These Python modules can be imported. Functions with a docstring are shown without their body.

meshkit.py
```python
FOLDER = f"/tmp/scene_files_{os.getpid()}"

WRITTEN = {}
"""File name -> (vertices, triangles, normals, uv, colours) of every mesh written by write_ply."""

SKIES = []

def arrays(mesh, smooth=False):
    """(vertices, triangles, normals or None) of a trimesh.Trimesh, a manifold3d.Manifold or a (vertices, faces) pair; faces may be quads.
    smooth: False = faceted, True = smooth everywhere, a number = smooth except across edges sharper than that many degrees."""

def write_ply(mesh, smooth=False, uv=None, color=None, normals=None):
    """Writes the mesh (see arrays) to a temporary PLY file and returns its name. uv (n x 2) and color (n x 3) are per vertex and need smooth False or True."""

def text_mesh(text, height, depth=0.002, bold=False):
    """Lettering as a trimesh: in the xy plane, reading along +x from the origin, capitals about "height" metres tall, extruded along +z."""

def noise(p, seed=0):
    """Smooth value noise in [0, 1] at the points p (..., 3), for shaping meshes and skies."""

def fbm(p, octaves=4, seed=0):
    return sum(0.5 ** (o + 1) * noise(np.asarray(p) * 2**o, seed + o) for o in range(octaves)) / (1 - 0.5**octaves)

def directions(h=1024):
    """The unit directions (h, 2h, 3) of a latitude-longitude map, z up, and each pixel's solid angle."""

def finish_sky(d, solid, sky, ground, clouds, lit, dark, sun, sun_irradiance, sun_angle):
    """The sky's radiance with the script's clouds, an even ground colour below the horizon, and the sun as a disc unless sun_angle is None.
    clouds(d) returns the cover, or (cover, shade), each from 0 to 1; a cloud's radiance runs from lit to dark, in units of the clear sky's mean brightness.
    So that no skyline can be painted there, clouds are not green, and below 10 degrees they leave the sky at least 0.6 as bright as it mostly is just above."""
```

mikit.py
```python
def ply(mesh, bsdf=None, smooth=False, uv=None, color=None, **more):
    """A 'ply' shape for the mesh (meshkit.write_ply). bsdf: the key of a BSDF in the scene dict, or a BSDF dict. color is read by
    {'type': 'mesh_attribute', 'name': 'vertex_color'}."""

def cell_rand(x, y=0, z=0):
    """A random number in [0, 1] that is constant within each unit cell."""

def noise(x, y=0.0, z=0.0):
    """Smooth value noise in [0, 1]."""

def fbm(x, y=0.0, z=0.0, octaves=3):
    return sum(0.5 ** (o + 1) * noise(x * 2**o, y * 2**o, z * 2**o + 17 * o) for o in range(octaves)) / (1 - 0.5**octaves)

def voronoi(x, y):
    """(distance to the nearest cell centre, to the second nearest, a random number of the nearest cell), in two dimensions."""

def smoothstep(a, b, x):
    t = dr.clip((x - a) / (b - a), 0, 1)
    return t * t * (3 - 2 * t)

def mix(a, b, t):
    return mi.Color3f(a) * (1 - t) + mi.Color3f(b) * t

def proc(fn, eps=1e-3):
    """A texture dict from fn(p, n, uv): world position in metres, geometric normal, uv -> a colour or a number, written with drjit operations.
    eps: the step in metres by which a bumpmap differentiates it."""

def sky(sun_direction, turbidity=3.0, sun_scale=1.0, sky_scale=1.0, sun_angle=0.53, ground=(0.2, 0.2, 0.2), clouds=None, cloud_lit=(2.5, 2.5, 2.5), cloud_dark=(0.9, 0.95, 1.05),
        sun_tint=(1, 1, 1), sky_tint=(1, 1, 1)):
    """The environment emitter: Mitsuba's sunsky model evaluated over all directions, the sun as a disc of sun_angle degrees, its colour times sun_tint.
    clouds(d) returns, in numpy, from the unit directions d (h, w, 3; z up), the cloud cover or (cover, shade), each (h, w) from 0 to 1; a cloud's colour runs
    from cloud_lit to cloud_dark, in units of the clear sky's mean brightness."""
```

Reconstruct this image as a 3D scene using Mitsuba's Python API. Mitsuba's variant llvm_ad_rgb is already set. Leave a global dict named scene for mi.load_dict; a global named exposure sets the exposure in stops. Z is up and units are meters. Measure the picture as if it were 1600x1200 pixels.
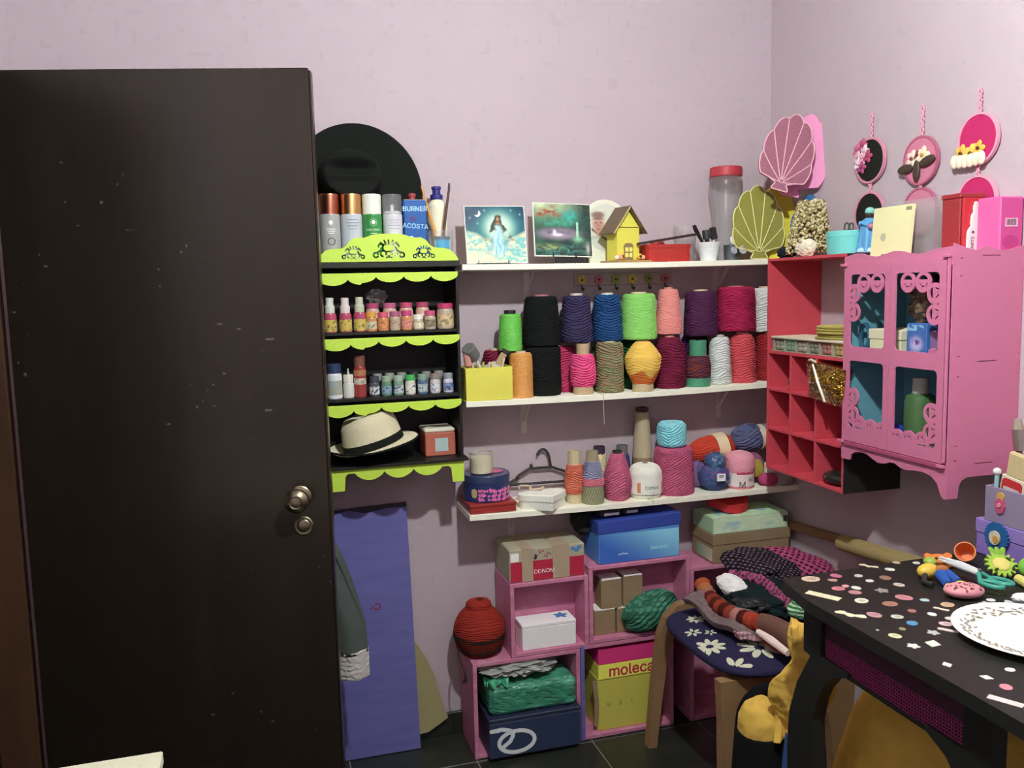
import math, numpy as np, trimesh, mitsuba as mi, mikit, meshkit
import drjit as dr
import shapely
from shapely.geometry import Polygon, Point, LineString, box as sbox
from shapely.ops import unary_union
from shapely import affinity

scene, labels = {}, {}
ST = mi.ScalarTransform4f
# ------------------------------------------------------------------ camera, lamp, exposure
CAM = np.array([-1.7917, -2.789, 1.53]); YAW, PITCH, ROLL = 0.27877, 0.11097, -0.02432
fw = np.array([math.sin(YAW) * math.cos(PITCH), math.cos(YAW) * math.cos(PITCH), -math.sin(PITCH)])
rt = np.array([math.cos(YAW), -math.sin(YAW), 0.0]); up = np.cross(rt, fw)
up = -math.sin(ROLL) * rt + math.cos(ROLL) * up
scene['camera'] = {'type': 'perspective', 'fov': math.degrees(2 * math.atan(800 / 1340)), 'fov_axis': 'x', 'near_clip': 0.05, 'far_clip': 50.0,
                   'to_world': ST().look_at(origin=CAM.tolist(), target=(CAM + fw).tolist(), up=up.tolist())}
LAMP = (-1.2, -1.8, 2.48); LAMP_R = 0.035
LAMP_RGB = (2420.0, 2590.0, 2600.0)
exposure = 0.0
rng = np.random.default_rng(7)

# ------------------------------------------------------------------ colours and materials
def lin(h):
    """A colour written in sRGB -> linear."""
    h = h.lstrip('#'); v = np.array([int(h[i:i + 2], 16) for i in (0, 2, 4)]) / 255.0
    v = np.where(v <= 0.04045, v / 12.92, ((v + 0.055) / 1.055) ** 2.4)
    return v + 0.09 * (v @ np.array([0.2126, 0.7152, 0.0722]) - v)
KZ = 1.0      # zone gain put into the colours to make up for weaker lamp light
def c(h, k=1.0):
    return np.clip(lin(h) * k * KZ, 0.004, 0.88)
VC = {'type': 'mesh_attribute', 'name': 'vertex_color'}
def principled(rough, **k):
    return {'type': 'twosided', 'bsdf': {'type': 'principled', 'base_color': VC, 'roughness': rough, **k}}
scene['matte'] = principled(0.85, specular=0.2)
scene['satin'] = principled(0.5, specular=0.4)
scene['gloss'] = principled(0.22, specular=0.5)
scene['metal'] = principled(0.32, metallic=1.0)
scene['cloth'] = principled(0.95, specular=0.1, sheen=0.3)
scene['pane'] = {'type': 'thindielectric', 'int_ior': 1.45}
scene['clear_plastic'] = {'type': 'blendbsdf', 'weight': 0.16, 'a': {'type': 'thindielectric', 'int_ior': 1.5}, 'b': {'type': 'twosided', 'bsdf': {'type': 'principled', 'base_color': {'type': 'rgb', 'value': [0.62, 0.62, 0.62]}, 'roughness': 0.25, 'specular': 0.7}}}
P = mikit.proc
def proc_bsdf(fn, rough, spec=0.3, bump=None, bscale=0.001, **k):
    b = {'type': 'principled', 'base_color': P(fn), 'roughness': rough, 'specular': spec, **k}
    if bump is not None: b = {'type': 'bumpmap', 'scale': bscale, 'tex': P(bump), 'bsdf': b}
    return {'type': 'twosided', 'bsdf': b}
WALL = (0.50, 0.42, 0.458)
def wall_col(p, n, uv):
    t = mikit.fbm(p.x * 3 + p.y * 2, p.y * 3, p.z * 3)
    s = mikit.smoothstep(0.86, 0.92, mikit.noise(p.x * 45 + p.y * 37, p.z * 45, p.y * 9)) * 0.05
    return mi.Color3f(*WALL) * (0.97 + 0.06 * t - s)
scene['wall_paint'] = proc_bsdf(wall_col, 0.75, 0.25, lambda p, n, uv: mikit.fbm(p.x * 60 + p.y * 50, p.z * 60, p.y * 20), 0.0012)
def door_col(p, n, uv):
    g = mikit.fbm(p.x * 14, p.y * 14, p.z * 1.6, 4); f = mikit.noise(p.x * 160, p.y * 160, p.z * 7)
    sp = mikit.smoothstep(0.90, 0.95, mikit.noise(p.x * 70, p.y * 70, p.z * 70)) * mikit.smoothstep(0.62, 0.7, mikit.noise(p.x * 5, p.y * 5, p.z * 5 + 3))
    return mikit.mix(mikit.mix((0.0115, 0.009, 0.0065), (0.021, 0.0145, 0.0105), g * 0.75 + f * 0.25), (0.10, 0.095, 0.08), sp)
scene['door_wood'] = proc_bsdf(door_col, 0.26, 0.4, lambda p, n, uv: mikit.fbm(p.x * 40, p.y * 40, p.z * 4), 0.0003)
def jamb_col(p, n, uv):
    g = mikit.fbm(p.x * 20, p.y * 30, p.z * 2.5, 4)
    return mikit.mix((0.040, 0.019, 0.009), (0.075, 0.036, 0.018), g)
scene['jamb_wood'] = proc_bsdf(jamb_col, 0.5, 0.4)
def slate_col(p, n, uv):
    g = mikit.fbm(p.x * 9, p.y * 9, 0, 4); r = mikit.cell_rand(dr.floor((p.x) / 0.4), dr.floor((p.y + 0.21) / 0.4), 2)
    return mikit.mix((0.010, 0.0135, 0.0105), (0.023, 0.028, 0.022), g) * (0.85 + 0.3 * r)
scene['slate'] = proc_bsdf(slate_col, 0.38, 0.45, lambda p, n, uv: mikit.fbm(p.x * 25, p.y * 25, 0, 3), 0.0015)
def cord_col(p, n, uv):
    g = mikit.fbm(p.x * 12, p.y * 12, p.z * 6)
    return mikit.mix((0.20, 0.115, 0.055), (0.31, 0.19, 0.095), g)
scene['corduroy'] = proc_bsdf(cord_col, 0.95, 0.1, lambda p, n, uv: 0.5 + 0.5 * dr.sin((p.x + p.y * 0.6) * 900 + 2 * mikit.noise(p.x * 20, p.y * 20, p.z * 20)), 0.0012, sheen=0.5)
def kraft_col(p, n, uv):
    g = mikit.fbm(p.x * 25, p.y * 25, p.z * 25); f = mikit.noise(p.x * 400, p.y * 400, p.z * 60)
    return mikit.mix((0.24, 0.17, 0.095), (0.32, 0.235, 0.14), g * 0.7 + f * 0.3)
scene['kraft'] = proc_bsdf(kraft_col, 0.8, 0.2)
def pinkwood_col(p, n, uv):
    g = mikit.fbm(p.x * 7, p.y * 30, p.z * 30, 4); w = mikit.smoothstep(0.66, 0.74, mikit.noise(p.x * 40, p.y * 55, p.z * 55))
    return mikit.mix(mikit.mix((0.47, 0.15, 0.26), (0.60, 0.23, 0.36), g), (0.66, 0.42, 0.44), w * 0.22)
scene['pink_pine'] = proc_bsdf(pinkwood_col, 0.6, 0.3)
def purp_col(p, n, uv):
    g = mikit.fbm(p.x * 6, p.y * 6, p.z * 22, 4); s = mikit.noise(p.x * 10, 0, p.z * 60)
    return mikit.mix((0.105, 0.110, 0.33), (0.165, 0.160, 0.42), g * 0.6 + s * 0.4)
scene['purple_paint'] = proc_bsdf(purp_col, 0.55, 0.35)
def plank_col(p, n, uv):
    g = mikit.fbm(p.x * 40, p.y * 4, p.z * 40, 4)
    return mikit.mix((0.16, 0.095, 0.045), (0.27, 0.17, 0.085), g)
def ceil_col(p, n, uv):
    g = mikit.fbm(p.x * 3, p.y * 30, 0, 4)
    return mikit.mix((0.36, 0.27, 0.20), (0.50, 0.40, 0.31), g)
scene['dim_ceiling_wood'] = proc_bsdf(ceil_col, 0.5, 0.3)  # unseen ceiling; its brown wood is invented to cut the bounced light
scene['plank_wood'] = proc_bsdf(plank_col, 0.6, 0.3)

# ------------------------------------------------------------------ naming
_count = {}
def number(base):
    n = _count.get(base, -1) + 1; _count[base] = n
    return base if n == 0 else f'{base}_{n:03d}'
def thing(name, label, cat, group=None):
    k = number(name); labels[k] = {'label': label, 'category': cat}
    if group: labels[k]['group'] = group
    return k
def structure(name, label=None):
    k = number(name); labels[k] = {'kind': 'structure'}
    if label: labels[k]['label'] = label
    return k
def as_tm(m):
    if isinstance(m, (list,)): return trimesh.util.concatenate([as_tm(x) for x in m])
    return m
def put(parent, part, mesh, mat='matte', col=(0.5, 0.5, 0.5), sm=35, label=None, kind=None, emit=None):
    """One shape entry. part None: the thing is this one mesh. col: linear colour, per-vertex array, or function of the points."""
    key = parent if part is None else number(f'{parent}__{part}')
    m = as_tm(mesh)
    vc = None
    if callable(col) or (isinstance(col, np.ndarray) and col.ndim == 2):
        vc = col(m.vertices) if callable(col) else col
        d = mikit.ply(m, mat, smooth=bool(sm), color=vc)
    else:
        if sm and sm is not True: m = trimesh.graph.smooth_shade(trimesh.Trimesh(m.vertices, m.faces, process=True), angle=math.radians(sm), facet_minarea=None)
        d = mikit.ply(m, mat, smooth=bool(sm), color=np.tile(np.asarray(col, float), (len(m.vertices), 1)))
    if emit is not None: d['emitter'] = {'type': 'area', 'radiance': {'type': 'rgb', 'value': list(emit)}}
    scene[key] = d
    if label or kind:
        labels.setdefault(key, {})
        if label: labels[key]['label'] = label
        if kind: labels[key]['kind'] = kind
    return key

# ------------------------------------------------------------------ shapes
def xf(m, rx=0, ry=0, rz=0, at=(0, 0, 0), s=None):
    m = as_tm(m).copy()
    if s is not None: m.apply_scale(s)
    for a, ax in ((rx, [1, 0, 0]), (ry, [0, 1, 0]), (rz, [0, 0, 1])):
        if a: m.apply_transform(trimesh.transformations.rotation_matrix(math.radians(a), ax))
    m.apply_translation(at); return m
def B(x0, x1, y0, y1, z0, z1, r=0.0015):
    lo, hi = np.minimum([x0, y0, z0], [x1, y1, z1]), np.maximum([x0, y0, z0], [x1, y1, z1])
    r = min(r, 0.45 * float((hi - lo).min()))
    pts = []
    for sx in (0, 1):
        for sy in (0, 1):
            for sz in (0, 1):
                q = np.where([sx, sy, sz], hi, lo); d = np.where([sx, sy, sz], -r, r)
                for k in range(3):
                    e = d.copy(); e[k] = 0; pts.append(q + e)
    return trimesh.convex.convex_hull(np.array(pts))
def lathe(prof, n=40, close=True):
    """prof: (radius, height) from bottom to top; capped on the axis."""
    prof = [tuple(p) for p in prof]
    if close:
        if prof[0][0] > 1e-6: prof = [(0, prof[0][1])] + prof
        if prof[-1][0] > 1e-6: prof = prof + [(0, prof[-1][1])]
    v, rows = [], []
    for r, z in prof:
        if r <= 1e-6: rows.append([len(v)]); v.append((0, 0, z))
        else:
            rows.append(list(range(len(v), len(v) + n)))
            v += [(r * math.cos(2 * math.pi * i / n), r * math.sin(2 * math.pi * i / n), z) for i in range(n)]
    f = []
    for a, b in zip(rows, rows[1:]):
        for i in range(n):
            j = (i + 1) % n
            if len(a) == 1 and len(b) == 1: continue
            if len(a) == 1: f.append((a[0], b[j], b[i]))
            elif len(b) == 1: f.append((a[i], a[j], b[0]))
            else: f += [(a[i], a[j], b[j]), (a[i], b[j], b[i])]
    return trimesh.Trimesh(np.array(v), np.array(f), process=False)
def tube(pts, r, n=8, caps=True):
    p = np.asarray(pts, float); k = len(p); r = np.broadcast_to(np.asarray(r, float), (k,))
    t = np.gradient(p, axis=0); t /= np.linalg.norm(t, axis=1, keepdims=True) + 1e-12
    a = np.zeros_like(p); ref = np.array([0, 0, 1.0]) if abs(t[0][2]) < 0.9 else np.array([1.0, 0, 0])
    for i in range(k):
        ref = ref - t[i] * (ref @ t[i]); ref /= np.linalg.norm(ref) + 1e-12; a[i] = ref
    b = np.cross(t, a); ang = np.arange(n) * 2 * math.pi / n
    v = p[:, None] + r[:, None, None] * (np.cos(ang)[None, :, None] * a[:, None] + np.sin(ang)[None, :, None] * b[:, None])
    v = v.reshape(-1, 3); f = []
    for i in range(k - 1):
        for j in range(n):
            q, w = i * n + j, i * n + (j + 1) % n
            f += [(q, w, w + n), (q, w + n, q + n)]
    if caps:
        v = np.vstack([v, p[0], p[-1]])
        for j in range(n):
            f += [(len(v) - 2, (j + 1) % n, j), (len(v) - 1, (k - 1) * n + j, (k - 1) * n + (j + 1) % n)]
    return trimesh.Trimesh(v, np.array(f), process=False)
def smooth_path(pts, n=40, closed=False):
    from scipy.interpolate import CubicSpline
    p = np.asarray(pts, float)
    if closed: p = np.vstack([p, p[:1]])
    t = np.concatenate([[0], np.cumsum(np.linalg.norm(np.diff(p, axis=0), axis=1))])
    return CubicSpline(t, p, bc_type='periodic' if closed else 'not-a-knot')(np.linspace(0, t[-1], n))
def ext(poly, d):
    """Extrude a shapely shape (x, y) by d along z."""
    gs = [g for g in getattr(poly, 'geoms', [poly]) if g.area > 1e-9]
    return trimesh.util.concatenate([trimesh.creation.extrude_polygon(g.simplify(1e-5), d, engine='manifold') for g in gs])
def face_y(m, x=0, y=0, z=0):
    """(u right, v up, depth) -> a piece on a plane that faces the viewer (-y)."""
    v = m.vertices; return trimesh.Trimesh(np.stack([v[:, 0] + x, -v[:, 2] + y, v[:, 1] + z], 1), m.faces, process=False)
def face_x(m, x=0, y=0, z=0):
    """... on a plane that faces -x; u runs towards the viewer (-y)."""
    v = m.vertices; return trimesh.Trimesh(np.stack([-v[:, 2] + x, -v[:, 0] + y, v[:, 1] + z], 1), m.faces, process=False)
def face_z(m, x=0, y=0, z=0, rot=0):
    return xf(m, rz=rot, at=(x, y, z))
def ell(rx, ry, rz, sub=3, at=(0, 0, 0), noise=0.0, freq=8.0, seed=0):
    m = trimesh.creation.icosphere(subdivisions=sub); v = m.vertices
    if noise: v = v * (1 + noise * (meshkit.fbm(v * freq / 4 + 50 + seed * 7.3, 3) * 2 - 1))[:, None]
    return trimesh.Trimesh(v * np.array([rx, ry, rz]) + np.array(at), m.faces, process=False)
def rrect(w, h, r, cx=0, cy=0):
    return affinity.translate(sbox(-w / 2 + r, -h / 2 + r, w / 2 - r, h / 2 - r).buffer(r, quad_segs=6), cx, cy)
def disc2(x, y, r, q=10): return Point(x, y).buffer(r, quad_segs=q)
def arc2(cx, cy, r, a0, a1, w, n=16):
    a = np.radians(np.linspace(a0, a1, n))
    return LineString([(cx + r * math.cos(t), cy + r * math.sin(t)) for t in a]).buffer(w, quad_segs=4)
def grid(w, h, nx, ny):
    """A flat grid in (x, y), with its uv in 0..1."""
    u, v = np.meshgrid(np.linspace(0, 1, nx), np.linspace(0, 1, ny)); i = np.arange((nx - 1) * (ny - 1)); a = (i // (nx - 1)) * nx + i % (nx - 1)
    f = np.vstack([np.stack([a, a + 1, a + nx + 1], 1), np.stack([a, a + nx + 1, a + nx], 1)])
    return trimesh.Trimesh(np.stack([u.ravel() * w, v.ravel() * h, 0 * u.ravel()], 1), f, process=False), np.stack([u.ravel(), v.ravel()], 1)
def text(s, h, d=0.0006, bold=False):
    m = meshkit.text_mesh(s, h, d, bold); return m
def centred(m):
    b = m.bounds; m = m.copy(); m.apply_translation([-(b[0][0] + b[1][0]) / 2, -(b[0][1] + b[1][1]) / 2, -b[0][2]]); return m
def sheet(fn, nu, nv, thick=0.004):
    """A sheet of cloth: fn(u, v) -> (n, 3), with thickness."""
    u, v = np.meshgrid(np.linspace(0, 1, nu), np.linspace(0, 1, nv)); p = fn(u.ravel(), v.ravel())
    i = np.arange((nu - 1) * (nv - 1)); a = (i // (nu - 1)) * nu + i % (nu - 1)
    f = np.vstack([np.stack([a, a + 1, a + nu + 1], 1), np.stack([a, a + nu + 1, a + nu], 1)])
    m = trimesh.Trimesh(p, f, process=False); n = m.vertex_normals
    top, bot = p + n * thick / 2, p - n * thick / 2; k = len(p)
    edge = list(range(nu)) + [nu * r + nu - 1 for r in range(1, nv)] + [nu * (nv - 1) + j for j in range(nu - 2, -1, -1)] + [nu * r for r in range(nv - 2, 0, -1)]
    s = []
    for q, w in zip(edge, edge[1:] + edge[:1]): s += [(q, k + q, k + w), (q, k + w, w)]
    return trimesh.Trimesh(np.vstack([top, bot]), np.vstack([f, f[:, ::-1] + k, np.array(s)]), process=False)

# ------------------------------------------------------------------ the room
XL, YF, ZC = -2.44, -3.6, 2.66
k = structure('wall_back', 'lilac painted back wall'); put(k, None, B(-2.44, 0.1, 0, 0.1, 0, ZC, 0), 'wall_paint', sm=0)
k = structure('wall_right', 'lilac painted right wall'); put(k, None, B(0, 0.1, YF, 0, 0, ZC, 0), 'wall_paint', sm=0)
k = structure('wall_front'); put(k, None, B(-2.44, 0.1, YF - 0.1, YF, 0, ZC, 0), 'wall_paint', sm=0)
DY0, DY1, DZ = -0.285, -1.17, 2.115
k = structure('wall_left')
put(k, None, [B(XL - 0.09, XL, YF, DY1, 0, ZC, 0), B(XL - 0.09, XL, DY0, 0.1, 0, ZC, 0), B(XL - 0.09, XL, DY1, DY0, DZ + 0.04, ZC, 0)], 'wall_paint', sm=0)
k = structure('ceiling'); put(k, None, B(XL - 0.09, 0.1, YF, 0.1, ZC, ZC + 0.1, 0), 'dim_ceiling_wood', sm=0)
k = structure('wall_hallway'); put(k, None, [B(-3.7, -3.6, -2.6, 0.53, 0, ZC, 0), B(-3.6, XL - 0.09, 0.43, 0.53, 0, ZC, 0), B(XL - 0.09, XL, 0.1, 0.53, 0, ZC, 0), B(-3.7, XL - 0.09, -2.6, -2.5, 0, ZC, 0), B(-3.7, XL, -2.6, 0.53, ZC, ZC + 0.1, 0)], 'matte', c('#c9b79e'), sm=0)
k = structure('floor', 'dark slate tile floor with pale thin joints')
put(k, None, B(-3.7, 0.1, YF, 0.53, -0.1, -0.002, 0), 'matte', c('#7c8074'), sm=0)
xs = [-3.6, -3.2, -2.8, -2.4, -2.0, -1.6, -1.2, -0.8, -0.4, 0.0]; ys = [0.43, 0.19, -0.21, -0.61, -1.01, -1.41, -1.81, -2.21, -2.61, -3.01, -3.41, -3.6]
for xa, xb in zip(xs, xs[1:]):
    for ya, yb in zip(ys, ys[1:]):
        put(k, 'tile', B(xa + 0.0022, xb - 0.0022, yb + 0.0022, ya - 0.0022, -0.012, 0.0, 0.001), 'slate', sm=0)
k = structure('baseboard_back'); put(k, None, B(XL, 0, -0.012, 0, 0, 0.078, 0.002), 'slate', sm=0)
k = structure('baseboard_right'); put(k, None, B(-0.012, 0, YF, -0.012, 0, 0.078, 0.002), 'slate', sm=0)
k = structure('baseboard_hallway'); put(k, None, B(-3.6, XL - 0.09, 0.418, 0.43, 0, 0.078, 0.002), 'slate', sm=0)
# door leaf, opened into the room, with its frame
k = structure('door_1', 'dark stained wooden door standing open, with an old bronze knob')
hx, hy = -2.417, -0.335; ang = math.degrees(math.atan2(-0.165, 0.765)); DW, DH = 0.7826, 2.096
def on_door(m): return xf(m, rz=ang, at=(hx, hy, 0))
put(k, 'leaf', on_door(B(0, DW, 0.0, 0.034, 0.006, DH, 0.002)), 'door_wood', sm=0)
put(k, 'edge_lipping', on_door(B(DW, DW + 0.006, 0.001, 0.033, 0.006, DH - 0.006, 0.002)), 'door_wood', sm=0)
bronze = c('#8c846c')
kx, kz = DW - 0.075, 0.993
rose = put(k, 'knob_rose', on_door(xf(lathe([(0.031, 0), (0.031, 0.003), (0.027, 0.006), (0.019, 0.008), (0.013, 0.010)], 36), rx=90, at=(kx, 0, kz))), 'metal', bronze)
put(k, 'knob', on_door(xf(lathe([(0.011, 0.008), (0.011, 0.024), (0.015, 0.030), (0.026, 0.036), (0.0315, 0.046), (0.031, 0.056), (0.024, 0.064), (0.017, 0.067), (0.014, 0.0655), (0.008, 0.067)], 40), rx=90, at=(kx, 0, kz))), 'metal', bronze)
put(k, 'keyhole_cover', on_door(xf(lathe([(0.026, 0), (0.026, 0.003), (0.023, 0.006), (0.018, 0.0055), (0.015, 0.008), (0.006, 0.009)], 36), rx=90, at=(kx + 0.006, 0, kz - 0.078))), 'metal', bronze)
put(k, 'bolt_plate', on_door(B(DW + 0.004, DW + 0.008, 0.008, 0.026, kz - 0.08, kz + 0.05, 0.001)), 'metal', bronze)
k = structure('trim_1', 'brown wooden door frame')
put(k, 'jamb', B(XL - 0.09, XL + 0.004, DY0 - 0.04, DY0, 0, DZ, 0.002), 'jamb_wood', sm=0)
put(k, 'jamb', B(XL - 0.09, XL + 0.004, DY1, DY1 + 0.04, 0, DZ, 0.002), 'jamb_wood', sm=0)
put(k, 'head', B(XL - 0.09, XL + 0.004, DY1, DY0, DZ, DZ + 0.04, 0.002), 'jamb_wood', sm=0)
# ceiling lamp: a bare bulb under a rose
k = thing('ceiling_lamp', 'bare white bulb hanging on the ceiling in the middle of the room', 'lamp')
put(k, 'canopy', xf(lathe([(0.05, 0), (0.05, 0.01), (0.03, 0.025), (0.012, 0.03)], 32), rx=180, at=(LAMP[0], LAMP[1], ZC)), 'satin', (0.8, 0.8, 0.78))
put(k, 'stem', tube([(LAMP[0], LAMP[1], ZC - 0.028), (LAMP[0], LAMP[1], LAMP[2] + 0.085)], 0.006), 'satin', (0.8, 0.8, 0.78))
put(k, 'socket', xf(lathe([(0.016, 0), (0.019, 0.01), (0.019, 0.045), (0.008, 0.055)], 24), at=(LAMP[0], LAMP[1], LAMP[2] + LAMP_R - 0.002)), 'satin', (0.8, 0.8, 0.78))
put(k, 'bulb', ell(LAMP_R, LAMP_R, LAMP_R, 3, LAMP), 'matte', (0.8, 0.8, 0.8), emit=LAMP_RGB)

# ------------------------------------------------------------------ three white wall shelves (they sag a little)
WHITE = c('#f0f2dc')
def z1(x): return 1.607 + 0.003 * (x + 1.2) / 1.2 - 0.004 * math.sin(math.pi * min(max((x + 1.2) / 1.2, 0), 1))
def z2(x): return 1.182 + 0.006 * (x + 1.2) / 1.2 - 0.007 * math.sin(math.pi * min(max((x + 1.2) / 1.2, 0), 1))
def z3(x): return 0.818 - 0.005 * (x + 1.2) / 1.2 - 0.006 * math.sin(math.pi * min(max((x + 1.2) / 1.2, 0), 1))
def shelf_board(zf, x0, x1):
    n = 24; X = np.linspace(x0, x1, n); th, d, b = 0.018, 0.2, 0.001
    ring = [(-d, -th + b), (-d, -b), (-d + b, 0), (-0.0, 0), (0, -th), (-d + b, -th)]
    v = np.array([[x, y, zf(x) + z] for x in X for y, z in ring]); k = len(ring); f = []
    for i in range(n - 1):
        for j in range(k):
            a, e = i * k + j, i * k + (j + 1) % k; f += [(a, e, e + k), (a, e + k, a + k)]
    for j in range(1, k - 1): f += [(0, j + 1, j), ((n - 1) * k, (n - 1) * k + j, (n - 1) * k + j + 1)]
    m = trimesh.Trimesh(v, np.array(f), process=False); m.fix_normals(); return m
for zf, nm, bxs in ((z1, 'upper white wall shelf holding the pictures and the yellow house', (-0.935, -0.22)), (z2, 'middle white wall shelf holding two rows of yarn cones', (-0.955, -0.21)), (z3, 'lower white wall shelf holding the tin, hanger and small yarns', (-1.01, -0.25))):
    k = thing('wall_shelf', nm, 'shelf')
    put(k, 'board', shelf_board(zf, -1.2, -0.002), 'satin', WHITE, sm=20)
    for bx in bxs:
        zz = zf(bx) - 0.0185
        put(k, 'bracket', [B(bx - 0.011, bx + 0.011, -0.003, -0.0005, zz - 0.125, zz, 0.0006), B(bx - 0.011, bx + 0.011, -0.15, -0.0005, zz - 0.0035, zz, 0.0006),
                           tube([(bx, -0.004, zz - 0.085), (bx, -0.085, zz - 0.004)], 0.0045, 6), xf(lathe([(0.004, 0), (0.004, 0.002), (0.002, 0.003)], 12), rx=90, at=(bx, -0.003, zz - 0.105))], 'satin', c('#cfc9c4'))

# ------------------------------------------------------------------ black and lime display shelf
BLK = c('#1a1c1a', 0.6); LIME = c('#bfe328', 1.0); LIME_D = LIME
GX0, GX1, GY = -1.634, -1.2125, -0.2
k = unit = thing('display_shelf', 'black wall display shelf with scalloped lime green trim beside the door', 'shelf')
put(k, 'side_panel', B(GX0, GX0 + 0.009, GY + 0.006, 0, 0.985, 1.6, 0.001), 'satin', BLK)
put(k, 'side_panel', B(GX1 - 0.009, GX1, GY + 0.006, 0, 0.985, 1.6, 0.001), 'satin', BLK)
put(k, 'back_panel', B(GX0 + 0.009, GX1 - 0.009, -0.006, -0.001, 0.995, 1.6, 0.001), 'satin', BLK)
put(k, 'shelf_board', B(GX0 - 0.004, GX1 + 0.004, GY - 0.006, -0.001, 1.6005, 1.619, 0.002), 'satin', BLK)
for zt in (1.411, 1.211): put(k, 'shelf_board', B(GX0 + 0.0095, GX1 - 0.0095, GY + 0.004, -0.007, zt - 0.009, zt, 0.001), 'satin', BLK)
put(k, 'shelf_board', B(GX0 - 0.008, GX1 + 0.012, GY - 0.014, -0.001, 0.999, 1.0075, 0.0015), 'satin', BLK)
def scroll(s, flip=False):
    g = [arc2(-0.30, 0.10, 0.16, -20, 250, 0.055), arc2(-0.72, 0.02, 0.13, 20, 330, 0.05), arc2(-0.12, 0.42, 0.22, 130, 290, 0.05), arc2(-0.44, 0.50, 0.12, -80, 190, 0.05), LineString([(-0.66, 0.14), (-0.42, 0.30)]).buffer(0.05)]
    g += [affinity.scale(x, -1, 1, origin=(0, 0)) for x in g]
    g += [affinity.rotate(affinity.scale(Point(0, 0).buffer(1), 0.05, 0.17), a, origin=(0, 0)) for a in (0,)]
    pet = [affinity.translate(affinity.rotate(affinity.scale(Point(0, 0).buffer(1, quad_segs=6), 0.055, 0.17), -a), dx, dy) for a, dx, dy in ((0, 0, 0.72), (24, 0.19, 0.70), (-24, -0.19, 0.70), (44, 0.36, 0.62), (-44, -0.36, 0.62))]
    dots = [disc2(0, -0.06, 0.09), disc2(-0.14, -0.12, 0.05), disc2(0.14, -0.12, 0.05)]
    g = unary_union([x for i, x in enumerate(g) if i < 10] + pet + dots)
    return affinity.scale(g, s, s, origin=(0, 0))
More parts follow.
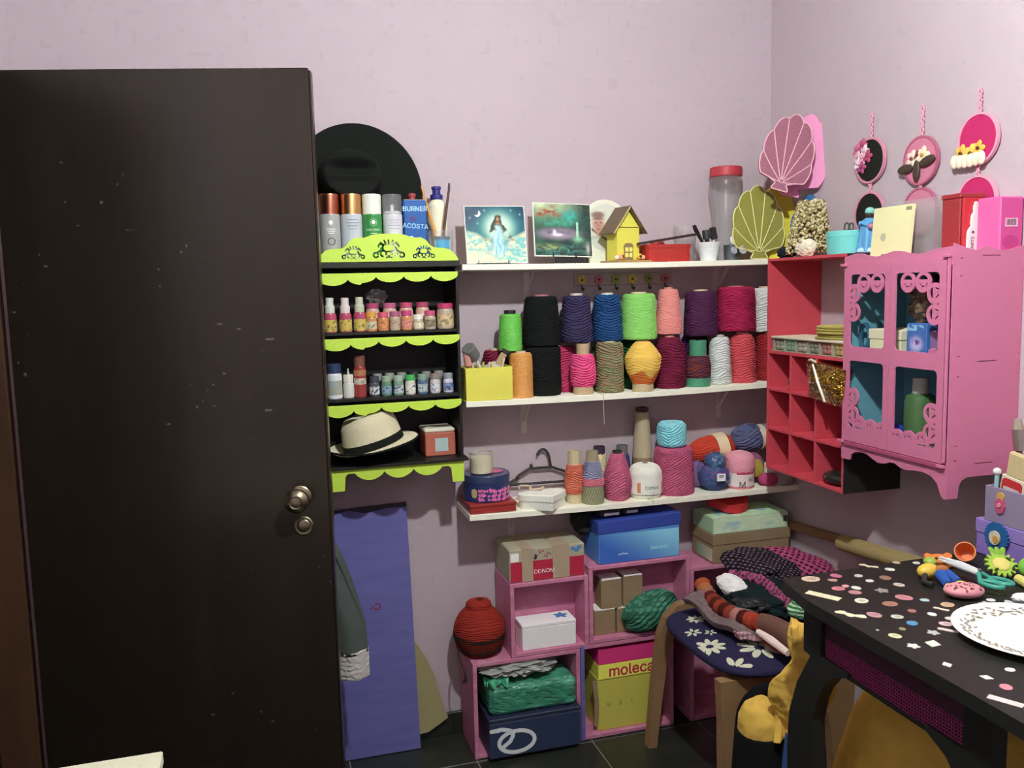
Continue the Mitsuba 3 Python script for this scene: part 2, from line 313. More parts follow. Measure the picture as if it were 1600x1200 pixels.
# crest with cut-out scrolls
W = GX1 - GX0
pts = [(0, 0), (0.0, 0.006), (0.02, 0.018), (0.06, 0.034), (0.10, 0.038), (0.17, 0.040), (0.20, 0.046), (0.235, 0.064), (0.27, 0.071), (0.30, 0.070), (0.335, 0.071), (0.38, 0.078), (0.44, 0.082), (0.50, 0.082), (0.56, 0.082), (0.62, 0.078), (0.665, 0.071), (0.70, 0.070), (0.73, 0.071), (0.765, 0.064), (0.80, 0.046), (0.83, 0.040), (0.90, 0.038), (0.94, 0.034), (0.98, 0.018), (1, 0.006), (1, 0)]
crest = Polygon([(u * W, v) for u, v in pts])
cut = unary_union([affinity.translate(scroll(0.054), 0.5 * W, 0.018), affinity.translate(scroll(0.038), 0.25 * W, 0.014), affinity.translate(scroll(0.038), 0.75 * W, 0.014)])
put(k, 'crest', face_y(ext(crest.difference(cut), 0.006), GX0, GY + 0.004, 1.619), 'satin', LIME)
def valance(w, amp=1.0, feet=False):
    n = 5; P_ = [(0, 0)]
    xs_ = np.linspace(0, 1, 101)
    for u in xs_:
        f = abs(math.sin(math.pi * u * n)) ** 0.6; d = 0.012 + 0.017 * f * amp + 0.008 * (1 - u) * (u < 0.3)
        if feet:
            d = 0.014 + 0.024 * abs(math.sin(math.pi * (u - 0.17) / 0.66 * 3)) ** 0.7 if 0.17 < u < 0.83 else 0.014
            d = d if 0.12 < u < 0.88 else 0.014 + 0.045 * min(1, max(0, (0.5 - (0.5 - abs(u - 0.5)) / 0.12 * 0.5) * 2.2))
            if u < 0.095 or u > 0.905: d = 0.066
        P_.append((u * w, -d))
    P_.append((w, 0)); return Polygon(P_).buffer(0)
for zt in (1.586, 1.393, 1.193): put(k, 'valance', face_y(ext(valance(W - 0.006), 0.006), GX0 + 0.003, GY + 0.004, zt), 'satin', LIME)
put(k, 'valance', face_y(ext(valance(W - 0.014, feet=True), 0.006), GX0 + 0.012, GY + 0.004, 0.9985), 'satin', LIME)

# ------------------------------------------------------------------ on top of the display shelf
TOPZ = 1.6195
k = thing('hat', 'black wide-brimmed felt hat hanging against the wall above the spray cans', 'hat')
brim = ext(affinity.scale(disc2(0, 0, 1, 24), 0.207, 0.218), 0.004)
def hat_at(m): return xf(face_y(m), rx=-4, at=(-1.492, -0.033, 1.835))
put(k, 'brim', hat_at(brim), 'cloth', c('#2b302d', 0.42))
cr = lathe([(0.098, 0), (0.096, 0.03), (0.09, 0.07), (0.082, 0.095), (0.06, 0.105), (0.02, 0.104)], 48)
v = cr.vertices.copy(); pin = np.exp(-(((v[:, 1] - 0.012) / 0.026) ** 2)) * np.exp(-(v[:, 0] / 0.075) ** 4) * (v[:, 2] > 0.06) * 0.040
pin += np.exp(-(((v[:, 1] + 0.05) / 0.022) ** 2)) * np.exp(-(v[:, 0] / 0.07) ** 4) * (v[:, 2] > 0.06) * 0.012
cr = cr.subdivide().subdivide(); v = cr.vertices.copy(); w_ = np.clip((v[:, 2] - 0.05) / 0.05, 0, 1)
v[:, 2] -= w_ * (0.038 * np.exp(-((v[:, 1] - 0.02) / 0.02) ** 2) * np.exp(-(v[:, 0] / 0.075) ** 4) + 0.02 * np.exp(-((v[:, 1] + 0.03) / 0.022) ** 2) * np.exp(-(v[:, 0] / 0.07) ** 4))
v[:, 1] *= 0.86; cr = trimesh.Trimesh(v, cr.faces, process=False)
put(k, 'crown', hat_at(xf(cr, at=(-0.02, 0.045, 0.004))), 'cloth', c('#2b302d', 0.42), sm=50)
put(k, 'band', hat_at(xf(lathe([(0.0985, 0.004), (0.100, 0.006), (0.0985, 0.024), (0.0965, 0.026)], 48, close=False), at=(-0.02, 0.045, 0), s=[1, 0.87, 1])), 'cloth', c('#161816'))

def spray(x, y, r, cap, body, label, opts=(), cap_h=0.05, h=0.2, band=None, glassy=False, capmat='satin', bodymat='gloss'):
    k = thing('spray_can', label, 'spray can')
    put(k, 'body', xf(lathe([(r * 0.93, 0), (r, 0.003), (r, h - cap_h - 0.014), (r * 0.93, h - cap_h - 0.004), (r * 0.8, h - cap_h)], 36), at=(x, y, TOPZ)), bodymat, body)
    put(k, 'cap', xf(lathe([(r * 0.97, h - cap_h - 0.012), (r * 0.98, h - 0.006), (r * 0.94, h - 0.001), (r * 0.8, h)], 36), at=(x, y, TOPZ)), 'clear_plastic' if glassy else capmat, cap)
    if glassy: put(k, 'nozzle', xf(lathe([(0.006, h - cap_h - 0.003), (0.006, h - cap_h + 0.018), (0.004, h - cap_h + 0.02)], 14), at=(x, y, TOPZ)), 'satin', c('#d8d8d8'))
    def wrap(m2, zz, dep=0.0006):       # a flat print bent round the can
        m = centred(m2).subdivide().subdivide(); v = m.vertices; a = v[:, 0] / r; rr = r + v[:, 2] + 0.0001
        return trimesh.Trimesh(np.stack([x + rr * np.sin(a), y - rr * np.cos(a), TOPZ + zz + v[:, 1]], 1), m.faces, process=False)
    for part, m2, zz, col in opts: put(k, part, wrap(m2, zz), 'satin', col, sm=0)
    return k
ring = ext(Point(0, 0).buffer(0.011).difference(Point(0, 0).buffer(0.009)), 0.0006); dot = ext(disc2(0, 0, 0.006), 0.0006)
def bars(ws, gap=0.006, h=0.0022): return trimesh.util.concatenate([ext(affinity.translate(sbox(-w / 2, -h / 2, w / 2, h / 2), 0, -i * gap), 0.0006) for i, w in enumerate(ws)])
wh = c('#e6ebe6'); gr = c('#9aa09c')
spray(-1.589, -0.164, 0.0300, c('#a8654c'), c('#a9aca8', 0.9), 'grey spray can with copper brown cap, nearest the door', [('emblem', dot, 0.115, wh), ('lettering', bars([0.03, 0.022, 0.016]), 0.09, wh), ('warning_mark', ring, 0.06, c('#3a3c3a'))], capmat='metal')
spray(-1.526, -0.163, 0.0318, c('#d9a466'), c('#c3cad2', 0.95), 'pale silver spray can with golden bronze cap', [('lettering', bars([0.034, 0.04, 0.03, 0.024], 0.009, 0.003), 0.11, c('#8d97a3'))], capmat='metal')
spray(-1.4645, -0.164, 0.0290, c('#dfe6d8'), c('#2b8a3e'), 'green spray can with white cap', [('emblem', dot, 0.116, wh), ('emblem_ring', ring, 0.116, c('#7fc48c')), ('lettering', text('COLORART', 0.006), 0.094, wh), ('lettering', bars([0.02], 0.006, 0.0018), 0.083, wh)])
spray(-1.4035, -0.164, 0.0298, c('#9a9a9c'), c('#cfd0d6'), 'white and silver spray can with clear grey cap', [('lettering', bars([0.036, 0.026, 0.034, 0.03], 0.008, 0.002), 0.11, c('#9fa3ad'))], glassy=True)
k = thing('paint_thinner_can', 'blue rectangular tin of solvent with dark red spout behind the lime crest', 'can')
bx, by = -1.330, -0.12
put(k, 'body', B(bx - 0.036, bx + 0.036, by - 0.022, by + 0.022, TOPZ, TOPZ + 0.186, 0.004), 'gloss', c('#1f5ea8'))
put(k, 'lid', xf(B(-0.034, 0.034, -0.02, 0.02, 0, 0.004, 0.002), at=(bx, by, TOPZ + 0.185)), 'metal', c('#c9ccd0'))
put(k, 'spout', xf(lathe([(0.009, 0), (0.009, 0.008), (0.012, 0.01), (0.012, 0.018), (0.007, 0.02)], 20), at=(bx - 0.004, by, TOPZ + 0.189)), 'satin', c('#a03a44'))
put(k, 'lettering', face_y(centred(text('BURNER', 0.014, bold=True)), bx, by - 0.0222, TOPZ + 0.160), 'satin', c('#9fd0ee'), sm=0)
put(k, 'lettering', xf(face_y(centred(text('ACOSTA', 0.014, bold=True))), ry=4, at=(bx, by - 0.0222, TOPZ + 0.108)), 'satin', c('#8cbfe2'), sm=0)
put(k, 'emblem', face_y(ext(affinity.scale(disc2(0, 0, 0.012), 1, 0.6), 0.0006), bx - 0.008, by - 0.0222, TOPZ + 0.130), 'satin', c('#3c2f78'), sm=0)
put(k, 'emblem', face_y(ext(disc2(0, 0, 0.008), 0.0006), bx - 0.014, by - 0.0222, TOPZ + 0.07), 'satin', c('#cfe6f2'), sm=0)
k = thing('glue_bottle', 'cream white glue bottle with dark blue twist cap behind the brush glass', 'bottle')
gx, gy = -1.250, -0.085
put(k, 'body', xf(lathe([(0.029, 0), (0.031, 0.004), (0.031, 0.165), (0.028, 0.180), (0.016, 0.192), (0.014, 0.200)], 36), at=(gx, gy, TOPZ), s=None), 'satin', c('#e6e2c4'))
put(k, 'cap', xf(lathe([(0.0185, 0.194), (0.0195, 0.197), (0.0195, 0.208), (0.0125, 0.211), (0.0125, 0.224), (0.0155, 0.226), (0.0150, 0.233), (0.008, 0.235)], 24), at=(gx, gy, TOPZ)), 'satin', c('#2b2a78'))
k = thing('brush_glass', 'clear square jar with a blue label at the right end of the display shelf top', 'jar')
jx, jy = -1.254, -0.142
cupm = lathe([(0.034, 0.001), (0.040, 0.004), (0.042, 0.06), (0.043, 0.092)], 4); cupm = xf(lathe([(0.033, 0.001), (0.037, 0.004), (0.0385, 0.06), (0.0395, 0.094)], 40, close=False), at=(jx, jy, TOPZ))
put(k, 'glass', cupm, 'clear_plastic'); put(k, 'base', xf(lathe([(0.033, 0), (0.033, 0.006)], 32), at=(jx, jy, TOPZ + 0.0005)), 'satin', c('#c9c6b4'))
def curved_label(w, h, r, x, y, z, d=0.0004):
    m, uv = grid(w, h, 17, 9); v = m.vertices; a = (v[:, 0] - w / 2) / r
    return trimesh.Trimesh(np.stack([x + (r + d) * np.sin(a), y - (r + d) * np.cos(a), z + v[:, 1]], 1), m.faces, process=False), uv
m, uv = curved_label(0.05, 0.056, 0.0392, jx, jy, TOPZ + 0.018)
lab = np.where((uv[:, 1] > 0.82)[:, None], c('#5d6a78'), np.where((np.abs(uv[:, 0] - 0.5) < 0.44)[:, None] & (uv[:, 1] > 0.06)[:, None], c('#3f9cc4'), c('#dfe3d4')))
put(k, 'label', m, 'satin', lab)
k = thing('paintbrush', 'yellow-handled brush leaning left in the square glass jar', 'paintbrush')
put(k, 'handle', tube([(jx - 0.003, jy, TOPZ + 0.01), (jx - 0.018, jy + 0.005, TOPZ + 0.10), (jx - 0.052, jy + 0.012, TOPZ + 0.232)], [0.004, 0.005, 0.0022]), 'satin', c('#d99a3c'))
k = thing('paintbrush', 'dark wooden-handled brush leaning right in the square glass jar', 'paintbrush')
put(k, 'handle', tube([(jx + 0.004, jy, TOPZ + 0.01), (jx + 0.016, jy, TOPZ + 0.12), (jx + 0.033, jy, TOPZ + 0.222)], [0.0035, 0.0045, 0.0035]), 'satin', c('#5a3f38'))
put(k, 'tip', tube([(jx + 0.0325, jy, TOPZ + 0.219), (jx + 0.0338, jy, TOPZ + 0.238)], [0.0042, 0.0030]), 'metal', c('#6a6a70'))
k = thing('green_bottle', 'green bottle squeezed between the door edge and the grey spray can', 'bottle')
put(k, 'body', xf(lathe([(0.014, 0), (0.0155, 0.003), (0.0155, 0.075), (0.007, 0.09)], 24), at=(-1.6215, -0.1, TOPZ)), 'gloss', c('#3d8a4f'))
put(k, 'cap', xf(lathe([(0.008, 0.089), (0.008, 0.11)], 16), at=(-1.6215, -0.1, TOPZ)), 'satin', c('#dcd8c8'))

# ------------------------------------------------------------------ paint jars on the display shelf
def jar(name, cat, label, x, y, z, r, h, body, lid, band=None, lid_h=0.016, cap2=None, group=None, neck=0.86, capk='lid', lab_lo=0.15, lab_hi=0.72, print_col=None):
    k = thing(name, label, cat, group)
    hb = h - lid_h
    put(k, 'body', xf(lathe([(r * 0.92, 0), (r, 0.003), (r, hb - 0.007), (r * neck, hb - 0.001), (r * neck * 0.98, hb)], 28), at=(x, y, z)), 'gloss', body)
    if cap2 is None: put(k, capk, xf(lathe([(r * neck * 1.06, hb + 0.0005), (r * neck * 1.08, h - 0.002), (r * neck, h)], 28), at=(x, y, z)), 'satin', lid)
    else: put(k, capk, xf(lathe([(r * 0.78, hb + 0.0005), (r * 0.8, hb + lid_h * 0.45), (r * 0.62, hb + lid_h * 0.5), (r * 0.64, h - 0.002), (r * 0.55, h)], 28), at=(x, y, z)), 'satin', lid)
    if band is not None:
        m, uv = curved_label(r * 2.6, (lab_hi - lab_lo) * hb, r, x, y, z + lab_lo * hb)
        pc = print_col if print_col is not None else np.asarray(band) * 0.45
        nz = meshkit.noise(np.stack([uv[:, 0] * 9, uv[:, 1] * 7, np.full(len(uv), x * 40)], 1))
        put(k, 'label', m, 'satin', np.where((nz > 0.66)[:, None], pc, band))
    return k
yel, mag_, cream = c('#c9b04a'), c('#c2406f'), c('#e3dfc6')
R1, R2 = 1.4112, 1.2112
g1 = 'paint bottles on the second tier'
for x, capc, hh, lb in ((-1.601, '#d3d6c6', 0.104, 'leftmost'), (-1.556, '#e2d3cd', 0.103, 'middle'), (-1.513, '#c3c8ad', 0.104, 'rightmost')):
    jar('paint_bottle', 'paint bottle', f'{lb} of the three tall paint bottles with white flip caps and yellow labels', x, -0.155, R1, 0.0188, hh, c('#b8496a'), c(capc), yel, lid_h=0.046, cap2=1, capk='cap', lab_lo=0.05, lab_hi=0.66, print_col=c('#5f5223'))
for i, (x, r, h, lid, band, lb) in enumerate(((-1.4795, 0.0172, 0.058, '#d9a02c', '#c9c29a', 'small paint jar with yellow lid, first of the front row after the three bottles'), (-1.4435, 0.0170, 0.056, '#d0506a', '#d98a4a', 'small orange paint jar with coral pink lid between the yellow-lidded and mauve-lidded jars'),
        (-1.4075, 0.0168, 0.058, '#a85a78', '#b9a48c', 'small paint jar with dull mauve lid in the front row'), (-1.3715, 0.0172, 0.059, '#c23a7c', '#d98c7c', 'small pink paint jar with bright magenta lid in the front row'),
        (-1.3355, 0.0168, 0.046, '#e6e3d4', '#d6d4b4', 'low paint jar all in white and cream in the front row'), (-1.2985, 0.0180, 0.057, '#c24b78', '#8e8468', 'paint jar with rose lid and olive grey label beside the largest jar'),
        (-1.2500, 0.0262, 0.078, '#c03468', '#d2b98a', 'largest paint jar with crimson lid at the right end of the tier'))):
    jar('paint_jar', 'paint jar', lb, x, -0.16, R1, r, h, c('#c9874f') if i in (0, 1, 3) else c('#b5a48a'), c(lid), c(band))
for x, lid, lb in ((-1.467, '#b8456e', 'first from the left'), (-1.414, '#c65f85', 'second from the left'), (-1.362, '#c24a6e', 'third from the left'), (-1.310, '#b24a68', 'fourth from the left')):
    jar('paint_jar', 'paint jar', f'taller rose-lidded paint jar half hidden in the back row, {lb}', x, -0.098, R1, 0.0215, 0.083, c('#d7b09c'), c(lid), c('#e2c9b8'))
k = thing('plastic_bag', 'small crumpled clear plastic bag lying on the rose jar lids', 'bag')
put(k, None, ell(0.032, 0.02, 0.022, 3, (-1.452, -0.097, R1 + 0.1035), 0.45, 14, 3), 'clear_plastic')
jar('pill_bottle', 'bottle', 'white bottle with dark blue cap and picture label on the third tier', -1.597, -0.155, R2, 0.0228, 0.105, c('#dfe2e4'), c('#273a5c'), c('#9aa7a4'), lid_h=0.028, capk='cap', print_col=c('#c7a34e'))
k = jar('dropper_bottle', 'bottle', 'plain white bottle with a thin dropper tip beside the red bottle', -1.5555, -0.155, R2, 0.0165, 0.07, c('#d6d6cc'), c('#dcdccf'), None, lid_h=0.022, capk='cap')
put(k, 'tip', xf(lathe([(0.004, 0.068), (0.002, 0.089)], 12), at=(-1.5555, -0.155, R2)), 'satin', c('#c3bfb0'))
k = jar('red_bottle', 'bottle', 'tall brown and red bottle with a white label on the third tier', -1.520, -0.15, R2, 0.0188, 0.128, c('#9c3a34'), c('#7a4a3c'), c('#cdbfa8'), lid_h=0.034, capk='cap', lab_lo=0.42, lab_hi=0.62)
put(k, 'band', xf(lathe([(0.0192, 0.066), (0.0193, 0.067), (0.0193, 0.082), (0.019, 0.083)], 28, close=False), at=(-1.520, -0.15, R2)), 'satin', c('#b5754a'))
for i, (x, lid, body, band, lb) in enumerate(((-1.4775, '#3a3f4c', '#4a5060', '#c9ccc8', 'little paint pot with charcoal lid, first of the front row'), (-1.4405, '#8fae92', '#5f8a6a', '#7f9fae', 'little paint pot with sage green lid, second of the front row'),
        (-1.4035, '#9db4a4', '#6f9a80', '#b9c4c9', 'little paint pot with misty green lid, third of the front row'), (-1.3665, '#2fb04a', '#d6d2c4', '#dfe0d2', 'little white paint pot with vivid green lid'), (-1.3285, '#7c9c8a', '#4d6a8a', '#b3c2c0', 'little paint pot with grey-green lid right of the vivid green one'),
        (-1.2885, '#8a8078', '#c9c6c4', '#d2d4d8', 'little white paint pot with taupe lid, last but one'), (-1.2465, '#8d929c', '#d2c9d4', '#7f8fb8', 'little pale paint pot with blue label at the right end'))):
    jar('paint_pot', 'paint pot', lb, x, -0.155, R2, 0.0158, 0.060, c(body), c(lid), c(band), lid_h=0.017, print_col=c('#35496e'))
for i, x in enumerate((-1.462, -1.424, -1.386, -1.347, -1.308, -1.268)):
    jar('paint_pot', 'paint pot', f'grey-lidded paint pot in the back row of the third tier, {["first", "second", "third", "fourth", "fifth", "sixth"][i]} from left', x, -0.112, R2, 0.0158, 0.064, c('#6a7468'), c(['#8c8f90', '#9aa09a', '#90988e', '#2c3330', '#8b908c', '#94908a'][i]), None, lid_h=0.017, group='paint pots in the back row')
# straw hat and tin box on the bottom tier
FZ = 1.0077
k = thing('straw_hat', 'cream straw fedora with a black ribbon on the bottom tier', 'hat')
def fed(m): return xf(m, ry=-15, rz=6, at=(-1.484, -0.145, FZ + 0.050))
a = np.linspace(0, 2 * math.pi, 61)[:-1]; rad = np.linspace(0.0, 1.0, 7); vv = []
for t in rad:
    for q in a:
        rx_, ry_ = 0.094 + t * 0.046, 0.078 + t * 0.040
        vv.append((rx_ * math.cos(q), ry_ * math.sin(q), 0.030 * t * t * max(0, -math.cos(q)) ** 1.5 + 0.010 * t * t * max(0, math.sin(q))  - 0.012 * t * t * max(0, math.cos(q))))
ff = []
for i in range(6):
    for j in range(60):
        p0, p1 = i * 60 + j, i * 60 + (j + 1) % 60; ff += [(p0, p0 + 60, p1 + 60), (p0, p1 + 60, p1)]
bm = trimesh.Trimesh(np.array(vv), np.array(ff), process=False); n_ = bm.vertex_normals
bm2 = trimesh.util.concatenate([trimesh.Trimesh(bm.vertices + n_ * 0.0012, bm.faces, process=False), trimesh.Trimesh(bm.vertices - n_ * 0.0012, bm.faces[:, ::-1], process=False)])
straw = c('#d9d2ae')
def straw_col(p): return straw * (0.93 + 0.12 * meshkit.noise(p * 220))[:, None]
put(k, 'brim', fed(bm2), 'cloth', straw_col(bm2.vertices))
put(k, 'brim_binding', fed(tube(np.vstack([bm.vertices[-60:], bm.vertices[-60:-58]]), 0.0032, 8)), 'cloth', c('#1d1d1a'))
cr = lathe([(0.094, 0), (0.093, 0.022), (0.090, 0.05), (0.085, 0.078), (0.075, 0.098), (0.05, 0.106), (0.02, 0.106)], 60).subdivide().subdivide()
v = cr.vertices.copy(); w_ = np.clip((v[:, 2] - 0.05) / 0.05, 0, 1); v[:, 1] *= 0.83
v[:, 2] -= w_ * 0.026 * np.exp(-(v[:, 1] / 0.026) ** 2) * np.clip((v[:, 0] + 0.10) / 0.08, 0, 1) * np.clip((0.085 - v[:, 0]) / 0.05, 0, 1)
v[:, 2] += w_ * 0.10 * np.clip(v[:, 0], -0.09, 0.09) * 0.25
cr = trimesh.Trimesh(v, cr.faces, process=False)
put(k, 'crown', fed(cr), 'cloth', straw_col(cr.vertices))
put(k, 'ribbon', fed(xf(lathe([(0.0945, 0.0015), (0.0960, 0.003), (0.0950, 0.024), (0.0935, 0.0255)], 60, close=False), s=[1, 0.835, 1])), 'cloth', c('#1b1c1a'))
k = thing('tin_box', 'terracotta box with cream lid and a pale blue label beside the straw hat', 'box')
put(k, 'body', B(-1.325, -1.228, -0.15, -0.05, FZ, FZ + 0.075, 0.003), 'satin', c('#b5624c'))
put(k, 'lid', xf(B(-0.049, 0.049, -0.052, 0.052, 0, 0.013, 0.004), at=(-1.278, -0.1, FZ + 0.0755)), 'satin', c('#ddd6c0'))
put(k, 'label', face_y(ext(sbox(-0.021, -0.021, 0.021, 0.021), 0.0008), -1.273, -0.1502, FZ + 0.036), 'satin', c('#a9bfbd'), sm=0)
# things behind the door edge
k = thing('painted_board', 'tall violet-blue painted board leaning on the wall below the display shelf', 'board')
m, uv = grid(1, 1, 2, 2)
bp = Polygon([(0, 0), (0.262, 0.0), (0.252, 0.82), (0.19, 0.822), (0.12, 0.812), (0.06, 0.824), (0.0, 0.812)])
put(k, 'panel', xf(face_y(ext(bp, 0.012)), rx=-3.2, at=(-1.626, -0.062, 0.003)), 'purple_paint', sm=0)
put(k, 'raw_edge', xf(face_y(ext(Polygon([(0.0, 0.813), (0.06, 0.825), (0.12, 0.813), (0.19, 0.823), (0.252, 0.821), (0.252, 0.835), (0, 0.828)]), 0.011)), rx=-3.2, at=(-1.626, -0.0625, 0.003)), 'satin', c('#2a2140', 0.8), sm=0)
put(k, 'red_mark', xf(face_y(ext(arc2(0.14, 0.50, 0.010, -150, 120, 0.0018).union(LineString([(0.118, 0.495), (0.131, 0.503)]).buffer(0.0015)), 0.0005)), rx=-3.2, at=(-1.626, -0.0748, 0.003)), 'satin', c('#8a2440'), sm=0)
put(k, 'red_stain', xf(face_y(ext(Polygon([(0.002, 0.02), (0.014, 0.03), (0.012, 0.07), (0.003, 0.085)]), 0.0005)), rx=-3.2, at=(-1.626, -0.0748, 0.003)), 'satin', c('#6a2440'), sm=0)
k = thing('paper_sheet', 'olive beige sheet of rough paper slanting out from behind the violet board', 'paper')
put(k, None, xf(face_y(ext(Polygon([(0.0, 0.0), (0.055, 0.005), (0.10, 0.03), (0.125, 0.045), (0.105, 0.11), (0.085, 0.2), (0.055, 0.27), (0.02, 0.33), (-0.06, 0.36), (-0.10, 0.0)]), 0.003)), rx=-2, at=(-1.385, -0.034, 0.03)), 'matte', lambda p: c('#a09868') * (0.8 + 0.4 * meshkit.fbm(p * 40))[:, None], sm=0)
k = thing('hanging_cloth', 'dark grey cloth bag with a white fluffy hem hanging behind the door edge', 'cloth')
def hang(u, v):
    x = -1.76 + u * (0.125 + 0.085 * np.clip((1 - v) * 1.3, 0, 1) ** 0.8); z = 0.47 + v * 0.33
    y = -0.30 + 0.012 * np.sin(u * 14 + v * 2) - 0.02 * (1 - v); return np.stack([x, y, z], 1)
put(k, 'body', sheet(hang, 40, 30, 0.02), 'cloth', c('#4b5450'), sm=True)
def hem(u, v): return np.stack([-1.76 + u * 0.212, -0.318 + 0.012 * np.sin(u * 14), 0.395 + v * 0.085], 1)
hm = sheet(hem, 70, 30, 0.022); hm.vertices += 0.006 * (meshkit.fbm(hm.vertices * 160) - 0.5)[:, None] * np.array([1, 1.6, 1.4])
put(k, 'fluffy_hem', hm, 'cloth', c('#c3bfb8'), sm=True)

# ------------------------------------------------------------------ upper shelf: pictures, portrait, house, pots, jar
def blend(col, other, w):
    w = np.clip(w, 0, 1)[:, None]; return col * (1 - w) + np.asarray(other) * w
def gs(u, v, cu, cv, su, sv, p=1.0): return np.exp(-(((u - cu) / su) ** 2 + ((v - cv) / sv) ** 2) ** p)
def nz(u, v, f, s=0.0): return meshkit.fbm(np.stack([u * f, v * f, np.full(len(u), s)], 1), 4)
def print_moon_lady(uv):
    u, v = uv[:, 0], uv[:, 1]; w = nz(u, v, 7, 1.0) - 0.5; w2 = nz(u, v, 16, 5.0) - 0.5
    col = np.tile(c('#123f5e'), (len(u), 1)); col = blend(col, c('#1d6f80'), (0.85 - v) * 1.5 + w)
    d = np.hypot((u - 0.56) / 0.95, v - 0.62)
    col = blend(col, c('#3aa9a6'), np.exp(-(d / 0.36) ** 3) * 0.9); col = blend(col, c('#c9ead0'), np.exp(-(d / 0.25) ** 4))
    sea = 0.50 - 0.22 * np.exp(-((u - 0.55) / 0.2) ** 2) + 0.22 * np.abs(u - 0.5) ** 1.6 + 0.10 * w
    col = blend(col, c('#dfe3b8'), (sea - v) * 14); col = blend(col, c('#7cc7bf'), (sea - v) * 14 * np.clip(np.sin(v * 34 + u * 9 + w * 16) * 0.9 + w2, 0, 0.75))
    col = blend(col, c('#ece9b4'), gs(u, v, 0.12, 0.06, 0.34, 0.14)); col = blend(col, c('#6fc4c8'), gs(u, v, 0.86, 0.17, 0.10, 0.12) * 0.8)
    moon = (np.hypot(u - 0.205, v - 0.875) < 0.058) & (np.hypot(u - 0.175, v - 0.900) > 0.056); col[moon] = c('#e4eef2')
    for su_, sv_ in ((0.93, 0.86), (0.20, 0.70), (0.33, 0.93), (0.08, 0.80), (0.78, 0.93)): col = blend(col, c('#8fb9c8'), gs(u, v, su_, sv_, 0.014, 0.016))
    x = u - 0.545 + 0.012 * np.sin(v * 20)
    spread = 0.050 + 0.62 * np.clip(0.80 - v, 0, 1) ** 1.2; edge = np.abs(x) / spread
    veil = np.clip(1 - np.abs(v - (0.40 - 0.30 * np.exp(-((u - 0.20) / 0.22) ** 2) * (u < 0.5) - 0.1 * (u > 0.6))) / 0.14, 0, 1) * np.clip(1 - np.abs(u - 0.5) * 1.9, 0, 1)
    col = blend(col, c('#6fbfd0'), veil * (0.55 + 0.8 * w)); col = blend(col, c('#3a93b0'), np.clip(np.sin(v * 50 + u * 26 + w * 9), 0, 1) * veil * 0.5)
    hair = np.clip((1.04 - edge + 0.45 * w2 * (v < 0.72)) * 9, 0, 1) * np.clip((0.855 - v) * 40, 0, 1) * np.clip((v - 0.50 + 0.10 * np.abs(x) + 0.25 * w2) * 14, 0, 1)
    col = blend(col, c('#2c2320'), np.maximum(hair * 0.95, gs(u, v, 0.545, 0.80, 0.050, 0.055, 2)))
    for sg in (-1, 1): col = blend(col, c('#b9c9a8'), np.clip(1 - np.abs(v - (0.62 - 1.25 * np.abs(u - 0.545))) / 0.03, 0, 1) * (sg * (u - 0.545) > 0.12) * (sg * (u - 0.545) < 0.20) * 0.7)
    dw = 0.075 + 0.10 * np.clip(0.62 - v, 0, 1) + 0.02 * w; dress = np.clip((dw - np.abs(x)) * 26, 0, 1) * np.clip((0.68 - v) * 22, 0, 1) * np.clip((v - 0.07 - 0.25 * np.abs(w)) * 12, 0, 1)
    col = blend(col, c('#a5dbe0'), dress * 0.88); col = blend(col, c('#4aa5c0'), dress * np.clip(np.sin(x * 95 + w * 9 + v * 5) * 0.9 + 0.1, 0, 1) * np.clip(1.1 - v * 1.2, 0.15, 1) * 0.8); col = blend(col, c('#d9efe6'), dress * np.clip(np.sin(x * 60 - v * 9 + w * 7 + 2), 0, 1) ** 3 * 0.7)
    col = blend(col, c('#b98a62'), gs(u, v, 0.545, 0.775, 0.026, 0.042, 2) + gs(u, v, 0.545, 0.695, 0.045, 0.022, 2) * 0.8)
    col = blend(col, c('#c0966c'), gs(u, v, 0.315, 0.40, 0.035, 0.022, 2) + gs(u, v, 0.775, 0.40, 0.035, 0.022, 2))
    return col
